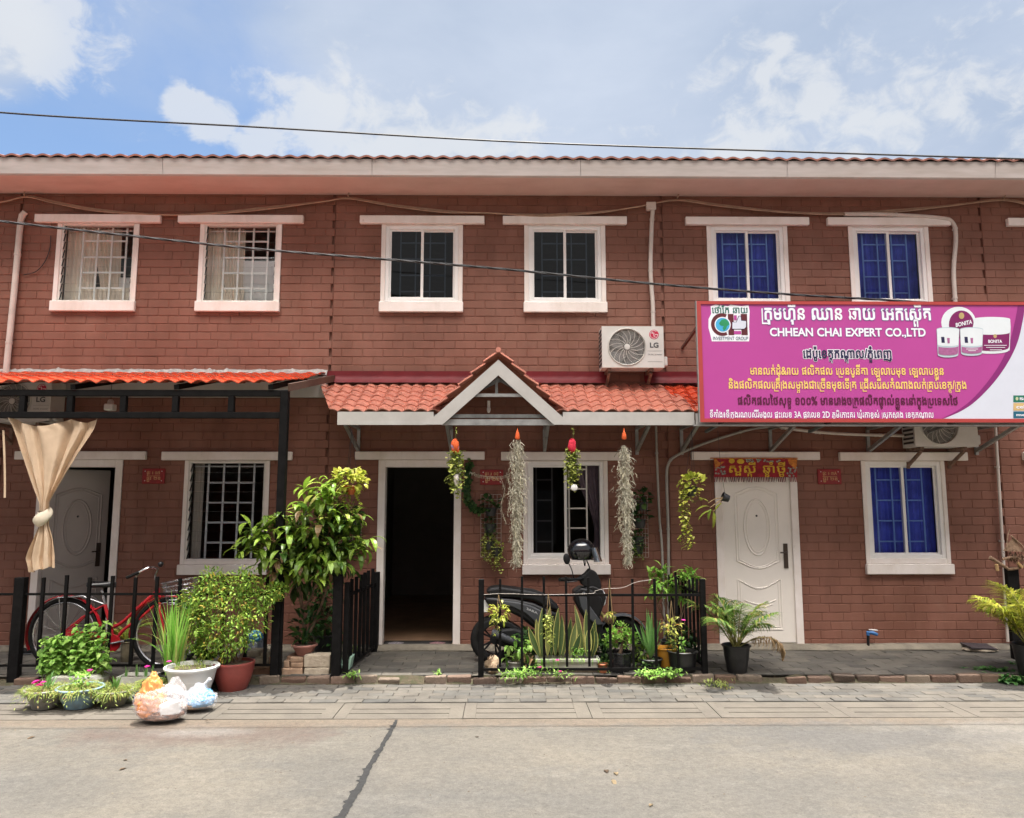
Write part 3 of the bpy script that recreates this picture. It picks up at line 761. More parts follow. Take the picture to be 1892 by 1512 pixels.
def door_trim(house, x0, x1, z1, s=.085):
    mb = MB(); mb.box(x0, x0 + s, -.02, .12, -.02, z1); mb.box(x1 - s, x1, -.02, .12, -.02, z1); mb.box(x0 + s, x1 - s, -.02, .12, z1 - s, z1)
    d = part('door_frame', mb, M_white, house, bevel=.004)
    mb = MB(); xm = (x0 + x1) / 2; mb.box(xm - .772, xm + .772, -.06, 0, z1 + .002, z1 + .1); part('lintel', mb, M_white, d, bevel=.006)
    return d
def door_leaf(house, w, h, T, m, label=None):
    """panelled leaf built in its own plane (x 0..w, z 0..h, face at y = 0) and set by T"""
    def tr(mb):
        mb.v = [tuple(T @ V(p)) for p in mb.v]; return mb
    mb = MB(); mb.box(0, w, 0, .045, 0, h); d = part('door', tr(mb), m, house, bevel=.004, label=label)
    mb = MB(); c = w * .50
    el = [V((c + .155 * math.cos(a), -.001, h * .655 + .33 * math.sin(a))) for a in [2 * math.pi * i / 40 for i in range(40)]]
    mb.tube(el, .011, 6, closed=True)
    el = [V((c + .125 * math.cos(a), -.001, h * .655 + .295 * math.sin(a))) for a in [2 * math.pi * i / 40 for i in range(40)]]
    mb.tube(el, .005, 6, closed=True)
    for g in (0, .03):
        L_, Rr, tp, bt = c - .255 + g, c + .255 - g, h * .86 - g, h * .43 + g * .6
        run = [(L_, bt + .06), (L_, tp - .02)] + [(L_ + (Rr - L_) * t, tp - .02 + .075 * math.sin(math.pi * t) ** 1.3) for t in [i / 12 for i in range(1, 12)]] + [(Rr, tp - .02), (Rr, bt + .06)] + [(Rr + (L_ - Rr) * t, bt + .06 - .085 * math.sin(math.pi * t) ** 1.3) for t in [i / 12 for i in range(1, 12)]]
        mb.tube([V((a, -.001, b)) for a, b in run], .009 if g == 0 else .006, 6, closed=True)
        L_, Rr, tp, bt = c - .255 + g, c + .255 - g, h * .355 - g * .4, h * .075 + g
        run = [(L_, bt), (L_, tp)] + [(L_ + (Rr - L_) * t, tp - .10 * math.sin(math.pi * t) ** 1.2) for t in [i / 12 for i in range(1, 12)]] + [(Rr, tp), (Rr, bt)]
        mb.tube([V((a, -.001, b)) for a, b in run], .009 if g == 0 else .006, 6, closed=True)
    run = [(c - .19 + .38 * t, h * .24 - .05 * math.sin(math.pi * t)) for t in [i / 12 for i in range(13)]]
    mb.tube([V((a, -.001, b)) for a, b in run], .007, 6)
    run = [(c - .15 + .30 * t, h * .215 - .035 * math.sin(math.pi * t)) for t in [i / 12 for i in range(13)]]
    mb.tube([V((a, -.001, b)) for a, b in run], .006, 6)
    part('moulding', tr(mb), m, d, smooth=True)
    mb = MB(); mb.ell((c, -.002, h * .72), (.013, .008, .013), 10, 6); part('peephole', tr(mb), M_dark, d, smooth=True)
    mb = MB(); mb.box(w - .115, w - .065, -.012, 0, h * .42, h * .56); mb.tube([V((w - .09, -.012, h * .51)), V((w - .09, -.05, h * .51)), V((w - .17, -.055, h * .51))], .009, 8)
    part('handle', tr(mb), mat('bronze_handle', (.075, .055, .045), .35, .1, metal=.6), d, smooth=True)
    return d
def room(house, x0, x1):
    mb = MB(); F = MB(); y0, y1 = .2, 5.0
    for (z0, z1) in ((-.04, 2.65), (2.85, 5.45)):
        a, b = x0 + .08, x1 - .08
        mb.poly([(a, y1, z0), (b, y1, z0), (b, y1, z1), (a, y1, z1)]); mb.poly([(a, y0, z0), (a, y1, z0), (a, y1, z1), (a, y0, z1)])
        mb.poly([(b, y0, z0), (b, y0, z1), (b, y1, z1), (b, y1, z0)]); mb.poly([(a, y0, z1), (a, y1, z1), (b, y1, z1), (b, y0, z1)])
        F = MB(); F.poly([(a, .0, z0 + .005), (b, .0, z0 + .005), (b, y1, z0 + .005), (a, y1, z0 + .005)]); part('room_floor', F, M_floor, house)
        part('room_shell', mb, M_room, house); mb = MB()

def house(label, x0, x1, xw, door_x, kind, seed, upper=None):
    h = thing('terraced_house', label, 'house', ((x0 + x1) / 2, 0, 0), 'terraced houses in one brick row')
    R = random.Random(seed)
    (u1, u2), lw = xw[0], door_x[1]; dx = door_x[0]
    zu0, zu1 = 4.075, 5.063; zl0, zl1 = .91, 2.128
    ops = [(u1 - .505, u1 + .505, zu0, zu1), (u2 - .505, u2 + .505, zu0, zu1), (lw - .505, lw + .505, zl0, zl1), (dx - .495, dx + .495, -.06, 2.135)]
    mb = MB(); brick_wall(mb, x0, x1, -.06, Z_WALL, ops, seed)
    mb.add([(x1 - .03, .034, -.06), (x1 + .03, .034, -.06), (x1 + .03, .034, Z_WALL), (x1 - .03, .034, Z_WALL)], [(0, 1, 2, 3)])
    part('wall', mb, M_brick, h)
    # side, back and gable walls
    mb = MB(); mb.box(x0 + .02, x1 - .02, 8.0, 8.2, -.1, 5.5); part('rear_wall', mb, M_brick, h)
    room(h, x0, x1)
    # roof sheet: rolled tiles rising from the eave, then the rear slope
    def rf(s, t):
        x = x0 + (x1 - x0) * s; q = 2 * math.pi * x / .18
        if t < .5: y = -.62 + (t * 2) * 4.72; z = 5.645 + (t * 2) * 1.65
        else: y = 4.1 + (t - .5) * 2 * 4.7; z = 7.295 - (t - .5) * 2 * 1.65
        row = (t * 2 * 14) % 1.0
        return (x, y, z + .026 * (.5 + .5 * math.cos(q)) ** .8 + .012 * (1 - row))
    mb = MB(); mb.grid(rf, int((x1 - x0) / .18 * 10), 56)
    def rf2(s, t):
        p = rf(s, 0); return (p[0], p[1] + .001, p[2] - .022 * t)
    mb.grid(rf2, int((x1 - x0) / .18 * 10), 1)
    part('roof', mb, M_roof, h, smooth=True, angle=50)
    # eaves gutter face with its lap joints, soffit underneath
    mb = MB(); js = sorted([x0] + [j for j in JOINTS if x0 + .1 < j < x1 - .1] + [x1])
    for a, b in zip(js, js[1:]):
        g0 = .0025 if a != x0 else 0; g1 = .0025 if b != x1 else 0
        prof = [(-.55, 5.44), (-.575, 5.455), (-.585, 5.53), (-.598, 5.63), (-.598, 5.642), (-.57, 5.642)]
        for (p, q) in zip(prof, prof[1:]): mb.poly([(a + g0, p[0], p[1]), (b - g1, p[0], p[1]), (b - g1, q[0], q[1]), (a + g0, q[0], q[1])])
        if a != x0: mb.box(a - .012, a + .0245, -.5685, -.55, 5.45, 5.63)
    part('gutter', mb, M_fascia, h)
    mb = MB(); mb.box(x0, x1, -.552, -.0, 5.452, 5.475); part('soffit', mb, M_soffit, h)
    # windows
    for k, ux in enumerate((u1, u2)):
        w = win_trim(h, ux - .505, ux + .505, zu0, zu1, sill_h=.13)
        a, b = ux - .45, ux + .45
        if kind == 'louvre':
            w2 = MB(); louvre(w, a, b, zu0, zu1, R)
            mb = MB()
            if k == 0:
                pleats(mb, a - .02, a + .34, zu0 - .1, zu1 + .02, .158, 5, .014, R); pleats(mb, a + .28, a + .64, zu0 - .05, zu1, .182, 6, .016, R, pinch=(a + .70, zu0 + .1, .35)); pleats(mb, a + .1, b - .1, zu0 - .1, zu0 + .22, .160, 10, .012, R)
            else:
                pleats(mb, a - .02, a + .20, zu0 - .1, zu1, .158, 4, .014, R); pleats(mb, a + .14, a + .44, zu0 - .1, zu1, .182, 6, .016, R, pinch=(a + .47, zu0 - .1, .3)); pleats(mb, a, a + .46, zu0 - .1, zu0 + .22, .160, 8, .012, R)
            part('curtain', mb, M_beige, w, smooth=True)
            mb = MB()
            if k == 0: mb.box(a + .52, b - .02, .192, .195, zu0 - .1, zu0 + .36)
            else: mb.box(a + .42, b - .08, .192, .195, zu0 - .1, zu0 + .58)
            part('blind', mb, M_paper, w)
        elif kind == 'dark': slider(w, a, b, zu0 + .004, zu1 - .012, GL_dark, M_gdark, None, R)
        else: slider(w, a, b, zu0 + .004, zu1 - .012, GL_blue, M_gblue, 'blue', R)
    w = win_trim(h, lw - .505, lw + .505, zl0, zl1, low=True, sill_h=.12, sill_over=.015, surround=.05)
    a, b = lw - .455, lw + .455
    if kind == 'louvre':
        louvre(w, a, b, zl0 + .02, zl1 - .012, R, low=True, n=10)
        mb = MB(); pleats(mb, a - .02, a + .10, zl0, zl1, .2, 3, .012, R); part('curtain', mb, M_beige, w, smooth=True)
    elif kind == 'dark': slider(w, a, b, zl0 + .06, zl1 - .012, GL_half, M_grille, 'half', R, open_right=True)
    else: slider(w, a, b, zl0 + .06, zl1 - .012, GL_blue, M_gblue, 'blue', R)
    door_trim(h, dx - .495, dx + .495, 2.135)
    return h
JOINTS = [W(300, 315, -.59).x, W(687, 318, -.59).x, W(1073, 320, -.59).x, W(1455, 322, -.59).x, W(1840, 325, -.59).x]
M_door = mat('door_enamel', (.80, .75, .69), .35, .03, 2)
M_door_shaded = mat('shaded_door_enamel', (.40, .365, .345), .4, .05, 2)  # white door enamel greyed, the shade of the doorways put into its colour
hA = house('brick terrace house with louvred windows and beige curtains behind the black steel awning', -6.0, -2.12, ((-5.025, -3.265), None), (-5.035, -3.30), 'louvre', 11)
hB = house('brick terrace house with dark tinted windows, open black doorway and gabled porch', -2.12, 1.96, ((-1.02, .752), None), (-1.005, .735), 'dark', 12)
hC = house('brick terrace house with blue curtains and shut white door behind the pink signboard', 1.96, 5.98, ((3.03, 4.805), None), (3.017, 4.80), 'blue', 13)
hD = house('end brick terrace house beyond the pink sign with one lintel showing', 5.98, 10.0, ((7.07, 8.85), None), (7.03, 8.85), 'blue', 14)
hE = house('brick terrace house at the open end of the row beside the tied curtains', -9.98, -6.0, ((-9.0, -7.24), None), (-9.0, -7.25), 'louvre', 15)
# side walls at the ends of the row and party walls under the roof
for hh, xx in ((hE, -9.98), (hD, 10.0)):
    mb = MB(); mb.prism([(xx, .0, -.1), (xx, 8.2, -.1), (xx, 8.2, 5.55), (xx, 4.1, 7.2), (xx, .0, 5.5)], (.03 if xx < 0 else -.03, 0, 0)); part('side_wall', mb, M_brick, hh)
# doors
dw = .80
door_leaf(hA, .68, 2.03, Matrix.Translation((-5.43, .03, .0)) @ Matrix.Rotation(rad(44), 4, 'Z'), M_door_shaded)
door_leaf(hC, .835, 2.045, Matrix.Translation((2.60, .012, .0)), M_door)
door_leaf(hB, .80, 2.03, Matrix.Translation((-1.46, .21, .0)) @ Matrix.Rotation(rad(104), 4, 'Z'), M_door_shaded)
door_leaf(hD, .82, 2.045, Matrix.Translation((6.61, .012, .0)), M_door)
door_leaf(hE, .82, 2.045, Matrix.Translation((-9.41, .012, .0)), M_door)
# ================================================================ AWNINGS AND PORCH ROOFS
def tilemat(name, col, var=.10, rough=.28):
    return mat(name, col, rough, var, 7.0, col2=tuple(c * .86 for c in col), detail=8, coat=.7, bump=.05, bscale=12)
M_tile_new = tilemat('new_orange_tile', (.58, .075, .028), rough=.22)
M_tile_old = tilemat('faded_orange_tile', (.56, .215, .15), rough=.26)
weather(M_tile_old, (.30, .12, .09), .5, 3.0, (1, 1, 1), .5, .72); weather(M_tile_new, (.30, .06, .03), .5, 4.0, (1, 1, 1), .54, .74); weather(M_tile_old, (.62, .38, .30), .4, 8.0, (1, 1, 1), .6, .72)
M_steel = mat('galvanised_steel', (.36, .37, .36), .45, .15, 9, metal=.55)
M_steel_dark = mat('dull_steel', (.16, .165, .16), .5, .2, 9, metal=.4)
M_flash = mat('red_flashing', (.135, .009, .013), .55, .12, 4, spec=.3)
M_board = mat('porch_board', (.47, .455, .43), .5, .06, 2.5, col2=(.39, .375, .35))
M_black = mat('black_paint', (.006, .0055, .0055), .65, .35, 14, spec=.15, bump=.2, bscale=60, detail=8)

def tile_sheet(mb, TL, TR, BL, BR, axis, pitch=.18, rows=4, amp=.034, step=.016, th=.010, phase=0.0, nx=9):
    """rolled roof tile sheet: rolls run down the slope, courses step across it"""
    TL, TR, BL, BR, axis = V(TL), V(TR), V(BL), V(BR), V(axis)
    n = (BL - TL).cross(TR - TL).normalized()
    if n.z < 0: n = -n
    w = max((TR - TL).length, (BR - BL).length); nu = int(w / pitch * nx)
    ts = []
    for r in range(rows):
        for q in (0, .5, .97, .999): ts.append(((r + q) / rows, q))
    ts.append((1.0, 1.0))
    def P(s, t, q, off):
        p = (TL.lerp(TR, s)).lerp(BL.lerp(BR, s), t)
        ph = p.dot(axis) / pitch + phase; f = ph - math.floor(ph)
        roll = (math.sin(math.pi * f)) ** 1.15
        return p + n * (amp * roll + step * min(q, .98) - off + .004 * math.sin(ph * 2.1 + t * 3))
    for off in (0, th):
        base = len(mb.v)
        for (t, q) in ts:
            for j in range(nu + 1): mb.v.append(tuple(P(j / nu, t, q, off)))
        for i in range(len(ts) - 1):
            for j in range(nu):
                a = base + i * (nu + 1) + j; f = (a, a + 1, a + nu + 2, a + nu + 1); mb.f.append(f if off == 0 else f[::-1])
        if off == 0: b0 = base
        else:
            m = (len(ts) - 1) * (nu + 1)
            for j in range(nu): mb.f.append((b0 + m + j, b0 + m + j + 1, base + m + j + 1, base + m + j))
            for i in range(len(ts) - 1):
                for e in (0, nu):
                    mb.f.append((b0 + i * (nu + 1) + e, b0 + (i + 1) * (nu + 1) + e, base + (i + 1) * (nu + 1) + e, base + i * (nu + 1) + e))
    return mb

# ---- black steel awning of the louvred house
AX0, AX1, AYF = -6.9, -2.02, -1.42
aw = thing('awning', 'low orange tile awning on black welded steel frame and post', 'awning', (-4.2, -1.35, 0))
ZT = 3.165
mb = MB(); tile_sheet(mb, (AX0, -.01, ZT), (-2.16, -.01, ZT), (AX0, AYF, 2.835), (-2.32, AYF, 2.835), (1, 0, 0), rows=8, pitch=.16, step=.012)
part('tile_sheet', mb, M_tile_new, aw, smooth=True, angle=55)
for (z0, z1, y) in ((2.712, 2.776, -1.35), (2.485, 2.548, -1.35)):
    mb = MB(); mb.box(-6.9, -2.225 - .07, y - .03, y + .03, z0, z1); part('beam', mb, M_black, aw, bevel=.004)
for u in (43, 131, 229, 325, 428):
    x = W(u, 745, -1.35).x; mb = MB(); mb.box(x - .03, x + .03, -1.378, -1.322, 2.549, 2.711); part('strut', mb, M_black, aw, bevel=.003)
mb = MB(); mb.box(-2.295, -2.215, -1.39, -1.31, -.13, 2.777); part('post', mb, M_black, aw, bevel=.005)
mb = MB(); mb.box(-6.55, -6.47, -1.39, -1.31, -.13, 2.777); part('post', mb, M_black, aw, bevel=.005)
for u in (-60, 140, 330, 503):
    x = W(u, 712, -1.35).x; mb = MB(); mb.bar((x, -1.40, 2.80), (x, -.03, 3.115), .05, .05); part('rafter', mb, M_black, aw)
mb = MB(); mb.bar((-2.20, -1.40, 2.80), (-2.06, -.03, 3.12), .03, .075); part('rafter', mb, mat('brown_board', (.09, .045, .03), .7), aw)
mb = MB(); mb.box(-6.9, -2.13, -.055, -.02, 2.885, 3.14); part('wall_board', mb, M_board, aw)
mb = MB(); Rm = random.Random(8)
pp = []; x = -6.9
while x < -2.12: pp.append((x, .006 + .012 * math.sin(x * 9) ** 2 + Rm.random() * .010 + (.018 if Rm.random() < .1 else 0))); x += .02 + Rm.random() * .02
for (a, b) in zip(pp, pp[1:]):
    mb.add([(a[0], -.03, ZT + .03), (b[0], -.03, ZT + .03), (b[0], -.004, ZT + .05 + b[1]), (a[0], -.004, ZT + .05 + a[1]), (a[0], -.05, ZT - .01), (b[0], -.05, ZT - .01)], [(0, 1, 2, 3), (4, 5, 1, 0)])
part('mortar_flashing', mb, mat('mortar', (.36, .34, .32), .9, .2, 20, bump=.6), aw, smooth=True)

# ---- gabled porch roof of the middle house
pr = thing('porch_roof', 'faded orange tile porch roof with a white open gable in its middle', 'porch roof', (0, -.8, 2.47))
PY = -.80; PZT, PZF = 3.045, 2.612; GX = -.064
mb = MB(); tile_sheet(mb, (-2.235, -.005, PZT), (GX - .5, -.005, PZT), (-1.905, PY - .05, PZF), (GX - .5, PY - .05, PZF), (1, 0, 0), rows=6, pitch=.14, amp=.028, step=.013); part('tile_sheet', mb, M_tile_old, pr, smooth=True, angle=55)
mb = MB(); tile_sheet(mb, (GX + .5, -.005, PZT), (1.86, -.005, PZT), (GX + .5, PY - .05, PZF), (2.20, PY - .05, PZF), (1, 0, 0), rows=6, pitch=.14, amp=.028, step=.013); part('tile_sheet', mb, M_tile_old, pr, smooth=True, angle=55)
# gable: two steep sheets and barge boards
AZ = 3.265; FZ = 2.50; HW = .80
for s in (-1, 1):
    mb = MB()
    a, b = V((GX, -.9, AZ)), V((GX, -.01, AZ)); c, d = V((GX + s * HW * .86, -.9, FZ + .03 + .107)), V((GX + s * HW * .86, -.01, FZ + .03 + .107))
    # stop the sheet at the main slope: the back edge rises with it
    if s < 0: tile_sheet(mb, a, b, c, d, (0, 1, 0), rows=5, pitch=.178, amp=.034, step=.03, phase=.2)
    else: tile_sheet(mb, b, a, d, c, (0, 1, 0), rows=5, pitch=.178, amp=.034, step=.03, phase=.2)
    part('gable_tile_sheet', mb, M_tile_old, pr, smooth=True, angle=55)
    th = .195; mb = MB()
    ap, ft = V((GX, -.885, AZ - .075)), V((GX + s * HW, -.885, FZ - .03))
    sl_ = (AZ - .075 - FZ + .03) / HW
    z_out = lambda x: AZ - .075 - sl_ * x
    x_out = (AZ - .075 - 2.472) / sl_; x_in = (AZ - .075 - .172 - 2.472) / sl_
    mb.prism([(GX, -.885, AZ - .075), (GX + s * x_out, -.885, 2.472), (GX + s * x_in, -.885, 2.472), (GX, -.885, AZ - .075 - .172)], (0, .018, 0))
    part('barge_board', mb, M_board, pr)
    mb = MB(); x0_, x1_ = (GX - 1.755, GX - x_out + .09) if s < 0 else (GX + x_out - .09, GX + 2.15)
    mb.box(x0_, x1_, -.866, -.848, 2.470, 2.613); part('fascia_board', mb, M_board, pr)
mb = MB(); mb.tube([(GX, -.93, AZ + .03), (GX, -.02, AZ + .03)], .03, 8); part('ridge_cap', mb, M_tile_old, pr, smooth=True)
mb = MB(); mb.box(GX - .62, GX + .62, -.845, -.80, 2.47, 2.535); part('tie_beam', mb, M_steel, pr)
mb = MB(); mb.bar((GX - .34, -.84, 2.80), (GX + .34, -.84, 2.80), .03, .035); part('collar_bar', mb, M_steel, pr)
for q in ((GX - .02, GX - .02, 3.14, 2.8), (GX, GX - .32, 3.08, 2.82), (GX, GX + .32, 3.08, 2.82), (GX - .28, GX + .02, 2.84, 2.98), (GX + .28, GX + .02, 2.84, 2.98)):
    mb = MB(); mb.bar((q[0], -.80, q[2]), (q[1], -.80, q[3]), .03, .04); part('truss_bar', mb, M_steel_dark, pr)
# red flashing strip along the wall, folded over the sheet, gap under the cooler
for (a, b) in ((-2.14, GX - .30), (GX + .30, 1.27), (1.70, 4.0)):
    mb = MB()
    mb.grid(lambda s, t: (a + (b - a) * s, -.03 - .06 * max(0, t - .55) / .45 + .006 * math.sin(s * 40 + t * 3) * t, 3.212 - .15 * t), 30, 6)
    part('flashing', mb, M_flash, pr, smooth=True)
def bracket(parent, x, zlow=2.25, yf=-.80, ztop=2.50):
    mb = MB(); mb.bar((x, -.03, zlow), (x, yf, ztop - .02), .035, .04); mb.box(x - .018, x + .018, -.035, -.005, zlow - .05, ztop + .02); mb.box(x - .017, x + .017, yf, -.0355, ztop - .002, ztop + .036)
    return part('bracket', mb, M_steel, parent)
for u in (648, 829, 1010, 1190): bracket(pr, W(u, 800, -.5).x)
mb = MB(); mb.box(-1.78, 2.05, -.846, -.81, 2.55, 2.59); part('purlin', mb, M_steel_dark, pr)
mb = MB(); p = W(903, 757, -.55); mb.tube([p + V((0, 0, .10)), p + V((0, 0, .03))], .018, 10); mb.ell(p, (.022, .022, .04), 10, 8); part('bulb', mb, M_alu, pr, smooth=True)

# ---- porch roof behind the sign
pr2 = thing('porch_roof', 'bright orange tile porch roof mostly hidden behind the pink signboard', 'porch roof', (4.0, -.8, 2.47))
mb = MB(); tile_sheet(mb, (1.88, -.005, PZT - .012), (6.02, -.005, PZT - .012), (2.09, PY - .05, PZF - .012), (6.02, PY - .05, PZF - .012), (1, 0, 0), rows=6, pitch=.14, amp=.028, step=.013, phase=.35); part('tile_sheet', mb, M_tile_new, pr2, smooth=True, angle=55)
mb = MB(); mb.box(2.10, 6.02, -.866, -.848, 2.472, 2.60); part('fascia_board', mb, M_board, pr2)
for u in (1277, 1450, 1640, 1850): bracket(pr2, W(u, 800, -.5).x)
for u in (1330, 1527, 1755):
    x = W(u, 788, -.9).x; mb = MB(); mb.bar((x - .08, -.62, 2.42), (x + .03, -.93, 2.50), .03, .03); part('strut', mb, M_steel_dark, pr2)
mb = MB(); mb.box(2.06, 6.02, -.93, -.88, 2.455, 2.471); part('angle_bar', mb, M_steel, pr2)

# ================================================================ AIR CONDITIONERS, PIPES, CABLES, LAMPS
M_ac = mat('cooler_casing', (.60, .585, .55), .42, .05, 4, col2=(.53, .51, .47))
M_hole = mat('fan_dark', (.03, .03, .032), .6)
M_wire = mat('fan_wire', (.55, .53, .48), .45)
M_lg = mat('badge_red', (.50, .015, .06), .4, .02)
M_ink = mat('grey_ink', (.05, .05, .055), .6, .02)
M_whiteink = mat('white_ink', (.82, .82, .82), .6, .01)
def cooler(label, x0, x1, yf, z0, z1, logo=True, deep=.28):
    """outdoor cooler unit: casing, round fan grille, badge, valve cover"""
    a = thing('air_conditioner', label, 'air conditioner', ((x0 + x1) / 2, yf + deep / 2, z0), 'outdoor coolers fixed to the wall')
    h = z1 - z0; w = x1 - x0; cx, cz, r = x0 + w * .405, (z0 + z1) / 2, h * .435
    mb = MB(); n = 40   # front plate with a round hole
    ring = circ((cx, yf, cz), r, n)
    outer = []
    for p in ring:
        d = V((p.x - cx, 0, p.z - cz)); k = min((x1 - cx) / d.x if d.x > 1e-6 else (x0 - cx) / d.x if d.x < -1e-6 else 9e9, (z1 - cz) / d.z if d.z > 1e-6 else (z0 - cz) / d.z if d.z < -1e-6 else 9e9)
        outer.append(V((cx, yf, cz)) + d * k)
    for i in range(n):
        j = (i + 1) % n; mb.poly([outer[i], outer[j], ring[j], ring[i]]); mb.poly([ring[i], ring[j], ring[j] + V((0, .06, 0)), ring[i] + V((0, .06, 0))])
    for (px, pz) in ((x0, z0), (x1, z0), (x1, z1), (x0, z1)):
        best = sorted(range(n), key=lambda i: (outer[i] - V((px, yf, pz))).length)[:2]; mb.poly([outer[best[0]], (px, yf, pz), outer[best[1]]])
    yb = yf + deep
    for q in ([(x0, yf, z0), (x0, yb, z0), (x0, yb, z1), (x0, yf, z1)], [(x1, yf, z0), (x1, yf, z1), (x1, yb, z1), (x1, yb, z0)], [(x0, yf, z1), (x0, yb, z1), (x1, yb, z1), (x1, yf, z1)], [(x0, yf, z0), (x1, yf, z0), (x1, yb, z0), (x0, yb, z0)], [(x0, yb, z0), (x1, yb, z0), (x1, yb, z1), (x0, yb, z1)]): mb.poly(q)
    part('casing', mb, M_ac, a)
    mb = MB(); mb.poly(circ((cx, yf + .055, cz), r * .999, n)[::-1]); part('fan_recess', mb, M_hole, a)
    mb = MB()
    for i in range(5):
        t0 = i * 2 * math.pi / 5
        mb.grid(lambda s, t: (cx + r * (.2 + .72 * s) * math.cos(t0 + 1.0 * t - .5 * s), yf + .05 - .03 * t, cz + r * (.2 + .72 * s) * math.sin(t0 + 1.0 * t - .5 * s)), 4, 5)
    part('fan', mb, mat('fan_grey', (.13, .13, .135), .5), a, smooth=True)
    mb = MB()
    for i in range(16):
        t0 = 2 * math.pi * i / 16
        mb.tube([V((cx + r * q * math.cos(t0 + .75 * q), yf - .006 + .008 * q, cz + r * q * math.sin(t0 + .75 * q))) for q in (.15, .35, .55, .75, 1.0)], .0032, 5)
    for q in [.25 + .0625 * i for i in range(12)]: mb.tube(circ((cx, yf - .004 + .006 * q, cz), r * q, 32), .0018, 4, closed=True)
    mb.tube(circ((cx, yf - .002, cz), r * 1.02, 36), .009, 6, closed=True)
    part('fan_grille', mb, M_wire, a, smooth=True)
    mb = MB(); mb.lathe((cx, yf - .008, cz), [(.0001, .006), (r * .155, .003), (r * .155, -.004)], 20, Rx(math.pi / 2)); part('fan_hub', mb, M_ac, a, smooth=True)
    mb = MB(); mb.box(x1 + .001, x1 + .05, yf + .03, yf + .14, z0 + h * .05, z0 + h * .28); part('valve_cover', mb, M_ac, a, bevel=.015, seg=3)
    mb = MB()
    for i in range(9): mb.box(x0 - .006, x0 - .001, yf + .03, yb - .03, z0 + h * (.08 + .1 * i), z0 + h * (.13 + .1 * i))
    part('side_fins', mb, M_hole, a)
    bx = x0 + w * .845
    if logo:
        br = h * .115; bz = z0 + h * .80
        mb = MB(); mb.poly(circ((bx, yf - .0015, bz), br, 32)[::-1]); bd = part('badge', mb, M_lg, a)
        mb = MB()
        mb.tube([V((bx + .80 * br * math.cos(t), yf - .002, bz + .80 * br * math.sin(t))) for t in [rad(50 + 310 * i / 24) for i in range(25)]], br * .055, 4)
        mb.bar((bx - .02 * br, yf - .0025, bz + .42 * br), (bx - .02 * br, yf - .0025, bz - .38 * br), br * .11, .002, (0, 1, 0)); mb.bar((bx - .06 * br, yf - .0025, bz - .36 * br), (bx + .30 * br, yf - .0025, bz - .36 * br), br * .11, .002, (0, 1, 0))
        mb.bar((bx + .2 * br, yf - .0025, bz - .0 * br), (bx + .82 * br, yf - .0025, bz - .0 * br), br * .10, .002, (0, 1, 0))
        mb.poly(circ((bx - .36 * br, yf - .003, bz + .33 * br), br * .14, 12)[::-1]); part('badge_mark', mb, M_whiteink, bd)
        mb = MB(); text(mb, 'LG', bx - w * .075, bx + w * .075, z0 + h * .485, z0 + h * .60, yf - .002, .03, .69); part('maker_lettering', mb, M_ink, a)
        mb = MB(); text(mb, 'DUAL Inverter', bx - w * .105, bx + w * .125, z0 + h * .30, z0 + h * .335, yf - .002, .0, .69); part('model_lettering', mb, M_ink, a)
        mb = MB(); mb.box(bx - w * .11, bx + w * .13, yf - .0015, yf - .0005, z0 + h * .40, z0 + h * .404); mb.box(bx - w * .11, bx + w * .13, yf - .0015, yf - .0005, z0 + h * .14, z0 + h * .144); part('press_line', mb, M_ink, a)
    for xx in (x0 + w * .12, x1 - w * .2):
        mb = MB(); mb.box(xx - .02, xx + .02, yf + .02, -.012, z0 - .035, z0 - .0005); mb.bar((xx, yf + .05, z0 - .05), (xx, -.014, z0 - .20), .03, .03); mb.box(xx - .02, xx + .02, -.013, -.001, z0 - .24, z0 - .0355)
        part('wall_bracket', mb, mat('rusty_steel', (.20, .12, .085), .75, .3, 20), a)
    return a
cooler('white outdoor cooler with red round badge above the faded orange porch roof', 1.150, 1.878, -.36, 3.20, 3.695)
xl = W(93, 750, -.36).x
cooler('white outdoor cooler seen through the black awning frame above the tied curtain', xl - .74, xl, -.36, 2.55, 3.035)
cooler('cream outdoor cooler half hidden under the pink signboard', W(1690, 800, -.36).x, W(1690, 800, -.36).x + .74, -.36, 2.275, 2.775, logo=False)

M_pipe = mat('pale_pipe', (.56, .50, .45), .5, .08, 6)
M_pipe_g = mat('grey_pipe', (.33, .31, .28), .5, .1, 6)
def pipe(label, pts, r, m=None, Y=-.05, name='drain_pipe', smooth=6, clip=True, group='pipes clipped to the brick front'):
    P = [W(u, v, y) if len(q) else None for (u, v, y, *q) in [(a[0], a[1], a[2] if len(a) > 2 else Y, 1) for a in pts]]
    P = bez(P, smooth)
    o = thing(name, label, 'pipe', P[-1], group)
    mb = MB(); mb.tube(P, r, 10); part('tube', mb, m or M_pipe, o, smooth=True)
    if clip:
        for i in range(len(P) // 6, len(P), max(4, len(P) // 3)):
            p = P[i]; d = (P[min(i + 1, len(P) - 1)] - P[i - 1]).normalized()
            mb = MB(); mb.tube([p - d * .012, p + d * .012], r + .004, 10); mb.box(p.x - .012, p.x + .012, p.y, -.001, p.z - .012, p.z + .012); part('clip', mb, m or M_pipe, o)
    return o
pipe('thick cream pipe running down past the awning end', [(47, 392), (40, 402), (36, 430), (28, 520), (18, 620), (11, 690)], .036)
pipe('cream pipe dropping from the junction box to the white cooler', [(1206, 389), (1204, 420), (1202, 500), (1206, 560), (1207, 606)], .026)
pipe('cream pipe bending over the blue window and down behind the sign', [(1560, 396), (1640, 397), (1735, 403), (1760, 412), (1766, 440), (1762, 500), (1765, 560), (1766, 600)], .026)
pipe('thin grey pipe running straight down beside the middle porch', [(1212, 788), (1214, 850), (1218, 950), (1223, 1010), (1226, 1100), (1228, 1186)], .014, M_pipe_g)
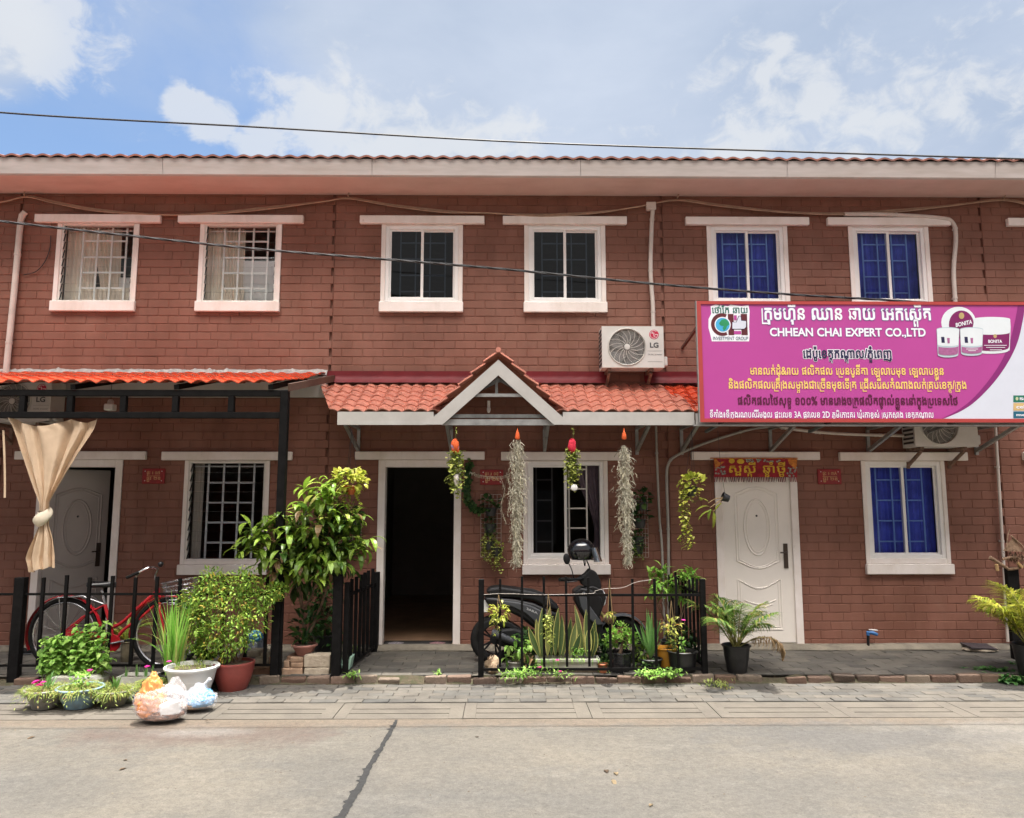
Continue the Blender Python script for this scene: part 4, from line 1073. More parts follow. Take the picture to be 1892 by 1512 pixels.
pipe('grey pipe curving down from the sign to the shrub', [(1235, 1186), (1235, 1000), (1232, 900), (1234, 860), (1250, 842), (1300, 820), (1380, 795), (1425, 788)], .017, M_pipe_g)
pipe('cream hose sagging under the signboard to the cooler', [(1425, 786), (1480, 795), (1560, 802), (1700, 806)], .02, M_pipe, Y=-.12)
pipe('slim pale pipe at the corner behind the yellow palm', [(1839, 788), (1846, 900), (1852, 1000), (1857, 1090), (1862, 1186)], .017, M_pipe)
o = thing('junction_box', 'small cream junction box at the top of the cooler pipe', 'junction box', W(1202, 383, 0)); p = W(1202, 383, -.03)
mb = MB(); mb.box(p.x - .055, p.x + .055, -.07, -.002, p.z - .045, p.z + .045); part('box', mb, M_pipe, o, bevel=.006)
mb = MB(); mb.box(p.x - .06, p.x + .06, -.08, -.0701, p.z - .05, p.z + .05); part('lid', mb, M_pipe, o, bevel=.004)
o = thing('loose_cable', 'thin dark cable looping on the wall beside the thick cream pipe', 'cable', W(70, 480, -.02)); mb = MB(); mb.tube(bez([W(u, v, -.02) for u, v in ((94, 436), (92, 460), (82, 485), (66, 502), (44, 508))], 6), .005, 5); part('strand', mb, mat('cable_black', (.02, .02, .022), .55), o, smooth=True)
# swagged bundle of pale wires under the eaves
M_cable = mat('tan_cable', (.40, .27, .19), .7, .15, 8)
run = [(-60, 384), (10, 372), (50, 364), (100, 374), (180, 388), (300, 397), (400, 394), (500, 384), (600, 372), (645, 366), (720, 379), (820, 391), (900, 394), (1000, 398), (1100, 393), (1180, 382), (1250, 369), (1330, 380), (1450, 392), (1560, 395), (1660, 390), (1760, 380), (1850, 369), (1900, 377), (1960, 384)]
o = thing('wire_bundle', 'bundle of pale tan wires swagged along the wall under the eaves', 'cable', W(946, 396, -.03)); Rw = random.Random(2)
for k in range(4):
    mb = MB(); mb.tube(bez([W(u, v + (k - 1.5) * 1.3 * abs(math.sin(u / 95)) + Rw.uniform(-.8, .8), -.03 - .01 * k) for u, v in run], 5), .0075, 5); part('wire', mb, M_cable, o, smooth=True)
for u, v in ((50, 364), (645, 366), (1250, 369), (1850, 369)):
    p = W(u, v, 0); mb = MB(); mb.tube([p + V((0, 0, .0)), p + V((.0, -.07, .0)), p + V((.01, -.07, .04))], .008, 6); part('hook', mb, M_cable, o)
# street cables in front of the row
def cable(label, pts, r, n, Y):
    o = thing('power_cable', label, 'cable', W(*pts[len(pts) // 2], Y)); line = bez([W(u, v, Y) for u, v in pts], 40)
    for k in range(n):
        mb = MB(); P = []
        for i, p in enumerate(line):
            a = i * .35 + 2 * math.pi * k / n; rr = r * .95 if n > 1 else 0
            P.append(p + V((0, rr * math.cos(a), rr * math.sin(a))))
        mb.tube(P, r, 6); part('strand', mb, mat('cable_black', (.02, .02, .022), .55), o, smooth=True)
    return o
cable('thin black cable crossing the open sky above the roof', [(-400, 165), (0, 208), (473, 235), (946, 262), (1420, 279), (1892, 294), (2300, 304)], .0085, 1, -2.2)
cable('twisted black cable slanting across the upper windows down behind the sign', [(-300, 372), (0, 409), (240, 436), (480, 461), (720, 480), (946, 499), (1200, 524), (1440, 543), (1690, 558), (2000, 580)], .0078, 3, -.75)
# fittings on the porch ceiling of the louvred house
p = W(204, 750, -.7); o = thing('hanging_lamp', 'small white bulb lamp hanging under the black awning frame', 'lamp', p)
mb = MB(); mb.tube([p + V((0, 0, .02)), p + V((0, 0, .36))], .003, 5); part('flex', mb, M_dark, o)
mb = MB(); mb.lathe(p, [(.018, .07), (.03, .055), (.035, .03), (.035, .02)], 14); part('holder', mb, M_pipe, o, smooth=True)
mb = MB(); mb.box(p.x - .05, p.x + .05, p.y - .05, p.y + .05, p.z - .055, p.z + .02); part('lamp_shade', mb, mat('milk_glass', (.72, .70, .66), .3), o, bevel=.01)

# ================================================================ SIGNS
SY = -.955
SX0, SX1, SZ0, SZ1 = 2.135, 6.02, 2.505, 3.828
sg = thing('signboard', 'large pink shop signboard with white and yellow lettering', 'sign', (4.05, SY, 2.5))
M_pink = mat('sign_pink', (.47, .062, .31), .38, .03, 1.2)
def flat(name, pts, m, parent, k): mb = MB(); mb.poly([(q[0], SY - .0012 * k, q[1]) for q in pts]); return part(name, mb, m, parent)
mb = MB(); mb.box(SX0, SX1, SY, SY + .02, SZ0, SZ1); part('panel', mb, M_pink, sg)
M_sred = mat('sign_red', (.42, .05, .045), .5, .05)
mb = MB(); e = .045
mb.box(SX0 - .012, SX1, SY - .012, SY - .0005, SZ0 - .012, SZ0 + .028); mb.box(SX0 - .012, SX1, SY - .012, SY - .0005, SZ1 - .025, SZ1 + .01); mb.box(SX0 - .012, SX0 + .035, SY - .012, SY - .0005, SZ0 + .028, SZ1 - .025)
part('border', mb, M_sred, sg)
mb = MB(); mb.box(SX0 - .022, SX0 - .0125, SY - .012, SY + .03, SZ0 - .02, SZ1 + .012); mb.box(SX0, SX1, SY + .021, SY + .06, SZ0, SZ0 + .035); mb.box(SX0, SX1, SY + .021, SY + .06, SZ1 - .04, SZ1 - .005)
for xx in (2.2, 3.4, 4.6, 5.9): mb.box(xx, xx + .04, SY + .021, SY + .055, SZ0 + .036, SZ1 - .041)
part('frame', mb, M_steel, sg)
for xx in (2.3, 4.1, 5.6):
    mb = MB(); mb.bar((xx, SY + .05, SZ1 - .05), (xx - .12, -.01, SZ1 - .32), .03, .03); part('stay', mb, mat('rust_brown', (.14, .06, .045), .7), sg)
def sp(u, v): p = W(u, v, SY); return (p.x, p.z)
# curved purple band and the white corner beyond it
Nc = 28; cin, cout = [], []
bx = [(1881, 563), (1876, 590), (1866, 630), (1850, 668), (1826, 704), (1796, 738), (1770, 758), (1740, 774)]
bo = [(1894, 563), (1890, 590), (1880, 632), (1862, 670), (1836, 707), (1803, 741), (1775, 760), (1741, 775)]
ci = [sp(*q) for q in [(a, b) for a, b in bx]]; co = [sp(*q) for q in bo]
CI = [(p.x, p.z) for p in bez([V((a, 0, b)) for a, b in ci], 6)]; CO = [(p.x, p.z) for p in bez([V((a, 0, b)) for a, b in co], 6)]
zt, zb = SZ1 - .026, SZ0 + .029
CI[0] = (CI[0][0], zt); CO[0] = (CO[0][0], zt); CI[-1] = (CI[-1][0], zb); CO[-1] = (CO[-1][0] + .005, zb)
M_spw = mat('sign_white', (.66, .70, .80), .4, .02); M_spp = mat('sign_purple', (.24, .02, .17), .4, .02)
mb = MB()
for i in range(len(CO) - 1): mb.poly([(CO[i][0], SY - .0012, CO[i][1]), (CO[i + 1][0], SY - .0012, CO[i + 1][1]), (SX1, SY - .0012, CO[i + 1][1]), (SX1, SY - .0012, CO[i][1])])
part('white_corner', mb, M_spw, sg)
mb = MB()
for i in range(len(CO) - 1): mb.poly([(CI[i][0], SY - .0024, CI[i][1]), (CI[i + 1][0], SY - .0024, CI[i + 1][1]), (CO[i + 1][0], SY - .0024, CO[i + 1][1]), (CO[i][0], SY - .0024, CO[i][1])])
part('purple_band', mb, M_spp, sg)
# lines of writing
def line(name, s, u0, u1, vb, vt, m, weight, body=.586, halo=None, hw=.05):
    a, b = W(u0, (vb + vt) / 2, SY), W(u1, (vb + vt) / 2, SY); zb_, zt_ = W((u0 + u1) / 2, vb, SY).z, W((u0 + u1) / 2, vt, SY).z
    for k in range(len(s.split(' '))):      # one part per word, its outline under it
        mb = MB(); text(mb, s, a.x, b.x, zb_, zt_, SY - .0045, weight, body, lift=.0002, word=k); o = part(name, mb, m, sg)
        if halo: mb = MB(); text(mb, s, a.x, b.x, zb_, zt_, SY - .002, weight + hw, body, lift=.0002, word=k); part('lettering_outline', mb, halo, o)
M_sw = mat('sign_ink_white', (.84, .86, .92), .5, .01); M_sy = mat('sign_ink_yellow', (.86, .62, .16), .5, .02); M_sn = mat('sign_ink_navy', (.012, .010, .06), .5, .02); M_sm = mat('sign_ink_maroon', (.10, .003, .04), .5, .02); M_sv = mat('sign_ink_violet', (.22, .10, .36), .5, .02)
line('title_lettering', 'ក្រុមហ៊ុន ឈាន ឆាយ អេកស្ពើត', 1405.5, 1721, 591, 570.6, M_sw, .028, halo=M_sv, hw=.035)
line('company_lettering', 'CHHEAN CHAI EXPERT CO.,LTD', 1421.7, 1710, 621.5, 607, M_sw, .030, .69, halo=M_sv, hw=.03)
line('depot_lettering', 'ដេប៉ូខេត្តកណ្តាល/ភ្នំពេញ', 1483, 1648, 661.7, 648, M_sn, .03, halo=M_sw, hw=.06)
line('wholesale_lettering', 'មានលក់ដុំ&រាយ ផលិតផល ប្រេនបូនីតា ឡេលាបមុខ ឡេលាបខ្លួន', 1385, 1744, 692.7, 680.6, M_sy, .022)
line('recruit_lettering', 'និងផលិតផលគ្រឿងសម្អាងជាច្រើនមុខទៀត ជ្រើសរើសតំណាងលក់គ្រប់ខេត្ត/ក្រុង', 1345, 1786, 718.5, 706, M_sy, .022)
line('origin_lettering', 'ផលិតផលថៃសុទ្ធ ១០០% មានរោងចក្រផលិតផ្ទាល់ខ្លួននៅក្នុងប្រទេសថៃ', 1362.5, 1770, 748, 735.6, M_sm, .026)
line('address_lettering', 'ទីតាំង៖ទីក្រុងរណបសិរីមង្គល ផ្ទះលេខ 3A ផ្លូវលេខ 2D ភូមិកោះគរ ឃុំរកាខ្ពស់ ស្រុកស្អាង ខេត្តកណ្តាល', 1311, 1725, 772, 762.5, M_sw, .015)
# badge in the corner: white cut-out, green name, C and H, globe, thumb
def px(name, pts, m, k): return flat(name, [sp(*q) for q in pts], m, sg, k)
px('badge_ground', [(1313, 566), (1322, 563), (1345, 566), (1350, 563), (1370, 566), (1383, 564), (1385, 575), (1384, 605), (1385, 618), (1384, 631), (1315, 631), (1313, 621), (1309, 606), (1309, 590), (1314, 580)], M_sw, 1)
mb = MB(); a, b = sp(1315, 579), sp(1382, 569); text(mb, 'ថៅកែ ឆាយ', a[0], b[0], a[1], b[1], SY - .003, .02); part('badge_name', mb, mat('sign_ink_green', (.01, .14, .11), .5), sg)
mb = MB(); c = sp(1334, 600); rr = .128
arc = [rad(62 + 236 * i / 26) for i in range(27)]
for i in range(26):
    q = [(c[0] + k * math.cos(t) * .95, SY - .003, c[1] + k * math.sin(t)) for t, k in ((arc[i], rr), (arc[i + 1], rr), (arc[i + 1], rr * .56), (arc[i], rr * .56))]; mb.poly(q)
for (u0, u1) in ((1346, 1355), (1370, 1380)):
    a, b = sp(u0, 619.5), sp(u1, 580.5); mb.poly([(a[0], SY - .003, a[1]), (b[0], SY - .003, a[1]), (b[0], SY - .003, b[1]), (a[0], SY - .003, b[1])])
part('badge_initials', mb, mat('sign_ink_oxblood', (.11, .012, .02), .5), sg)
a, b = sp(1356, 618), sp(1369, 612); flat('badge_block', [(a[0], a[1]), (b[0], a[1]), (b[0], b[1]), (a[0], b[1])], M_pink, sg, 3); a, b = sp(1356, 592), sp(1361, 583); flat('badge_block', [(a[0], a[1]), (b[0], a[1]), (b[0], b[1]), (a[0], b[1])], M_pink, sg, 3)
c = sp(1335, 600.5)
mb = MB(); mb.poly([(p.x, p.y, p.z) for p in circ((c[0], SY - .0045, c[1]), .089, 28)][::-1]); part('globe_rim', mb, M_sw, sg)
mb = MB(); mb.poly(circ((c[0], SY - .0055, c[1]), .078, 28)[::-1]); part('globe', mb, mat('globe_blue', (.06, .42, .72), .4, .1, 12), sg)
px('globe_land', [(1333, 591), (1340, 590), (1346, 595), (1347, 600), (1343, 603), (1341, 608), (1337, 612), (1335, 607), (1337, 603), (1331, 602), (1328, 598)], mat('globe_green', (.02, .30, .12), .5), 6)
px('thumb_outline', [(1352, 595), (1360, 595), (1364, 584), (1369, 584), (1370, 592), (1379, 593), (1379, 605), (1375, 609), (1352, 609)], M_sn, 4)
px('thumb', [(1353, 596), (1360.5, 596), (1365, 585), (1368.3, 585), (1369, 593), (1378.2, 594), (1378, 604.5), (1374.5, 608), (1353, 608)], M_spw, 5)
mb = MB(); a, b = sp(1317, 628.5), sp(1382, 622.5); text(mb, 'INVESTMENT GROUP', a[0], b[0], a[1], b[1], SY - .003, .006, .69); part('badge_lettering', mb, mat('sign_ink_slate', (.05, .10, .16), .5), sg)
# printed picture of cosmetic jars
M_jw = mat('print_jar_white', (.74, .80, .84), .4, .03); M_js = mat('print_jar_shade', (.50, .62, .68), .4, .05); M_jp = mat('print_jar_plum', (.20, .01, .11), .4, .03); M_jd = mat('print_jar_mauve', (.40, .13, .30), .4, .12, 30)
def ellp(u, v, ru, rv, a0=0, a1=360, n=28): return [(u + ru * math.cos(rad(a0 + (a1 - a0) * i / n)), v - rv * math.sin(rad(a0 + (a1 - a0) * i / n))) for i in range(n + (0 if a1 - a0 == 360 else 1))]
px('jar_lid_disc', ellp(1771, 596, 32, 29), M_jw, 1); px('jar_lid_print', ellp(1776, 600, 23, 26), M_jp, 2)
px('jar_tub', [(1800, 590)] + ellp(1832, 590, 34, 4, 180, 0, 14) + [(1867, 605), (1865, 648)] + ellp(1830, 648, 33, 6, 0, -180, 14) + [(1797, 605)], M_jw, 3)
px('jar_tub_print', [(1797, 618)] + ellp(1831, 615, 34, 4, 0, -180, 12)[::-1] + [(1864, 640)] + ellp(1830, 643, 33, 6, 0, -180, 12), M_jp, 4)
for (u0, u1, v0, v1, c_) in ((1730, 1772, 606, 660, M_jd), (1773, 1816, 606, 657, M_jd)):
    um, ur = (u0 + u1) / 2, (u1 - u0) / 2
    px('jar_small', ellp(um, v0 + 3, ur, 4, 180, 0, 12) + ellp(um, v1 - 4, ur * .9, 5, 0, -180, 12), M_js, 5)
    px('jar_small_lid', ellp(um, v0 + 4, ur * .96, 3.4, 180, 0, 12) + [(u1 - 2, v0 + 31)] + ellp(um, v0 + 31, ur * .93, 3, 0, -180, 10), M_jw, 6)
    px('jar_small_print', [(u0 + 3, v0 + 35)] + ellp(um, v0 + 34, ur * .9, 3, 0, -180, 10)[::-1] + ellp(um, v1 - 7, ur * .86, 4, 0, -180, 10), c_, 7)
    px('jar_small_sheen', [(u0 + 8, v0 + 17), (u0 + 14, v0 + 17), (u0 + 15, v0 + 28), (u0 + 9, v0 + 28)], M_sn, 7); px('jar_small_sheen', [(u0 + 19, v0 + 19), (u0 + 24, v0 + 19), (u0 + 24, v0 + 29), (u0 + 20, v0 + 29)], M_jd, 7)
for (s_, u0, u1, vb, vt, k) in (('BONITA', 1825, 1850, 634, 628.5, .008), ('BONITA', 1765, 1795, 605, 598, .008), ('INVESTMENT', 0, 0, 0, 0, 0)):
    if not u1: continue
    mb = MB(); a, b = sp(u0, vb), sp(u1, vt); text(mb, s_, a[0], b[0], a[1], b[1], SY - k, .03, .69)
    if u0 < 1800: mb.v = [(x, y, z + (x - a[0]) * .22) for x, y, z in mb.v]
    part('jar_lettering', mb, M_sw, sg)
M_gold = mat('print_gold', (.50, .38, .16), .5)
px('jar_emblem', ellp(1838, 621.5, 3.2, 3.6), M_gold, 5); px('jar_emblem', ellp(1776, 584, 5, 6), M_gold, 5)
for (u0, u1, v) in ((1817, 1859, 638.2), (1821, 1856, 642), (1828, 1850, 646.5), (1784, 1806, 645), (1788, 1802, 648)): px('jar_small_print_line', [(u0, v), (u1, v), (u1, v + 1), (u0, v + 1)], M_sw, 8)
# partner tabs at the rim
for (v0, v1, c_, s_) in ((731, 743.5, (.01, .17, .11), 'Smart'), (745, 759, (.66, .46, .20), 'cellcard'), (760.5, 773, (.01, .12, .20), 'metfone')):
    m_ = mat('tab_' + s_, c_, .5, .03); px('partner_tab', [(1872, v0), (1925, v0), (1925, v1), (1872, v1)], m_, 3)
    mb = MB(); a, b = sp(1883 if s_ == 'Smart' else 1877, v1 - 4), sp(1922, v0 + 4); text(mb, s_, a[0], b[0], a[1], b[1], SY - .006, .03, .69); part('partner_lettering', mb, M_sw, sg)
px('partner_mark', ellp(1878.5, 737, 2.6, 3.2), mat('tab_mark', (.62, .66, .40), .5), 4)

# red enamel number plates
M_plate = mat('plate_red', (.26, .012, .014), .4, .15, 20); M_pg = mat('plate_gold', (.62, .36, .16), .5)
def plate(label, u0, u1, v0, v1, a, b):
    p0, p1 = W(u0, v1, -.02), W(u1, v0, -.02); o = thing('number_plate', label, 'number plate', ((p0.x + p1.x) / 2, -.01, p0.z), 'red number plates on the wall')
    mb = MB(); mb.box(p0.x, p1.x, -.02, -.001, p0.z, p1.z); part('plate', mb, M_plate, o, bevel=.004)
    w, h = p1.x - p0.x, p1.z - p0.z
    mb = MB(); text(mb, a, p0.x + w * .20, p1.x - w * .20, p0.z + h * .62, p0.z + h * .80, -.0215, .008); part('number_lettering', mb, M_pg, o)
    mb = MB(); text(mb, b, p0.x + w * .20, p1.x - w * .16, p0.z + h * .26, p0.z + h * .44, -.0215, .008); part('street_lettering', mb, M_pg, o)
    mb = MB(); mb.box(p0.x + w * .2, p1.x - w * .2, -.0215, -.0205, p0.z + h * .5, p0.z + h * .525); part('rule', mb, M_pg, o)
    for sx in (.13, .87):
        for sz in (.2, .82): mb = MB(); mb.ell((p0.x + w * sx, -.021, p0.z + h * sz), (.006, .004, .006), 8, 5); part('screw', mb, M_alu, o, smooth=True)
plate('red number plate beside the louvred ground floor window', 261.5, 305, 866, 894, 'ផ្ទះ ៖ ០៧', 'ផ្លូវ ២ឌ')
plate('red number plate crossed by a strand of dry moss', 887, 930, 868, 896, 'ផ្ទះ ៖ ០៥', 'ផ្លូវ ២ឌ')
plate('red number plate between the shut white door and blue window', 1512, 1554, 867, 895, 'ផ្ទះ ៖ ៣A', 'ផ្លូវ ២ឌ')
# printed cloth above the white door
cl = thing('door_cloth', 'red and yellow new year cloth with fringe hung over the white door', 'cloth', W(1395, 848, -.07))
YC = -.075; M_cr = mat('cloth_red', (.30, .012, .02), .8, .25, 18, col2=(.19, .008, .015)); M_co = mat('cloth_orange', (.62, .22, .03), .8, .25, 25, col2=(.30, .09, .02)); M_cy = mat('cloth_yellow', (.72, .45, .04), .8, .1, 20); M_cg = mat('cloth_flowers', (.34, .36, .30), .8, .3, 60, col2=(.03, .04, .05), detail=3)
def cp(u, v, k=0): p = W(u, v, YC); return (p.x, YC - .0012 * k, p.z)
def wav(mb): mb.v = [(x, y - .012 * math.sin(x * 23), z) for x, y, z in mb.v]; return mb
mb = MB(); a, b = cp(1318, 848), cp(1474, 882)
mb.grid(lambda s, t: (a[0] + (b[0] - a[0]) * s, YC - .012 * math.sin((a[0] + (b[0] - a[0]) * s) * 23), a[2] + (b[2] - a[2]) * t), 60, 3); part('cloth', mb, M_cr, cl, smooth=True)
mb = MB(); mb.tube([cp(1312, 847), cp(1474, 847)], .006, 6); part('rod', mb, M_co, cl)
mb = MB(); Rf = random.Random(6)
for i in range(50):
    u = 1319 + i * 3.12
    if 1342 < u < 1346 or 1452 < u < 1457: continue
    q = cp(u, 881); mb.add(wav(MB().add([(q[0] - .008, YC, q[2]), (q[0] + .006, YC, q[2]), (q[0] + .008 + Rf.uniform(-.004, .008), YC, q[2] - .062 - Rf.random() * .01), (q[0] + .001, YC, q[2] - .062)], [(0, 1, 2, 3)])).v, [(0, 1, 2, 3)])
part('fringe', mb, mat('cloth_fringe', (.20, .05, .05), .8, .4, 40, col2=(.03, .01, .02), island=.5), cl)
mb = MB()
for q in ([(1318, 849), (1345, 849), (1333, 858), (1321, 866)], [(1474, 849), (1447, 849), (1460, 859), (1472, 868)]): wav(mb.poly([cp(u, v, 1.5) for u, v in q]))
part('corner_motif', mb, M_co, cl)
mb = MB(); Rq = random.Random(5)
for (uu, vv, n_) in ((1331, 869, 16), (1463, 872, 14), (1410, 851, 22)):
    for i in range(n_):
        u, v = uu + Rq.uniform(-9, 9) * (3.4 if n_ == 22 else 1), vv + Rq.uniform(-8, 8) * (.3 if n_ == 22 else 1)
        mb.poly([cp(*e_, 2 + i * .05) for e_ in ellp(u, v, 2.2, 1.8, n=7)])
part('flower_motif', wav(mb), M_cg, cl)
a, b = cp(1345, 872), cp(1452, 861)
for k in (0, 1): mb = MB(); text(mb, 'សួស្តី ឆ្នាំថ្មី', a[0], b[0], a[2] - .01, b[2], YC - .004, .012, word=k); part('greeting_lettering', wav(mb), M_cy, cl)
mb = MB()
for (u, v, r) in ((1352, 852, 5), (1368, 853, 7)): mb.poly([cp(*e_, 3) for e_ in ellp(u, v, r, 4.5)])
part('emblem_motif', wav(mb), M_cy, cl)
# ================================================================ ACROSS THE STREET (seen only in the window panes)
op = thing('terraced_house', 'brick terrace across the street, mirrored faintly in the ground floor panes', 'house', (0, -19, -.2))
mb = MB(); mb.box(-45, 45, -25, -19, -.21, 5.5); part('wall', mb, M_brick, op)
mb = MB(); mb.prism([(-46, -18.4, 5.501), (-46, -22, 7.2), (-46, -25.6, 5.501)], (92, 0, 0)); part('roof', mb, M_roof, op)
for i in range(-6, 7):
    mb = MB(); mb.box(i * 4 - .5, i * 4 + .5, -18.99, -18.95, 4, 5); part('window', mb, M_gdark, op); mb = MB(); mb.box(i * 4 + .9, i * 4 + 1.9, -18.99, -18.95, -.2, 2.1); part('door', mb, M_white, op)

# ================================================================ FENCES
def fence_panel(name, label, pts_posts, zt_post, rails, pickets, m=M_black, pw=.055, zb=-.13, pick_t=.024, pick_z=None, group=None):
    """square posts, flat rails between them and thin upright pickets; pts in the xy plane"""
    a, b = V((*pts_posts[0], 0)), V((*pts_posts[-1], 0)); d = (b - a).normalized()
    f = thing(name, label, 'fence', (a.x, a.y, Z_PORCH), group)
    for i, p in enumerate(pts_posts):
        mb = MB(); w = pw[i] if isinstance(pw, (list, tuple)) else pw; mb.obox((p[0], p[1], (zt_post + zb) / 2), (w, w * .8, zt_post - zb), Rz(math.atan2(d.y, d.x)))
        part('post', mb, m, f, bevel=.004)
    for (z, t) in rails:
        mb = MB(); mb.bar(a + V((0, 0, z)), b + V((0, 0, z)), .022, t); part('rail', mb, m, f)
    for (t, z0, z1) in pickets:
        p = a.lerp(b, t); lean = .004 * math.sin(t * 77)
        mb = MB(); mb.bar(p + V((0, -.004, z0)), p + V((lean, -.004, z1)), pick_t, pick_t * .9, (0, 1, 0)); part('picket', mb, m, f)
    return f
FY = -1.34
xa, xb = W(889, 1160, FY).x, W(1300, 1160, FY).x
zr = lambda v: W(946, v, FY).z
pk = [924, 964, 1005, 1047, 1088, 1127, 1169, 1211, 1251]
fence_panel('fence', 'low black iron picket fence in front of the parked motor scooter', [(xa, FY), (xb, FY)], zr(1070), [(zr(1100), .024), (zr(1237), .024)],
            [((W(u, 1150, FY).x - xa) / (xb - xa), zr(1232), zr(1070 - (u % 7))) for u in pk], zb=-.125)
xw = W(1240, 1100, -.18).x
fence_panel('fence', 'black side fence returning to the wall behind the leafy shrub', [(xb, FY + .06), (xw, -.18)], .80, [(zr(1100), .024), (.02, .024)],
            [(t, .02, .82 + .03 * math.sin(t * 9)) for t in (.12, .24, .36, .48, .6, .72, .84)], pw=[.04, .06], zb=-.07)
# gate leaf swung in beside the open door
xg0, xg1 = W(640, 1160, -1.28).x, W(693, 1130, -.16).x
g = fence_panel('fence', 'black gate leaf standing open beside the dark doorway', [(xg0, -1.28), (xg1, -.12)], .83, [(.70, .03), (-.005, .03)],
                [(t, -.005, .84 + .05 * t) for t in (.15, .29, .43, .57, .71, .85)], pw=[.06, .085], zb=-.07, pick_t=.034)
p = W(623, 1160, FY); 
fp = thing('fence_post', 'thick black square post between the stone blocks and the open gate', 'post', (p.x, FY, -.1)); mb = MB(); mb.box(p.x - .045, p.x + .045, FY - .04, FY + .04, -.13, zr(1063)); part('post', mb, M_black, fp, bevel=.005); mb = MB(); mb.box(p.x - .048, p.x + .048, FY - .043, FY + .043, zr(1063), zr(1063) + .008); part('post_cap', mb, M_black, fp)
x0, x1 = W(-130, 1160, FY).x, W(518, 1160, FY).x
pk = [-30, 76, 119, 161, 203, 246, 287, 330, 370, 412, 455, 492]
fence_panel('fence', 'long black picket fence with the red bicycle behind and flower pots before it', [(x0, FY), (W(33, 1160, FY).x, FY), (x1, FY)], zr(1066), [(zr(1097), .022), (zr(1228), .022)],
            [((W(u, 1150, FY).x - x0) / (x1 - x0), zr(1226), zr(1068 - (u % 5) * 1.5)) for u in pk], pw=[.05, .10, .05], zb=-.13, pick_t=.03)
# thin wires tied along the scooter fence
o = thing('tie_wire', 'thin pale wire tied along the top rail of the scooter fence', 'wire', (xa, FY - .03, .6)); mb = MB()
mb.tube(bez([W(u, v, FY - .02) for u, v in ((893, 1099), (930, 1097), (1000, 1099), (1090, 1097), (1100, 1092), (1118, 1088), (1150, 1086), (1175, 1076), (1205, 1071))], 6), .0017, 5); part('wire', mb, M_pipe, o)

# ================================================================ GREENERY
LM = leafmat
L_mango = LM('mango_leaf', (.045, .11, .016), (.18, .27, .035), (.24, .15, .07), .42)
L_mango_lit = LM('lit_mango_leaf', (.15, .28, .025), (.36, .50, .07), (.40, .46, .09), .42)  # paler copy of the mango leaf, sunlight on the crown put into its colour
L_pothos = LM('pothos_leaf', (.26, .34, .03), (.62, .62, .11), (.70, .68, .24), .4)
L_trail = LM('trailing_leaf', (.20, .28, .04), (.58, .62, .15), (.62, .62, .2), .45)
L_dark = LM('dark_leaf', (.012, .045, .012), (.05, .12, .025), (.10, .18, .04), .45)
L_bush = LM('golden_bush_leaf', (.13, .27, .035), (.36, .52, .08), (.50, .36, .07), .5)
L_mint = LM('mint_leaf', (.15, .34, .05), (.36, .58, .12), (.46, .64, .18), .5)
L_grass = LM('grass_blade', (.17, .42, .05), (.36, .60, .13), (.48, .52, .16), .5)
L_port = LM('moss_rose_leaf', (.16, .25, .045), (.42, .48, .13), (.34, .24, .09), .5)
L_palm = LM('palm_leaflet', (.035, .11, .015), (.17, .27, .04), (.36, .28, .09), .4)
L_ypalm = LM('yellow_palm_leaflet', (.16, .24, .02), (.48, .46, .05), (.42, .36, .10), .4)
L_snake = LM('snake_plant_leaf', (.035, .075, .025), (.12, .17, .06), (.26, .27, .09), .4, trans=.1)
L_snake_e = LM('snake_plant_edge', (.42, .42, .12), (.62, .58, .2), None, .4, trans=.1)
L_aloe = LM('aloe_leaf', (.12, .28, .08), (.24, .44, .13), None, .4, trans=.12)
L_shrub = LM('bright_shrub_leaf', (.14, .34, .04), (.34, .56, .10), (.42, .62, .14), .4)
L_moss = LM('spanish_moss', (.34, .32, .24), (.58, .54, .42), (.60, .54, .38), .8, trans=.2)
L_dry = LM('dry_stem', (.22, .13, .06), (.42, .30, .16), None, .8, trans=.1)
L_pink = LM('pink_petal', (.70, .02, .28), (.86, .06, .42), None, .5)
L_ygreen = LM('orchid_leaf', (.16, .24, .03), (.36, .38, .06), (.50, .36, .06), .4)
M_stem = mat('green_stem', (.12, .16, .04), .7, .2, 20)
M_bark = mat('bark', (.17, .11, .07), .9, .3, 25, bump=.6)
M_potb = mat('black_plastic_pot', (.018, .018, .019), .42, .3, 12)
M_potred = mat('red_glazed_pot', (.28, .058, .045), .38, .15, 5, col2=(.20, .042, .035), detail=9)
M_potw = mat('white_plastic_basin', (.66, .66, .63), .4, .06, 5)
M_potg = mat('grey_plastic_pot', (.26, .255, .235), .65, .25, 9, col2=(.15, .13, .105), detail=9)
M_potblue = mat('faded_blue_pot', (.20, .33, .42), .6, .2, 9, col2=(.16, .17, .16), detail=9)
M_potgreen = mat('mossy_pot', (.17, .165, .125), .75, .3, 9, col2=(.10, .10, .06), detail=9)
M_terra = mat('pink_terracotta', (.34, .15, .12), .7, .15, 9)
M_trough = mat('stained_trough', (.55, .54, .49), .55, .12, 6, col2=(.38, .36, .29), detail=9)

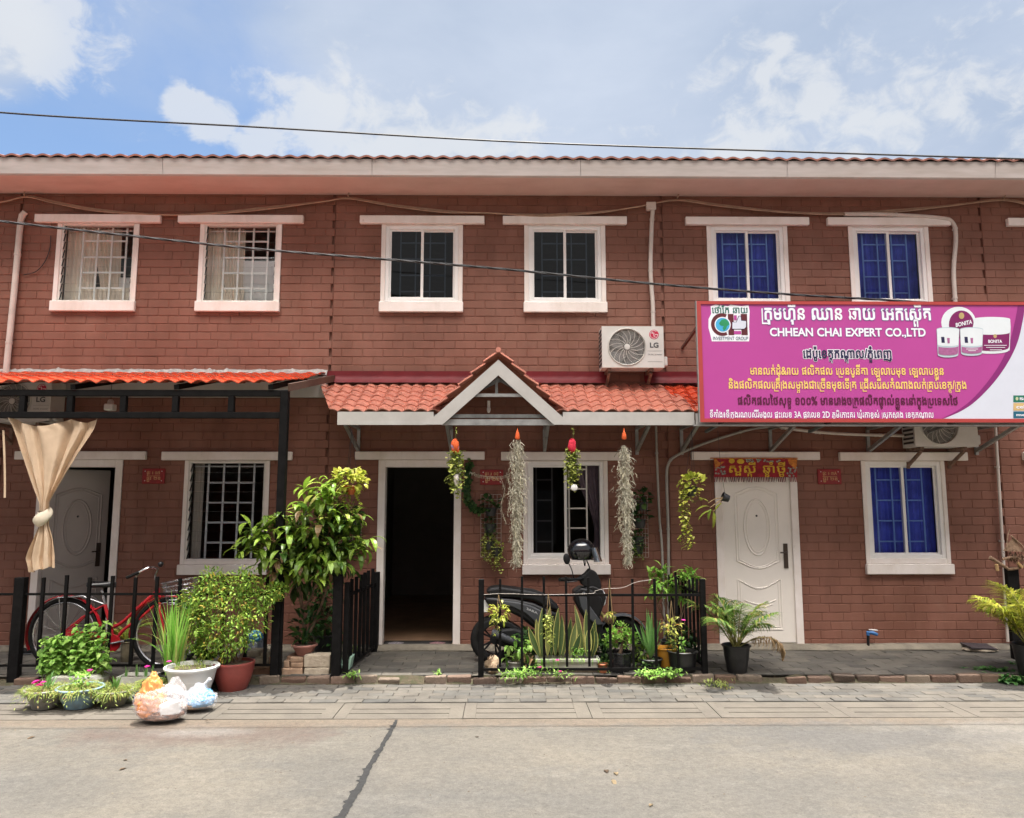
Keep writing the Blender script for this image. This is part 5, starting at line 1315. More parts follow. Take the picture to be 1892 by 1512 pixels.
def pot_shape(c, r0, r1, h, rim=.018, th=.012, wavy=0):
    """open pot: base radius r0, mouth radius r1, rolled rim; returns mesh with its inside"""
    mb = MB(); mb.lathe(c, [(.001, 0), (r0 * .97, 0), (r0, .008), (r0 + (r1 - r0) * .55, h * .52), (r1 - .004, h - rim), (r1 + rim * .55, h - rim * .9), (r1 + rim * .7, h - rim * .3), (r1 + rim * .4, h), (r1 - th * .6, h), (r1 - th, h - .012), (r0 + (r1 - r0) * .6, h * .55)], 32); return mb
def soil(c, r, parent, dz=0): mb = MB(); n = 18; mb.lathe(V(c) + V((0, 0, dz)), [(r, 0), (r * .6, .012), (.001, .018)], n); return part('soil', mb, M_soil, parent, smooth=True)
def pot(name, label, c, r0, r1, h, m, cat='potted plant', group=None):
    o = thing(name, label, cat, c, group); part('pot', pot_shape(c, r0, r1, h), m, o, smooth=True, angle=50); soil(c, r1 * .9, o, h * .82); return o
def flowers(mb, c, r, R, n=7, up=(0, 0, 1)):
    for k in range(n):
        a = 2 * math.pi * k / n + R.random(); d = V((math.cos(a), math.sin(a) - .3, .55 + .3 * R.random()))
        mb.leaf(c, d, up, r, r * .9, curl=.5, fold=.1, n=3, wide=.62)
def tuft(mb, c, R, n, h, w, spread=.5, curl=.6, spot=.04, seg=5):
    """upright grassy blades out of one crown"""
    for i in range(n):
        a = R.random() * 6.283; s = R.random() ** .7 * spread; d = V((math.cos(a) * s, math.sin(a) * s, 1)).normalized(); l = h * R.uniform(.55, 1.05)
        p = V(c) + V((R.uniform(-spot, spot), R.uniform(-spot, spot), 0))
        mb.leaf(p, d, V((math.cos(a), math.sin(a), .0)) * -1 + V((0, 0, .01)), l, w * R.uniform(.7, 1.2), curl=curl * R.uniform(.2, 1.2) * (.3 + s), fold=.25, n=seg, wide=.3)
def cloudleaf(mb, c, r, n, l, w, R, shell=.35, droop=.4, up=.3, curl=.4, ell=(1, 1, 1), seg=3):
    """leaves spread through a rounded mass, denser towards its outside"""
    for i in range(n):
        d = rdir(R); q = r * (shell + (1 - shell) * R.random() ** .5)
        p = V(c) + V((d.x * q * ell[0], d.y * q * ell[1], d.z * q * ell[2]))
        dd = (d + V((0, 0, up)) + rdir(R) * .7).normalized(); s = R.uniform(.6, 1.15)
        mb.leaf(p, dd, V((0, 0, 1)) + rdir(R) * .5, l * s, w * s, curl=curl * R.uniform(.2, 1.4), fold=.2, n=seg)
def trail(mb, mbs, p, l, R, n, leaf, w, sway=.05, rstem=.0025):
    """a hanging vine of length l with leaves in turn on both sides"""
    pts = [V(p)]; ph = R.random() * 6
    for i in range(1, 9): pts.append(V(p) + V((sway * math.sin(ph + i * .8) * i / 8, sway * .6 * math.cos(ph + i) * i / 8, -l * i / 8)))
    P = bez(pts, 4); mbs.tube(P, rstem, 4)
    for i in range(n):
        q = P[min(len(P) - 1, int((i + R.random()) / n * len(P)))]; a = R.random() * 6.283; d = V((math.cos(a), math.sin(a), -.35 + .5 * R.random()))
        mb.leaf(q, d, V((0, 0, 1)), leaf * R.uniform(.6, 1.15), w * R.uniform(.6, 1.1), curl=.5, fold=.15, n=3)
def stick(mb, pts, r0, r1, n=6): P = bez(pts, 5); mb.tube(P, [r0 + (r1 - r0) * i / (len(P) - 1) for i in range(len(P))], n)

# ---- young mango tree behind the louvred house's corner post
R = random.Random(21); DY = -1.12
def TW(u, v, dy=0): return W(u, v, DY + dy)
t = thing('mango_tree', 'young mango tree with broad drooping leaves around the black awning post', 'tree', TW(560, 1232))
mb = MB(); b0 = TW(556, 1236)
stick(mb, [b0, TW(562, 1190), TW(560, 1140), TW(552, 1090), TW(545, 1050)], .022, .012, 8)
stick(mb, [TW(563, 1190), TW(585, 1140), TW(605, 1085), TW(620, 1020)], .017, .009, 8); stick(mb, [TW(560, 1130), TW(578, 1095), TW(590, 1040)], .012, .008)
stick(mb, [TW(545, 1050), TW(510, 1020), TW(470, 1000)], .01, .005); stick(mb, [TW(620, 1020), TW(630, 960), TW(620, 900)], .01, .005); stick(mb, [TW(560, 1130), TW(545, 1000), TW(570, 940)], .011, .005)
part('trunk', mb, M_bark, t, smooth=True)
mb, ml = MB(), MB()
tips = [(470, 985, -.35), (455, 1010, -.4), (490, 1000, -.35), (505, 970, -.3), (545, 985, -.35), (530, 1020, -.35), (515, 1045, -.3), (550, 1060, -.3), (575, 1030, -.35), (600, 1010, -.3), (590, 970, -.32), (560, 945, -.3), (610, 950, -.28), (600, 920, -.25), (640, 965, -.2), (650, 1000, -.2), (635, 1035, -.25), (610, 1050, -.3), (585, 1065, -.25), (570, 1000, -.1), (620, 985, -.05), (530, 965, -.1), (600, 940, 0), (545, 1040, 0), (655, 960, -.05), (670, 1010, -.1), (495, 1030, -.1), (575, 915, -.1)  , (560, 1020, -.15), (520, 1060, -.2), (600, 1030, -.1), (540, 1005, -.2), (578, 990, -.25), (625, 1020, -.2), (590, 1045, -.2), (480, 1010, -.25), (610, 895, -.15)]
for (u, v, dy) in tips:
    c = TW(u, v, dy * .75); n = R.randint(22, 30); tilt = R.uniform(-.5, .5)
    for i in range(n):
        a = 2 * math.pi * i / n + R.uniform(-.3, .3); s = R.uniform(.5, 1.0)
        d = V((math.cos(a) * s, math.sin(a) * s * .9 - .15, R.uniform(-.25, .95)))
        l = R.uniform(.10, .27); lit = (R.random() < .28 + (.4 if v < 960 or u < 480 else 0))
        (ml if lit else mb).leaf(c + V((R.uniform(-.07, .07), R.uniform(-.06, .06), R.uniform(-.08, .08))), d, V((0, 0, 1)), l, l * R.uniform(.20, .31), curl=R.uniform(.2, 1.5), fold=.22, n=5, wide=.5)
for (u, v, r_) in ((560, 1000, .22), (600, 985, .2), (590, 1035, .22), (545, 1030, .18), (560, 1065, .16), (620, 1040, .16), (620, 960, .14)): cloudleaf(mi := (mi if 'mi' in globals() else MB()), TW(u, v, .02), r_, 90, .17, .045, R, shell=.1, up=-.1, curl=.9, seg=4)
part('inner_foliage', mi, LM('shaded_mango_leaf', (.02, .06, .012), (.075, .13, .025), (.16, .09, .05), .45), t)  # shade inside the crown put into these darker leaves
part('foliage', mb, L_mango, t); part('lit_foliage', ml, L_mango_lit, t)

# ---- golden bush in the red pot
R = random.Random(22)
c = G(430, 1274, Z_PAVE); t = thing('potted_shrub', 'bushy golden green shrub in a large red glazed pot', 'potted plant', c)
hpt = W(430, 1222, c.y).z - c.z
mb = MB(); mb.lathe(c, [(.001, 0), (.125, 0), (.13, .01), (.165, hpt * .4), (.188, hpt * .75), (.19, hpt * .9), (.197, hpt * .96), (.193, hpt), (.178, hpt), (.172, hpt * .9)], 36); part('pot', mb, M_potred, t, smooth=True, angle=60); soil(c, .172, t, hpt * .9)
mb, ms = MB(), MB(); S = V((c.x, c.y, c.z + hpt))
def BW(u, v, dy=0): return W(u, v, c.y + .05 + dy)
for (u, v, dy, r) in [(370, 1105, 0, .13), (400, 1095, -.05, .15), (440, 1090, 0, .15), (470, 1110, .05, .14), (385, 1140, -.1, .15), (425, 1130, -.15, .17), (465, 1145, -.05, .14), (400, 1170, -.12, .12), (445, 1170, -.1, .12), (365, 1150, 0, .10), (420, 1195, -.1, .10), (360, 1180, -.05, .10), (390, 1075, 0, .11), (455, 1075, 0, .11), (350, 1120, 0, .09), (490, 1100, .05, .10), (512, 1092, .08, .07), (380, 1200, -.08, .08)]:
    q = BW(u, v, dy); stick(ms, [S + V((R.uniform(-.05, .05), R.uniform(-.05, .05), -.02)), S.lerp(q, .5) + V((R.uniform(-.04, .04), 0, .02)), q], .007, .003, 5)
    cloudleaf(mb, q, r * 1.28, 260, .055, .018, R, shell=.15, up=.15, curl=.7, seg=3)
part('stems', ms, M_bark, t, smooth=True); part('foliage', mb, L_bush, t)

# ---- white basin with seedlings, dark sword plant and tall grass behind
R = random.Random(23)
c = G(352, 1288, Z_PAVE); h = W(352, 1238, c.y - .2).z - c.z
t = thing('potted_plant', 'white oval basin of sparse seedlings beside the red pot', 'potted plant', c)
mb = pot_shape(c, .155, .225, h, rim=.028); part('pot', mb, M_potw, t, smooth=True, angle=50); soil(c, .20, t, h * .88)
mb = MB(); tuft(mb, c + V((0, 0, h * .9)), R, 90, .10, .006, spread=1.0, spot=.15, curl=1.0, seg=3); part('seedlings', mb, L_port, t)
c = G(318, 1280, Z_PAVE); t = pot('potted_grass', 'tall tuft of narrow bright green blades standing behind the white basin', c, .09, .12, .18, M_potb)
mb = MB(); tuft(mb, c + V((0, 0, .15)), R, 80, .80, .023, spread=.25, spot=.06, curl=.30, seg=6); tuft(mb, c + V((0, 0, .15)), R, 12, .95, .009, spread=.5, spot=.05, curl=1.0, seg=7); part('blades', mb, L_grass, t)
c = G(374, 1268, Z_PAVE) + V((0, .03, 0)); t = pot('potted_plant', 'dark sword-leaved plant in a black pot between basin and golden shrub', c, .09, .12, .18, M_potb)
mb = MB()
for i in range(26):
    a = R.random() * 6.28; s = R.uniform(.3, 1.0); mb.leaf(c + V((0, 0, .16)), V((math.cos(a) * s, math.sin(a) * s, .9)), V((-math.cos(a), -math.sin(a), .2)), R.uniform(.25, .42), .045, curl=.25, fold=.35, n=4, wide=.3)
part('blades', mb, L_dark, t)
# ---- orchid in a can, wilted leaves
c = G(234, 1222, Z_PORCH); t = thing('potted_orchid', 'wilting orchid with long yellow arching leaves in a dull metal can', 'potted plant', c)
hh = W(234, 1185, c.y).z - c.z
mb = pot_shape(c, .062, .066, hh, rim=.008); part('pot', mb, mat('dull_can', (.20, .17, .11), .55, .3, 14, metal=.3), t, smooth=True); soil(c, .058, t, hh * .85)
mb, mw = MB(), MB()
for i in range(20):
    a = R.uniform(-.6, 3.7); s = R.uniform(.2, .9); mb.leaf(c + V((0, -.02, hh * .9)), V((math.cos(a) * s, -.35 * R.random(), 1)), V((-math.cos(a), -.2, .1)), R.uniform(.28, .5), .032, curl=R.uniform(.5, 1.6), fold=.3, n=7, wide=.45)
part('leaves', mb, L_ygreen, t)
for i in range(16):
    a = R.random() * 6.28; mw.leaf(c + V((R.uniform(-.03, .03), 0, hh * .9)), V((math.cos(a) * .35, math.sin(a) * .3, .9)), V((-math.cos(a), 0, .1)), R.uniform(.15, .26), .014, curl=.4, fold=.4, n=4)
part('dry_leaves', mw, L_dry, t)
# ---- mint in a white foam box
c = G(138, 1278, Z_PAVE) + V((0, .06, 0)); t = thing('planter_box', 'white foam box overflowing with bright round-leaved mint', 'planter', c)
mb = MB(); w_, d_, h_ = .50, .22, .15
mb.prism([(c.x - w_ / 2 + .03, c.y - d_ / 2, c.z), (c.x + w_ / 2 - .03, c.y - d_ / 2, c.z), (c.x + w_ / 2, c.y - d_ / 2 - .02, c.z + h_ * .8), (c.x + w_ / 2 - .05, c.y - d_ / 2 - .02, c.z + h_), (c.x - w_ / 2 + .07, c.y - d_ / 2 - .02, c.z + h_), (c.x - w_ / 2, c.y - d_ / 2 - .02, c.z + h_ * .6)], (0, d_, 0)); part('box', mb, M_trough, t, bevel=.012, seg=2)
mb, ms = MB(), MB()
for i in range(120):
    u, v = R.uniform(78, 204), 0
    v = 1236 - R.random() ** .8 * (84 if 140 < u else 62); q = W(u, v, c.y + R.uniform(-.12, .14)); b_ = V((q.x * .9 + c.x * .1, c.y + R.uniform(-.06, .06), c.z + h_ * .8)); ms.tube([b_, b_.lerp(q, .5) + V((R.uniform(-.02, .02), 0, 0)), q], .003, 4)
    for k in range(5):
        pq = b_.lerp(q, .35 + .65 * k / 4)
        for s_ in range(3):
            a = s_ * 2.1 + k * 1.5 + R.random(); l = R.uniform(.05, .09); mb.leaf(pq, V((math.cos(a), math.sin(a), R.uniform(-.5, .9))), V((0, 0, 1)) + rdir(R) * .4, l, l * .68, curl=.7, fold=.1, n=3, wide=.5)
part('stems', ms, M_stem, t); part('foliage', mb, L_mint, t)
# ---- pale long trough with young shoots
c = G(256, 1275, Z_PAVE); t = thing('planter_box', 'grey white plastic trough with a few short shoots behind the rubbish bags', 'planter', c)
mb = MB(); w_, d_, h_ = .34, .17, .14; x, y, z = c
mb.add([(x - w_ / 2 + .02, y - d_ / 2, z), (x + w_ / 2 - .02, y - d_ / 2, z), (x + w_ / 2 - .02, y + d_ / 2, z), (x - w_ / 2 + .02, y + d_ / 2, z), (x - w_ / 2, y - d_ / 2 - .02, z + h_), (x + w_ / 2, y - d_ / 2 - .02, z + h_), (x + w_ / 2, y + d_ / 2 + .02, z + h_), (x - w_ / 2, y + d_ / 2 + .02, z + h_),
        (x - w_ / 2 + .015, y - d_ / 2 - .005, z + h_), (x + w_ / 2 - .015, y - d_ / 2 - .005, z + h_), (x + w_ / 2 - .015, y + d_ / 2 + .005, z + h_), (x - w_ / 2 + .015, y + d_ / 2 + .005, z + h_), (x - w_ / 2 + .02, y - d_ / 2, z + h_ * .8), (x + w_ / 2 - .02, y - d_ / 2, z + h_ * .8), (x + w_ / 2 - .02, y + d_ / 2, z + h_ * .8), (x - w_ / 2 + .02, y + d_ / 2, z + h_ * .8)],
       [(0, 1, 5, 4), (1, 2, 6, 5), (2, 3, 7, 6), (3, 0, 4, 7), (4, 5, 9, 8), (5, 6, 10, 9), (6, 7, 11, 10), (7, 4, 8, 11), (8, 9, 13, 12), (9, 10, 14, 13), (10, 11, 15, 14), (11, 8, 12, 15)])
part('trough', mb, M_trough, t); mb = MB(); mb.box(x - w_ / 2 + .021, x + w_ / 2 - .021, y - d_ / 2 + .001, y + d_ / 2 - .001, z + .02, z + h_ * .8 - .002); part('soil', mb, M_soil, t)
mb = MB(); [tuft(mb, V((x + q, y, z + h_ * .75)), R, 5, .14, .018, spread=.25, spot=.01, curl=.2, seg=3) for q in (-.12, -.02, .06, .12)]; part('shoots', mb, L_aloe, t)
# ---- row of small pots with moss roses along the kerb
def rose_pot(name, label, u, v, w_px, vr, m, seed, fl, spread=.16, extra=None):
    R = random.Random(seed); c = G(u, v, Z_PAVE); k = (EYE - c).length / CAM_F; r1 = w_px / 2 * k; h = max(.10, W(u, vr, c.y - r1).z - c.z)
    t = pot(name, label, c, r1 * .62, r1, h, m, group='moss rose pots by the kerb')
    mb = MB(); top = c + V((0, 0, h * .95))
    for i in range(380):
        a = R.random() * 6.28; s = R.random() ** .5; d = V((math.cos(a), math.sin(a), .9 - s)); p_ = top + V((math.cos(a) * s * r1 * .9, math.sin(a) * s * r1 * .9, 0)); l = R.uniform(.05, .14)
        mb.leaf(p_, d, V((0, 0, 1)), l, .0085, curl=R.uniform(.3, 1.6), fold=.2, n=4, wide=.4)
        for _ in range(2): mb.leaf(p_ + d.normalized() * l * R.uniform(.3, .8), rdir(R, .2), V((0, 0, 1)), .022, .0055, curl=.4, fold=.2, n=2)
    for i in range(26):   # runners hanging over the rim
        a = R.random() * 6.28; p_ = top + V((math.cos(a) * r1 * 1.0, math.sin(a) * r1 * 1.0, .01))
        rl = R.uniform(.4, 1.0)
        for k_ in range(7): mb.leaf(p_ + V((math.cos(a) * .014 * k_ * rl, math.sin(a) * .014 * k_ * rl, (.012 * k_ - .0055 * k_ * k_) * rl)), V((math.cos(a) + R.uniform(-.8, .8), math.sin(a) + R.uniform(-.8, .8), .1)), V((0, 0, 1)), .042, .008, curl=.6, fold=.2, n=3)
    part('foliage', mb, L_port, t)
    if fl:
        mb = MB()
        for (fu, fv) in fl: flowers(mb, W(fu, fv, c.y - r1 * .8), .028, R); flowers(mb, W(fu, fv, c.y - r1 * .8) + V((0, 0, .006)), .018, R)
        part('flowers', mb, L_pink, t)
    if extra: extra(t, top, R)
    return t
def mint_top(t, top, R):
    mb = MB()
    for i in range(60): mb.leaf(top + V((R.uniform(-.07, .07), R.uniform(-.07, .07), R.uniform(0, .13))), rdir(R, .5), V((0, 0, 1)), .05, .024, curl=.5, n=3)
    part('seedling_leaves', mb, L_mint, t)
def aloe_top(t, top, R):
    mb = MB(); tuft(mb, top, R, 16, .17, .016, spread=.55, spot=.03, curl=.4, seg=4); part('spiky_leaves', mb, L_aloe, t)
rose_pot('flower_pot', 'grey pot of moss roses with a cluster of three magenta blooms', 83, 1307, 56, 1280, M_potg, 31, [(64, 1263), (71, 1267), (80, 1262), (67, 1260), (76, 1268)], extra=aloe_top)
rose_pot('flower_pot', 'faded blue pot with mint seedlings and one magenta bloom hanging low', 146, 1306, 64, 1278, M_potblue, 32, [(121, 1291), (166, 1240)], extra=mint_top)
rose_pot('flower_pot', 'mossy olive pot of trailing moss roses without blooms', 210, 1303, 52, 1281, M_potgreen, 33, [], extra=aloe_top)
rose_pot('flower_pot', 'dark pot of moss roses with two high blooms behind the orange rubbish bag', 287, 1290, 46, 1266, M_potb, 34, [(272, 1233), (312, 1224)])

# ---- hanging basket with orange pot at the porch corner
def strings(parent, c, r, top, n=3, m=M_dark):
    mb = MB()
    for k in range(n): a = 2 * math.pi * k / n + .5; mb.tube([c + V((r * math.cos(a), r * math.sin(a), 0)), V(top)], .0022, 4)
    return part('strings', mb, m, parent)
def hang_pot(label, u, v, Y, r, h, m, lm, seed, topv, trails, n=130, leaf=.075, wl=.055, ell=(1, .9, .75), rad_=.15, tl=(.2, .35), group='pots of trailing vine hung on strings', tu=None):
    R = random.Random(seed); c = W(u, v, Y); t = thing('hanging_plant', label, 'hanging plant', c, group)
    part('pot', pot_shape(c - V((0, 0, h)), r * .7, r, h, rim=.012), m, t, smooth=True); strings(t, c, r, W(tu or u, topv, Y), 3)
    mb, ms = MB(), MB(); cloudleaf(mb, c + V((0, -.02, .05)), rad_, n, leaf, wl, R, shell=.25, ell=ell, up=.35, curl=.6)
    for i in range(trails):
        a = 2 * math.pi * i / trails + R.random(); trail(mb, ms, c + V((math.cos(a) * r, math.sin(a) * r - .02, .02)), R.uniform(*tl), R, 11, leaf * .8, wl * .75)
    part('foliage', mb, lm, t); part('vine_stems', ms, M_stem, t); return t
hang_pot('yellow green vine spilling from an orange pot hung at the porch corner', 648, 898, -1.12, .075, .09, mat('orange_pot', (.55, .13, .03), .5), L_pothos, 41, 792, 5, n=150, tu=650, rad_=.17)

# ---- strings of button vine with cloth tops, and spanish moss, under the gutter board
def cloth_top(parent, p, cols, R):
    for k, c_ in enumerate(cols):
        mb = MB(); q = p + V((R.uniform(-.03, .03), -.01 * k, R.uniform(-.02, .03)))
        mb.grid(lambda s, t_: q + V(((.036 + .014 * math.sin(s * 18 + k + 5 * t_)) * math.sin(math.pi * t_) * math.cos(6.283 * s), .04 * math.sin(math.pi * t_) * math.sin(6.283 * s), (.05 + .008 * k) * math.cos(math.pi * t_) + .010 * math.sin(s * 25))), 20, 8, True)
        part('cloth_tuft', mb, c_, parent, smooth=True)
M_corange = mat('orange_cloth', (.80, .13, .03), .8, .2, 40); M_cred = mat('red_cloth', (.62, .02, .05), .8, .2, 40); M_clil = mat('lilac_cloth', (.42, .28, .48), .8, .2, 40)
def vine_string(label, u, v0, v1, cloths, seed, wd=.11):
    R = random.Random(seed); Y = -.86; top = W(u, 789, Y); a = W(u, v0, Y); b = W(u, v1, Y); t = thing('hanging_plant', label, 'hanging plant', top, 'strings of button vine under the porch board')
    mb, ms = MB(), MB(); ms.tube([top, a, b.lerp(a, .3)], .0025, 4)
    for i in range(6): mb.leaf(top + V((R.uniform(-.01, .01), 0, -.02 - .008 * i)), rdir(R), V((0, 0, 1)), .03, .02, n=2)
    for k in range(26):
        L_ = (a.z - b.z) * (R.uniform(.45, .8) if k % 3 else R.uniform(.75, 1)); x = R.uniform(-wd, wd) * (.8 if k % 3 else .45)
        trail(mb, ms, a + V((x, R.uniform(-.05, .05), R.uniform(-.03, .03))), L_, R, int(18 * L_ / .45), .05, .046, sway=.03, rstem=.0016)
    part('foliage', mb, L_trail, t); part('vine_stems', ms, M_stem, t); cloth_top(t, a + V((0, -.02, .035)), cloths, R); return t
t = vine_string('button vine with orange and lilac cloth tuft hanging at the open door', 842, 833, 922, [M_corange, M_clil, M_corange], 42)
mb = MB(); p = W(843, 880, -.90); mb.lathe(p + V((0, 0, -.11)), [(.001, 0), (.018, .01), (.028, .06), (.03, .11), (.02, .13)], 14); part('shell_charm', mb, mat('shell', (.60, .54, .52), .5), t, smooth=True)
t = vine_string('button vine with a red cloth tuft hanging before the open window', 1059, 830, 905, [M_cred, M_cred], 43, .095)
mb = MB(); p = W(1061, 901, -.90); mb.lathe(p, [(.001, -.008), (.03, -.006), (.038, 0), (.03, .006), (.001, .008)], 8, Rx(math.pi / 2)); part('shell_charm', mb, M_paper, t, smooth=True)
def moss(label, u, v0, v1, seed, w0=.062):
    R = random.Random(seed); Y = -.88; top = W(u, 788, Y); a, b = W(u, v0, Y), W(u + (6 if u > 1100 else -2), v1, Y); t = thing('hanging_moss', label, 'hanging plant', top, 'long beards of grey moss under the porch board')
    mb = MB(); mb.lathe(W(u, 803, Y) - V((0, 0, .06)), [(.001, 0), (.02, .008), (.028, .025), (.022, .06), (.012, .09), (.001, .13)], 12); part('carrot_ornament', mb, M_corange, t, smooth=True)
    mb = MB(); L_ = a.z - b.z
    for i in range(1300):
        s = R.random() ** .85; wd = w0 * (.55 + .75 * math.sin(math.pi * min(1, s * 1.1 + .12))) * (1 if s < .7 else 1 - (s - .7) * 2.2)
        p = a.lerp(b, s) + V((R.gauss(0, .5) * wd, R.gauss(0, .5) * wd, 0)); l = R.uniform(.05, .13)
        pts = [p]; d = V((R.uniform(-.7, .7), R.uniform(-.6, .6), -1))
        for k in range(4): pts.append(pts[-1] + (d + rdir(R) * .9).normalized() * l / 4)
        n = len(mb.v); wv = V((.0032, 0, 0)) if i % 2 else V((.0015, .002, .0015))
        for q in pts: mb.v.extend([tuple(q - wv), tuple(q + wv)])
        mb.f.extend([(n + 2 * k, n + 2 * k + 1, n + 2 * k + 3, n + 2 * k + 2) for k in range(4)])
    for k in range(14):
        x, y = R.gauss(0, .4) * w0, R.gauss(0, .4) * w0
        mb.tube([a + V((x * .5, y * .5, 0)), a.lerp(b, .4) + V((x, y, 0)), a.lerp(b, R.uniform(.75, 1)) + V((x * .5, y * .5, 0))], .0018, 3)
    part('moss_strands', mb, L_moss, t); return t
t = moss('grey moss beard with an orange carrot beside the crossed number plate', 956, 812, 1038, 44)
mb = MB(); R = random.Random(3)
for run in ([(868, 873), (885, 878), (905, 881), (930, 880), (948, 872)], [(925, 881), (932, 905), (926, 935), (934, 965)], [(938, 880), (944, 910), (938, 950)]):
    P = bez([W(u, v, -.5) for u, v in run], 8); mb.tube(P, .0022, 4)
    for q in P:
        for _ in range(4): mb.leaf(q, rdir(R, -.3), V((0, 0, 1)), .045, .004, curl=1.2, n=3)
part('dry_garland', mb, L_moss, t)
moss('grey moss beard with an orange carrot past the far edge of the open window', 1153, 823, 1036, 45)

# ---- wall grids with little black pots
def wall_grid(label, u0, u1, v0, v1, rows, seed, pots):
    R = random.Random(seed); Y = -.03; a, b = W(u0, v1, Y), W(u1, v0, Y); t = thing('wall_planter', label, 'wall planter', ((a.x + b.x) / 2, Y, a.z), 'white wire grids with small pots on the wall')
    mb = MB(); n = 5
    for i in range(n + 1): x = a.x + (b.x - a.x) * i / n; mb.tube([(x, Y, a.z), (x, Y, b.z)], .002, 4)
    m = max(3, int((b.z - a.z) / .055))
    for i in range(m + 1): z = a.z + (b.z - a.z) * i / m; mb.tube([(a.x, Y - .003, z), (b.x, Y - .003, z)], .002, 4)
    part('wire_grid', mb, M_pipe, t)
    for (u, v, leafm, kind) in pots:
        c = W(u, v, -.10); part('pot', pot_shape(c - V((0, 0, .10)), .055, .07, .10, rim=.01), M_potb, t, smooth=True)
        mb, ms = MB(), MB()
        if kind == 'big': cloudleaf(mb, c + V((0, -.01, .045)), .11, 40, .085, .065, R, ell=(1, .6, .8), up=.2, curl=.7)
        else:
            cloudleaf(mb, c + V((0, 0, .02)), .09, 55, .04, .03, R, ell=(1, .6, .6))
            for k in range(10): trail(mb, ms, c + V((R.uniform(-.08, .08), R.uniform(-.06, 0), .01)), R.uniform(.12, .30 if kind == 'long' else .2), R, 14, .034, .03, sway=.03, rstem=.0016)
        part('foliage', mb, leafm, t)
        if ms.v: part('vine_stems', ms, M_stem, t)
    return t
wall_grid('white wire grid with small dark pots hidden behind the mango leaves', 628, 668, 952, 1012, 3, 51, [(655, 962, L_dark, 'big'), (650, 1000, L_dark, 'big')])
t = wall_grid('white wire grid of three pots with vines spilling down by the open door', 888, 926, 914, 1030, 5, 52, [(907, 938, L_dark, 'big'), (906, 966, L_dark, 'none') if False else (906, 968, L_dark, 'short'), (903, 1000, L_trail, 'long'), (918, 1012, L_trail, 'long')])
mb, ms = MB(), MB(); R = random.Random(9)
P = bez([W(u, v, -.07) for u, v in ((868, 853), (864, 885), (863, 915), (872, 938), (888, 945))], 12); ms.tube(P, .004, 4)
for q in P:
    for _ in range(5): mb.leaf(q + rdir(R) * .02, rdir(R), V((0, -1, .3)), .055, .04, n=3)
part('climbing_vine', mb, L_dark, t)
wall_grid('white wire grid of three pots behind the second moss beard', 1172, 1196, 916, 1030, 4, 53, [(1186, 928, L_dark, 'big'), (1182, 960, L_dark, 'big'), (1180, 992, L_dark, 'short'), (1178, 1008, L_mango, 'short')])
hang_pot('long yellow green pothos trailing from a black pot before the grey pipes', 1276, 900, -.80, .07, .10, M_potb, L_pothos, 46, 795, 4, n=85, leaf=.07, wl=.055, rad_=.13, tl=(.15, .25), tu=1278)
R = random.Random(47); t = [o for o in COL.objects if o.name.startswith('hanging_plant')][-1]
mb, ms = MB(), MB()
for k in range(5): trail(mb, ms, W(1262 + R.uniform(-9, 9), 905, -.84), R.uniform(.55, .70), R, 34, .05, .042, sway=.05)
part('long_vine', mb, L_pothos, t); part('vine_stems', ms, M_stem, t)
# orchid in a tilted pot
c = W(1341, 920, -.85); t = thing('hanging_orchid', 'small orchid leaning out of a tilted black pot before the white door', 'hanging plant', c)
mb = pot_shape((0, 0, -.035), .038, .05, .075, rim=.008); Rm_ = Ry(rad(-70)); mb.v = [tuple(c + Rm_ @ V(v)) for v in mb.v]; part('pot', mb, M_potb, t, smooth=True)
mb = MB(); mb.tube([c, W(1332, 870, -.85), W(1326, 795, -.85)], .002, 4); part('strings', mb, M_dark, t)
mb, ms = MB(), MB()
for (u, v) in ((1308, 930), (1312, 938), (1318, 945)): stick(ms, [c + V((-.03, -.01, 0)), W((u + 1335) / 2, v - 8, -.86), W(u, v, -.87)], .007, .004)
for (u, v, d, l) in ((1310, 930, (-.5, -.1, .6), .13), (1312, 936, (-1, -.2, .1), .19), (1316, 944, (-.9, -.2, -.1), .20), (1318, 946, (.05, -.2, -1), .2), (1318, 945, (.25, -.1, -1), .17), (1314, 940, (-.4, -.3, -.6), .14), (1322, 944, (.3, -.2, .9), .12)): mb.leaf(W(u, v, -.87), d, V((0, -.3, 1)), l, .035, curl=.6, fold=.3, n=5, wide=.4)
part('stems', ms, L_dry, t); part('leaves', mb, L_ygreen, t)

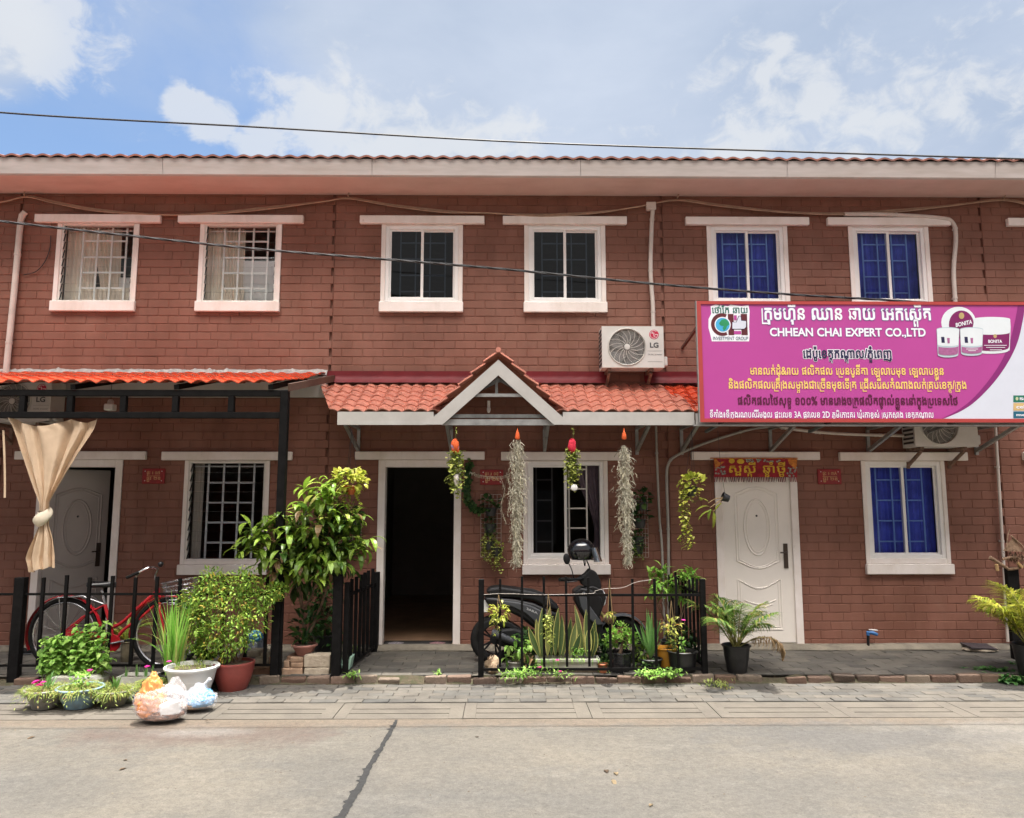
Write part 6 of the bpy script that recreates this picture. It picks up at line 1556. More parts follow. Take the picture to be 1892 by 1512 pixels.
# ---- palms
def palm(label, u, v, hp, rp, m, lm, seed, fr, span, zscale=1.0, group='potted palms along the terrace', Y=None, dead=0):
    R = random.Random(seed); c = G(u, v, Z_PORCH)
    t = pot('potted_palm', label, c, rp * .72, rp, hp, M_potb, group=group)
    mb, ms, md = MB(), MB(), MB(); S = c + V((0, 0, hp * .85))
    for i in range(fr):
        a = 2 * math.pi * i / fr * 1.0 + R.uniform(-.3, .3); tilt = R.uniform(.25, 1.0) if i >= dead else R.uniform(1.2, 1.6); l = span * R.uniform(.75, 1.1); dr = R.uniform(.35, .9) if i >= dead else 1.5
        P = [S + V((R.uniform(-.03, .03), R.uniform(-.03, .03), 0))]; el = math.pi / 2 - tilt * .75; p = P[0].copy()
        for k in range(12):
            p = p + V((math.cos(a) * math.cos(el), math.sin(a) * math.cos(el), math.sin(el))) * l / 12; P.append(p.copy()); el -= dr * 2.0 / 12 * (k / 6)
        ms.tube(P, [.008 - .0055 * k / 12 for k in range(13)], 5)
        tgt = md if i < dead else mb
        for k in range(38):
            q = .26 + .74 * k / 37; j = min(11, int(q * 12)); f = q * 12 - j; pp = P[j].lerp(P[j + 1] if j < 12 else P[j], min(1, f)); d = (P[min(12, j + 1)] - P[j]).normalized()
            side = d.cross(V((0, 0, 1))); side = side.normalized() if side.length > .05 else V((1, 0, 0))
            for s_ in (-1, 1):
                ll = span * .34 * math.sin(math.pi * (.16 + .80 * (k / 37))) ** .8 * R.uniform(.75, 1.15)
                tgt.leaf(pp, side * s_ * 1.0 + d * (.75 + .6 * k / 37) + V((0, 0, R.uniform(-.12, .25))), V((0, 0, 1)), ll, .0125 * R.uniform(.8, 1.2), curl=R.uniform(.35, .8) + (.8 if tgt is md else 0), fold=.3, n=4, wide=.35)
    part('stalks', ms, mat('palm_stalk', (.28, .26, .07), .5, .2, 10), t, smooth=True); part('fronds', mb, lm, t)
    if dead: part('dry_fronds', md, L_dry, t)
    return t
palm('small green palm in a black pot before the white door', 1362, 1242, .27, .135, None, L_palm, 61, 17, .62, dead=1)
palm('yellowing palm in a black pot with weeds growing round its foot', 1910, 1248, .30, .17, None, L_ypalm, 62, 22, .74, dead=2)
# ================================================================ BICYCLE
def plate(poly2, Y, w, Yc=None):  # outline in the xz plane given depth w, centred on Y
    return MB().prism([(p.x, Y - w / 2, p.z) for p in poly2], (0, w, 0))
def wheel(parent, c, r, tyre, m_t, m_rim, spokes=28, hub=.02, tr=.022):
    w = MB(); w.tube(circ(c, r - tr, 40), tr, 10, closed=True); o = part('wheel', w, m_t, parent, smooth=True)
    mb = MB(); mb.tube(circ(c, r - tr * 2.3, 40), tr * .55, 6, closed=True); part('rim', mb, m_rim, o, smooth=True)
    mb = MB()
    for k in range(spokes): a = 2 * math.pi * k / spokes; mb.tube([V(c) + V((math.cos(a) * hub, .02 * (-1) ** k, math.sin(a) * hub)), V(c) + V((math.cos(a + .15 * (-1) ** k) * (r - tr * 2.4), 0, math.sin(a + .15 * (-1) ** k) * (r - tr * 2.4)))], .0016, 3)
    mb.tube([V(c) + V((0, -.045, 0)), V(c) + V((0, .045, 0))], hub, 10); part('spokes', mb, m_rim, o, smooth=True); return o
M_rub = mat('rubber', (.012, .0115, .011), .85, .2, 20, spec=.2)
M_chrome = mat('chrome', (.55, .55, .56), .22, .08, 9, metal=.9)
M_red = mat('red_enamel', (.40, .012, .02), .3, .1, 6, coat=.3)
YB = -1.0
def B(u, v, dy=0): return W(u, v, YB + dy)
t = thing('bicycle', 'red step-through bicycle with wire basket parked behind the black fence', 'bicycle', B(211, 1232))
rw, fwc = B(118, 1171), B(309, 1171); wheel(t, rw, .365, 0, M_rub, M_chrome); wheel(t, fwc, .365, 0, M_rub, M_chrome)
bb = B(211, 1187); st = B(194, 1117); hd0, hd1 = B(290, 1084), B(296, 1116)
mb = MB()
for pts, r in (([bb, st], .018), ([hd0, hd1], .021), (bez([hd0.lerp(hd1, .25), B(262, 1117), B(226, 1150), B(205, 1160)], 6), .017), (bez([hd1.lerp(hd0, .2), B(262, 1140), B(230, 1163), bb], 6), .017)): mb.tube(pts, r, 10)
for s in (-1, 1):
    mb.tube([st, B(155, 1140) + V((0, .035 * s, 0)), rw + V((0, .05 * s, 0))], .009, 8); mb.tube([bb, rw + V((0, .05 * s, 0))], .010, 8)
    mb.tube(bez([hd1, B(299, 1130) + V((0, .04 * s, 0)), fwc + V((0, .045 * s, 0))], 5), .011, 8)
part('frame', mb, M_red, t, smooth=True)
for c_, a0, a1 in ((rw, 12, 205), (fwc, 60, 190)):
    mb = MB(); mb.grid(lambda s, q: (c_.x + (.392 - .012 * abs(s - .5) * 2) * math.cos(rad(a0 + (a1 - a0) * q)), c_.y + (s - .5) * .066, c_.z + (.392 - .012 * abs(s - .5) * 2) * math.sin(rad(a0 + (a1 - a0) * q))), 6, 26); part('mudguard', mb, M_red, t, smooth=True)
mb = MB(); mb.lathe(bb + V((0, -.045, 0)), [(.001, -.008), (.085, -.008), (.09, 0), (.085, .01), (.001, .01)], 26, Rx(math.pi / 2)); mb.bar(bb + V((0, -.045, .06)), rw + V((0, -.045, .03)), .012, .05); part('chain_case', mb, M_red, t, smooth=True)
mb = MB(); mb.tube([bb + V((0, -.07, 0)), B(238, 1183, -.07)], .011, 8); mb.tube([bb + V((0, .07, 0)), B(186, 1192, .07)], .011, 8); cr = part('crank', mb, M_chrome, t, smooth=True)
for q in (B(240, 1183, -.12), B(184, 1192, .12)): mb = MB(); mb.obox(q, (.09, .07, .022)); part('pedal', mb, M_rub, cr, bevel=.004)
mb = MB(); mb.tube([st, B(188, 1090)], .013, 10); part('seat_post', mb, M_chrome, t, smooth=True)
sc = B(186, 1083)
mb = MB()
def sad(s, q):
    w_ = .088 * (1 - .78 * min(1, max(0, q - .12) * 1.35)) * math.sin(math.pi * min(1, .12 + q * .9)) ** .35; a_ = 6.283 * s
    return sc + V(((q - .42) * .28, w_ * math.cos(a_), .012 * (1 - q) + (.042 if math.sin(a_) > 0 else .03 * (1 - .5 * q)) * math.sin(a_)))
mb.grid(sad, 18, 16, True); mb.poly([sad(i / 18, 0) for i in range(18)]); mb.poly([sad(i / 18, 1) for i in range(18)][::-1]); part('saddle', mb, mat('black_vinyl', (.010, .010, .011), .3, .15, 9), t, smooth=True)
mb = MB(); a, b = B(112, 1103), B(160, 1101)
for y in (-.06, -.02, .02, .06): mb.tube([a + V((0, y, 0)), b + V((0, y, 0))], .006, 6)
for q in (0, .33, .66, 1): mb.tube([a.lerp(b, q) + V((0, -.065, 0)), a.lerp(b, q) + V((0, .065, 0))], .006, 6)
mb.box(a.x + .05, b.x - .03, YB - .05, YB + .05, a.z + .006, a.z + .012)
for s in (-1, 1): mb.tube([a + V((.02, .06 * s, 0)), rw + V((0, .055 * s, 0))], .005, 6); mb.tube([b + V((0, .06 * s, 0)), st], .005, 6)
part('carrier', mb, M_chrome, t, smooth=True)
mb = MB(); mb.tube([hd0, B(287, 1063)], .012, 8)
for s in (-1, 1): mb.tube(bez([B(287, 1063), B(291, 1052, .12 * s), B(276, 1049, .24 * s), B(256, 1058, .28 * s), B(240, 1066, .29 * s)], 6), .011, 8)
part('handlebar', mb, M_chrome, t, smooth=True)
for s in (-1, 1): mb = MB(); mb.tube([B(257, 1057.5, .282 * s), B(234, 1068, .29 * s)], .016, 8); part('grip', mb, M_rub, t, smooth=True); mb = MB(); mb.tube(bez([B(262, 1056, .27 * s), B(252, 1065, .28 * s), B(248, 1078, .27 * s)], 4), .005, 6); part('brake_lever', mb, M_chrome, t, smooth=True)
mb = MB(); mb.ell(B(297, 1043), (.028, .028, .03), 12, 8); part('bell', mb, M_dark, t, smooth=True)
mb = MB()
c0, c1 = B(296, 1078), B(362, 1070)
def bk(s, q):   # basket wall point: s round, q up
    a = 2 * math.pi * s; hx, hy = .10 + .065 * q, .085 + .045 * q; ca, sa = math.cos(a), math.sin(a); k = (abs(ca) ** 4 + abs(sa) ** 4) ** -.25
    m_ = B(330, 1115); return m_ + V((ca * k * hx, sa * k * hy, .235 * q + .03 * q * ca))
for i in range(36): mb.tube([bk(i / 36, 0), bk(i / 36, .5), bk(i / 36, 1)], .0022, 4)
for q in (0, .2, .4, .6, .8): mb.tube([bk(i / 32, q) for i in range(32)], .0022, 4, closed=True)
mb.tube([bk(i / 32, 1) for i in range(32)], .006, 6, closed=True)
for k in range(-4, 5): mb.tube([bk(.25, 0) + V((.02 * k, 0, 0)), bk(.75, 0) + V((.02 * k, 0, 0))], .002, 4)
part('basket', mb, M_chrome, t, smooth=True)

# ================================================================ MOTOR SCOOTER AND HELMET
YS = -.72
def S(u, v, dy=0): return W(u, v, YS + dy)
M_sb = mat('scooter_black', (.008, .008, .009), .4, .15, 7, spec=.3); M_ss = mat('scooter_grey', (.055, .058, .064), .4, .1, 6, spec=.35); M_sm_ = mat('scooter_matt', (.009, .009, .010), .6, .2, 12, spec=.25); M_gold_f = mat('fork_gold', (.42, .33, .13), .35, .1, 9, metal=.6)
M_lens = mat('lamp_lens', (.62, .64, .66), .12, .05, 9)
sct = thing('motor_scooter', 'black and grey motor scooter parked behind the low picket fence', 'motor scooter', S(1000, 1222))
def shell(name, outline, w, m, parent, bevel=.03, dy=0, seg=3):
    mb = plate([S(u, v) for u, v in outline], YS + dy, w); return part(name, mb, m, parent, smooth=True, bevel=bevel, seg=seg, angle=70)
def swheel(c, r):
    mb = MB(); mb.tube(circ(c, r - .05, 36), .05, 12, closed=True); o = part('wheel', mb, M_rub, sct, smooth=True)
    mb = MB(); mb.lathe(c, [(r - .105, -.035), (r - .085, -.04), (r - .085, .04), (r - .105, .035), (r - .105, -.035)], 30, Rx(math.pi / 2))
    for k in range(5):
        a = 2 * math.pi * k / 5
        for d in (-.16, .16): mb.bar(c + V((math.cos(a) * .03, -.02, math.sin(a) * .03)), c + V((math.cos(a + d) * (r - .10), -.03, math.sin(a + d) * (r - .10))), .018, .02, (0, 1, 0))
    mb.lathe(c, [(.001, -.05), (.045, -.05), (.045, .05), (.001, .05)], 16, Rx(math.pi / 2)); part('rim', mb, M_sm_, o, smooth=True, angle=30); return o
rc, fc = S(913, 1181), S(1150, 1183); swheel(rc, .255); swheel(fc, .255)
shell('seat', [(897, 1092), (905, 1084), (925, 1082), (955, 1086), (985, 1090), (1008, 1098), (1030, 1118), (1034, 1128), (1012, 1122), (985, 1108), (950, 1102), (915, 1100)], .25, mat('seat_vinyl', (.010, .010, .011), .55, .15, 14, spec=.3), sct, .035)
shell('rear_body', [(893, 1102), (910, 1101), (950, 1104), (985, 1111), (1012, 1124), (1032, 1130), (1028, 1144), (1005, 1160), (985, 1158), (960, 1138), (930, 1124), (903, 1118)], .25, M_sb, sct, .035)
shell('side_panel', [(918, 1106), (950, 1109), (980, 1116), (1004, 1128), (1020, 1136), (1002, 1146), (988, 1147), (970, 1130), (945, 1118), (920, 1113)], .285, M_ss, sct, .012)
mb = MB(); a, b = S(974, 1121), S(994, 1117); text(mb, '3ARA', S(972, 1121).x, S(992, 1121).x, S(980, 1123).z, S(980, 1119).z, YS - .146, .03, .69); mb.v = [(x, y, z - (x - S(972, 1121).x) * .42) for x, y, z in mb.v]; part('maker_lettering', mb, mat('badge_grey', (.40, .40, .41), .4), sct)
shell('rear_mudguard', [(884, 1164), (892, 1150), (906, 1143), (925, 1142), (945, 1150), (962, 1160), (958, 1166), (938, 1158), (920, 1153), (905, 1155), (895, 1165), (889, 1180)], .15, M_sm_, sct, .012)
shell('number_holder', [(892, 1110), (906, 1106), (901, 1130), (892, 1130)], .13, M_paper, sct, .004)
shell('engine', [(925, 1160), (950, 1158), (985, 1170), (1012, 1180), (1010, 1200), (985, 1206), (950, 1196), (925, 1192), (915, 1186)], .20, M_sm_, sct, .03)
mb = MB(); mb.tube(bez([S(985, 1196, -.12), S(955, 1188, -.14), S(925, 1176, -.15), S(908, 1170, -.15)], 5), [.02 + .002 * i for i in range(16)], 12); part('exhaust', mb, M_ss, sct, smooth=True)
shell('floorboard', [(985, 1178), (1020, 1168), (1060, 1170), (1095, 1175), (1098, 1190), (1050, 1196), (1005, 1200)], .26, M_sm_, sct, .02)
shell('leg_shield', [(1058, 1092), (1072, 1083), (1092, 1088), (1108, 1100), (1112, 1118), (1106, 1136), (1112, 1160), (1118, 1182), (1100, 1192), (1084, 1186), (1088, 1160), (1074, 1136), (1060, 1110)], .28, M_sb, sct, .022)
shell('front_panel', [(1066, 1098), (1078, 1090), (1084, 1112), (1098, 1132), (1112, 1150), (1100, 1152), (1080, 1136), (1070, 1118)], .33, M_ss, sct, .012)
shell('headlamp_cowl', [(1070, 1086), (1094, 1081), (1111, 1088), (1118, 1103), (1112, 1120), (1098, 1126), (1084, 1110)], .22, M_sb, sct, .014)
hl = shell('headlight', [(1106, 1090), (1114, 1090), (1119, 1102), (1117, 1116), (1111, 1120), (1106, 1106)], .16, M_lens, sct, .012)
shell('handlebar_cowl', [(1068, 1068), (1080, 1060), (1088, 1051), (1100, 1056), (1108, 1072), (1110, 1086), (1092, 1088), (1074, 1080)], .17, M_sm_, sct, .01)
mb = MB(); mb.tube(bez([S(1086, 1066), S(1072, 1070, -.12), S(1054, 1071, -.24)], 5), .016, 8); mb.tube(bez([S(1086, 1066), S(1094, 1063, .14), S(1086, 1064, .28)], 5), .016, 8); hb = part('handlebar', mb, M_sm_, sct, smooth=True)
mb = MB(); mb.tube([S(1056, 1071, -.22), S(1034, 1071, -.34)], .020, 10); part('grip', mb, M_rub, hb, smooth=True); mb = MB(); mb.tube(bez([S(1066, 1074, -.2), S(1056, 1075, -.26), S(1044, 1077, -.34)], 4), .007, 6); part('brake_lever', mb, M_chrome, hb, smooth=True)
mb = MB(); mb.tube(bez([S(1060, 1068, -.2), S(1056, 1052, -.21), S(1050, 1040, -.22)], 5), .006, 6); mr_ = part('mirror_stalk', mb, M_sm_, sct, smooth=True)
mb = MB(); mb.ell(S(1047, 1033, -.22), (.036, .02, .058), 16, 10, Ry(rad(-8))); part('mirror', mb, M_sm_, mr_, smooth=True)
mb = MB(); mb.tube(bez([S(1092, 1062, .1), S(1089, 1048, .08), S(1084, 1036, .05)], 5), .008, 6); part('mirror_stalk', mb, M_sm_, sct, smooth=True)
mb = MB()
for s in (-.07, .07): mb.tube([S(1100, 1120, s), fc + V((0, s, 0))], .018, 8)
part('fork', mb, M_gold_f, sct, smooth=True)
mb = MB(); mb.grid(lambda s, q: (fc.x + (.285 - .02 * (2 * s - 1) ** 2) * math.cos(rad(20 + 130 * q)), fc.y + (s - .5) * .15, fc.z + (.285 - .02 * (2 * s - 1) ** 2) * math.sin(rad(20 + 130 * q))), 8, 22); part('front_mudguard', mb, M_ss, sct, smooth=True)
mb = MB(); mb.tube([S(985, 1200, -.08), S(960, 1222, -.16)], .01, 6); part('side_stand', mb, M_sm_, sct)
# helmet hung on the mirror
hc = S(1075, 1019, -.02); hm = thing('helmet', 'glossy black open helmet with clear visor hung on the scooter mirror', 'helmet', hc)
mb = MB(); mb.grid(lambda s, q: hc + V((.146 * math.sin(rad(125) * q) * math.cos(6.283 * s) * (1.06 if math.cos(6.283 * s) < 0 else 1), .128 * math.sin(rad(125) * q) * math.sin(6.283 * s), .138 * math.cos(rad(125) * q))), 28, 16, True); part('shell', mb, mat('helmet_gloss', (.008, .008, .01), .12, .1, 5, coat=.6), hm, smooth=True)
mb = MB(); mb.lathe(hc - V((0, 0, .079)), [(.001, 0), (.08, 0), (.114, .0), (.118, -.008)], 24); part('lining', mb, M_rub, hm, smooth=True)
mb = MB(); mb.grid(lambda s, q: hc + V((.02 + (.150 + .05 * q) * math.cos(rad(-62 + 124 * s)), (.140 + .012 * q) * math.sin(rad(-62 + 124 * s)), .045 - .15 * q)), 18, 8); part('visor', mb, glassmat('visor_smoke', (.20, .20, .21), 1.45, .08), hm, smooth=True)
mb = MB(); mb.tube(bez([hc + V((.02, -.09, -.06)), hc + V((.03, -.05, -.13)), hc + V((.03, .02, -.15)), hc + V((.02, .09, -.06))], 5), .006, 5); part('chin_strap', mb, M_rub, hm)

# ================================================================ PLANTS ALONG THE SCOOTER FENCE
R = random.Random(71); YP = -1.18
def F(u, v, dy=0): return W(u, v, YP + dy)
a, b = F(988, 1247), F(1108, 1215); t = thing('planter_box', 'long white trough of tall striped snake plants behind the picket rails', 'planter', ((a.x + b.x) / 2, YP, a.z))
mb = MB(); dz = b.z - a.z
def trough(mb, x0, x1, y0, y1, z0, z1, tp=.018, wall=.014):
    V8 = lambda e, z: [(x0 - e, y0 - e, z), (x1 + e, y0 - e, z), (x1 + e, y1 + e, z), (x0 - e, y1 + e, z)]
    rings = [V8(-tp, z0), V8(-.004, z1 - .03), V8(.012, z1 - .028), V8(.012, z1), V8(-wall, z1), V8(-wall - .004, z1 - .05)]
    base = len(mb.v)
    for r_ in rings: mb.v.extend(r_)
    for i in range(len(rings) - 1):
        for j in range(4): mb.f.append((base + i * 4 + j, base + i * 4 + (j + 1) % 4, base + (i + 1) * 4 + (j + 1) % 4, base + (i + 1) * 4 + j))
    mb.f.append((base, base + 3, base + 2, base + 1))
trough(mb, a.x + .02, b.x - .02, YP - .08, YP + .10, a.z, b.z); part('trough', mb, M_trough, t)
mb = MB(); mb.box(a.x + .03, b.x - .03, YP - .07, YP + .09, a.z + .03, b.z - .03); part('soil', mb, M_soil, t)
mb, me = MB(), MB()
sn = [(1000, 1125, 1002), (990, 1145, 1000), (1014, 1122, 1012), (1022, 1140, 1018), (1030, 1125, 1026), (1040, 1138, 1034), (1056, 1142, 1046), (1065, 1150, 1052), (1072, 1172, 1058), (976, 1160, 998), (1064, 1120, 1078), (1082, 1128, 1088), (1095, 1158, 1090), (1102, 1165, 1094), (1088, 1160, 1086), (1042, 1165, 1040), (1100, 1146, 1090)]
for (u, v, ub) in sn:
    p0, p1 = F(ub, 1216, R.uniform(-.05, .06)), F(u, v, R.uniform(-.06, .05)); d = p1 - p0; l = d.length; up_ = V((R.uniform(-.6, .6), -1, .1))
    w_ = R.uniform(.044, .062); mb.leaf(p0, d, up_, l, w_, curl=.06, fold=.3, n=7, wide=.5); me.leaf(p0 + V((0, .004, 0)), d, up_, l * 1.01, w_ * 1.35, curl=.06, fold=.3, n=7, wide=.5)
part('blades', mb, L_snake, t); part('blade_edges', me, L_snake_e, t)
mb = MB(); R2 = random.Random(5)
for i in range(70): mb.leaf(F(R2.uniform(1060, 1085), 1212 - R2.random() * 14, -.03), rdir(R2, .4), V((0, 0, 1)), .05, .02, curl=.6, n=3)
for i in range(30): mb.leaf(F(R2.uniform(990, 1105), 1216, -.09), V((R2.uniform(-1, 1), -.6, R2.uniform(-1, .2))), V((0, 0, 1)), .09, .008, curl=.9, n=4)
part('weeds', mb, L_mint, t)
# bonsai bush in a pot wrapped in black plastic
def ppot(name, label, u, vb, vt, wpx, m, dy=0, taper=.78, wav_=0.0, cat='potted plant'):
    c = W(u, vb, YP + dy); k = (c - EYE).length / CAM_F; r1 = wpx / 2 * k; h = W(u, vt, YP + dy).z - c.z; t = thing(name, label, cat, c)
    mb = pot_shape(c, r1 * taper, r1, h, rim=.014)
    if wav_: mb.v = [(c.x + (x - c.x) * (1 + wav_ * math.sin(9 * math.atan2(y - c.y, x - c.x) + 20 * z)), c.y + (y - c.y) * (1 + wav_ * math.sin(7 * math.atan2(y - c.y, x - c.x))), z) for x, y, z in mb.v]
    part('pot', mb, m, t, smooth=True, angle=50); soil(c, r1 * .88, t, h * .85); return t, c, r1, h
t, c, r1, h = ppot('potted_bonsai', 'small round-leaved bonsai in a pot wrapped with black plastic', 1146, 1247, 1204, 42, mat('black_film', (.015, .015, .017), .25, .2, 14), wav_=.06)
mb, ms = MB(), MB()
stick(ms, [c + V((0, 0, h * .9)), F(1150, 1190), F(1146, 1178)], .02, .012)
for (u, v, r_) in ((1130, 1172, .07), (1148, 1163, .08), (1163, 1172, .07), (1140, 1185, .06), (1158, 1186, .07), (1172, 1180, .05), (1125, 1186, .05)):
    q = F(u, v, R.uniform(-.05, .05)); stick(ms, [F(1148, 1184), F(1148, 1184).lerp(q, .6), q], .007, .003); cloudleaf(mb, q, r_, 85, .034, .024, R, shell=.2, up=.4, curl=.3)
part('trunk', ms, M_bark, t, smooth=True); part('foliage', mb, L_shrub, t)
# aloe
t, c, r1, h = ppot('potted_aloe', 'spiky green aloe in a black pot next to the orange bucket', 1202, 1246, 1216, 40, M_potb)
mb = MB()
for i in range(26):
    a_ = R.random() * 6.28; s = R.uniform(.1, .75); mb.leaf(c + V((0, 0, h * .9)), V((math.cos(a_) * s, math.sin(a_) * s, 1)), V((-math.cos(a_), -math.sin(a_), .2)), R.uniform(.20, .42) * (1.3 - .5 * s), .055, curl=-.12, fold=.5, n=5, wide=.22)
part('blades', mb, L_aloe, t)
mb = MB()
for i in range(60): mb.leaf(F(R.uniform(1186, 1216), R.uniform(1222, 1250), -.10), rdir(R), V((0, -.5, 1)), .045, .028, n=3)
part('trailing_leaves', mb, L_dark, t)
# orange bucket, black tub, little pot
ob, c, r1, h = ppot('bucket', 'orange yellow plastic bucket between the aloe and black tub', 1231, 1243, 1196, 40, mat('orange_bucket', (.62, .28, .03), .45, .1, 6), dy=.14, taper=.86, cat='bucket')
t, c, r1, h = ppot('potted_plant', 'wide black tub with a few small leaves at the fence corner', 1262, 1249, 1202, 50, M_potb, dy=-.03)
mb = MB(); tuft(mb, c + V((0, 0, h * .85)), R, 8, .1, .02, spread=.6); cloudleaf(mb, c + V((-.03, 0, h + .05)), .07, 36, .045, .028, R, shell=.1); part('leaves', mb, L_mint, t)
t, c, r1, h = ppot('potted_plant', 'tiny orange clay pot with a stubby sprig behind the rail', 1114, 1246, 1226, 17, mat('orange_clay', (.42, .13, .05), .7, .2, 9), dy=-.06)
mb = MB(); cloudleaf(mb, c + V((0, 0, h)), .06, 34, .04, .026, R, shell=.1); part('leaves', mb, L_dark, t)
t, c, r1, h = ppot('potted_plant', 'leafy green plant in a grey tin by the rear scooter wheel', 952, 1243, 1222, 24, M_potg, dy=.02)
mb, ms = MB(), MB()
for (u, v) in ((940, 1195), (952, 1182), (962, 1200), (935, 1215), (970, 1210), (955, 1205), (978, 1192)):
    q = F(u, v, R.uniform(-.06, .06)); stick(ms, [c + V((0, 0, h * .9)), q], .004, .002)
    for i in range(5): mb.leaf(q, rdir(R, .0), V((0, 0, 1)), R.uniform(.08, .14), .038, curl=.9, n=4)
part('stems', ms, M_stem, t); part('leaves', mb, L_mint, t)
mb = MB()
for i in range(22): mb.leaf(F(R.uniform(965, 990), R.uniform(1205, 1240), R.uniform(-.05, .05)), rdir(R, -.2), V((0, 0, 1)), .13, .02, curl=1.1, n=5)
part('dry_leaves', mb, L_dry, t)
# seedlings, creepers and scrap growth filling the bed between the pots
R = random.Random(77)
for (nm, lab, spots, lm, l, w) in (
    ('potted_plant', 'bushy pale green pot plant low between tin and trough', [(985, 1228, .07), (972, 1236, .06)], L_mint, .06, .03),
    ('potted_plant', 'dark ferny plant in a black pot behind the snake plants', [(1010, 1195, .12), (1045, 1190, .13), (975, 1180, .10)], L_dark, .12, .035),
    ('potted_plant', 'dark broad-leaved plant in a black pot before the scooter fork', [(1088, 1190, .10), (1108, 1200, .10), (1122, 1215, .07)], L_dark, .09, .045),
    ('potted_plant', 'low leafy plant in a black pot between bonsai and aloe', [(1178, 1222, .06), (1186, 1205, .07)], L_mango, .07, .035),
    ('potted_plant', 'shaded leafy plant in a black pot at the foot of the side fence', [(1268, 1180, .09), (1284, 1200, .08), (1252, 1192, .08)], L_dark, .09, .04)):
    dy_ = .22 if 'behind' in lab or 'before' in lab or 'shaded' in lab else .03
    u_ = sum(q[0] for q in spots) / len(spots); t_, c, r1, h = ppot(nm, lab, u_, 1243 if dy_ < .1 else 1232, 1224 if dy_ < .1 else 1208, 24, M_potb, dy=dy_)
    mb, ms = MB(), MB()
    for (u, v, r_) in spots:
        q = W(u, v, YP + dy_); stick(ms, [c + V((0, 0, h * .8)), c.lerp(q, .6) + V((.01, 0, .02)), q], .004, .002); cloudleaf(mb, q, r_, int(620 * r_), l, w, R, shell=.1, up=.1, curl=.7)
    part('stems', ms, M_stem, t_); part('foliage', mb, lm, t_)
# hanging bits on the rail
def rail_hang(label, u, v0, v1, lm, seed, kind):
    R = random.Random(seed); Y = FY - .05; top = W(u, v0, Y); c = W(u, v1, Y); t = thing('hanging_plant', label, 'hanging plant', top, 'little plants tied to the fence rail')
    mb = MB(); mb.tube([top, c + V((-.015, 0, .03))], .003, 4); mb.tube([top, c + V((.03, 0, .03))], .003, 4); part('cord', mb, L_dry, t)
    mb, ms = MB(), MB()
    if kind == 'coco':
        mc = MB(); mc.ell(c, (.06, .055, .05), 14, 9); part('coconut_pot', mc, mat('coconut_fibre', (.14, .085, .05), .95, .4, 60, bump=.8), t, smooth=True)
        for i in range(24): mb.leaf(c + V((R.uniform(-.05, .05), -.03, .03)), rdir(R, .1), V((0, 0, 1)), R.uniform(.05, .12), .012, curl=1.2, n=4)
    elif kind == 'bush':
        cloudleaf(mb, c, .10, 90, .06, .02, R, shell=.1, curl=.8, up=.1)
        for k in range(5): trail(mb, ms, c + V((R.uniform(-.05, .05), 0, 0)), R.uniform(.1, .24), R, 8, .04, .02)
    else:
        for k in range(8): trail(mb, ms, c + V((R.uniform(-.04, .04), R.uniform(-.02, .02), .03)), R.uniform(.15, .33), R, 16, .042, .026, sway=.03)
    part('foliage', mb, lm, t)
    if ms.v: part('vine_stems', ms, M_stem, t)
    return t
rail_hang('wispy yellow plant tied to the rail over the rear scooter wheel', 921, 1099, 1133, L_pothos, 72, 'bush')
rail_hang('pale vine tied to the rail above the snake plants', 1013, 1097, 1142, L_trail, 73, 'vine')
rail_hang('coconut fibre ball on cord looped over a fence picket', 1126, 1070, 1143, L_ygreen, 74, 'coco')
t = rail_hang('reddish succulent with one pink bloom tied inside the fence corner', 1240, 1110, 1160, leafmat('red_succulent', (.24, .26, .05), (.46, .48, .10), (.52, .24, .07)), 75, 'bush')
mb = MB(); flowers(mb, W(1263, 1147, FY - .06), .026, R); part('flower', mb, L_pink, t); mb = MB(); mb.lathe(W(1238, 1180, FY - .0), [(.001, 0), (.045, 0), (.055, .075), (.05, .075), (.045, .06)], 18); part('pot', mb, M_potb, t, smooth=True)
# tall shrub by the pipes
c = G(1243, 1218, Z_PORCH); t = pot('potted_shrub', 'tall bright green shrub on bare stems inside the fence corner', c, .10, .13, .2, M_potb)
mb, ms = MB(), MB(); YH = c.y
for (u, v, n) in ((1208, 1062, 1), (1222, 1055, 1), (1234, 1075, 1), (1215, 1085, 1), (1246, 1085, 1), (1258, 1065, 1), (1272, 1058, 1), (1283, 1072, 1), (1265, 1085, 1), (1278, 1090, 1), (1205, 1098, .6), (1228, 1095, .8), (1252, 1098, .6)):
    q = W(u, v, YH + R.uniform(-.2, .12)); stick(ms, [c + V((R.uniform(-.04, .04), 0, .15)), c.lerp(q, .6) + V((R.uniform(-.03, .03), 0, .05)), q], .007, .003)
    for i in range(int(26 * n)): mb.leaf(q + rdir(R) * .05, rdir(R, .25), V((0, 0, 1)), R.uniform(.07, .12), .036, curl=.5, fold=.2, n=4)
part('stems', ms, M_bark, t, smooth=True); part('foliage', mb, L_shrub, t)
# lump of old wood by the fence post
c = W(909, 1250, -1.26); t = thing('driftwood', 'pale knobbly lump of old wood at the foot of the fence post', 'driftwood', c)
mb = MB(); mb.grid(lambda s, q: c + V(((.055 + .022 * math.sin(s * 18.85 + q * 9) + .015 * math.sin(s * 31 + 2)) * math.sin(math.pi * (.04 + .96 * q)) ** .5 * math.cos(6.283 * s), (.06 + .018 * math.sin(s * 12.6 + q * 7)) * math.sin(math.pi * (.04 + .96 * q)) ** .5 * math.sin(6.283 * s), .20 * (1 - q) + .012 * math.sin(s * 25 + q * 20))), 36, 16, True); part('wood', mb, mat('old_wood', (.40, .30, .20), .9, .3, 22, bump=.9, col2=(.20, .13, .08)), t, smooth=True)

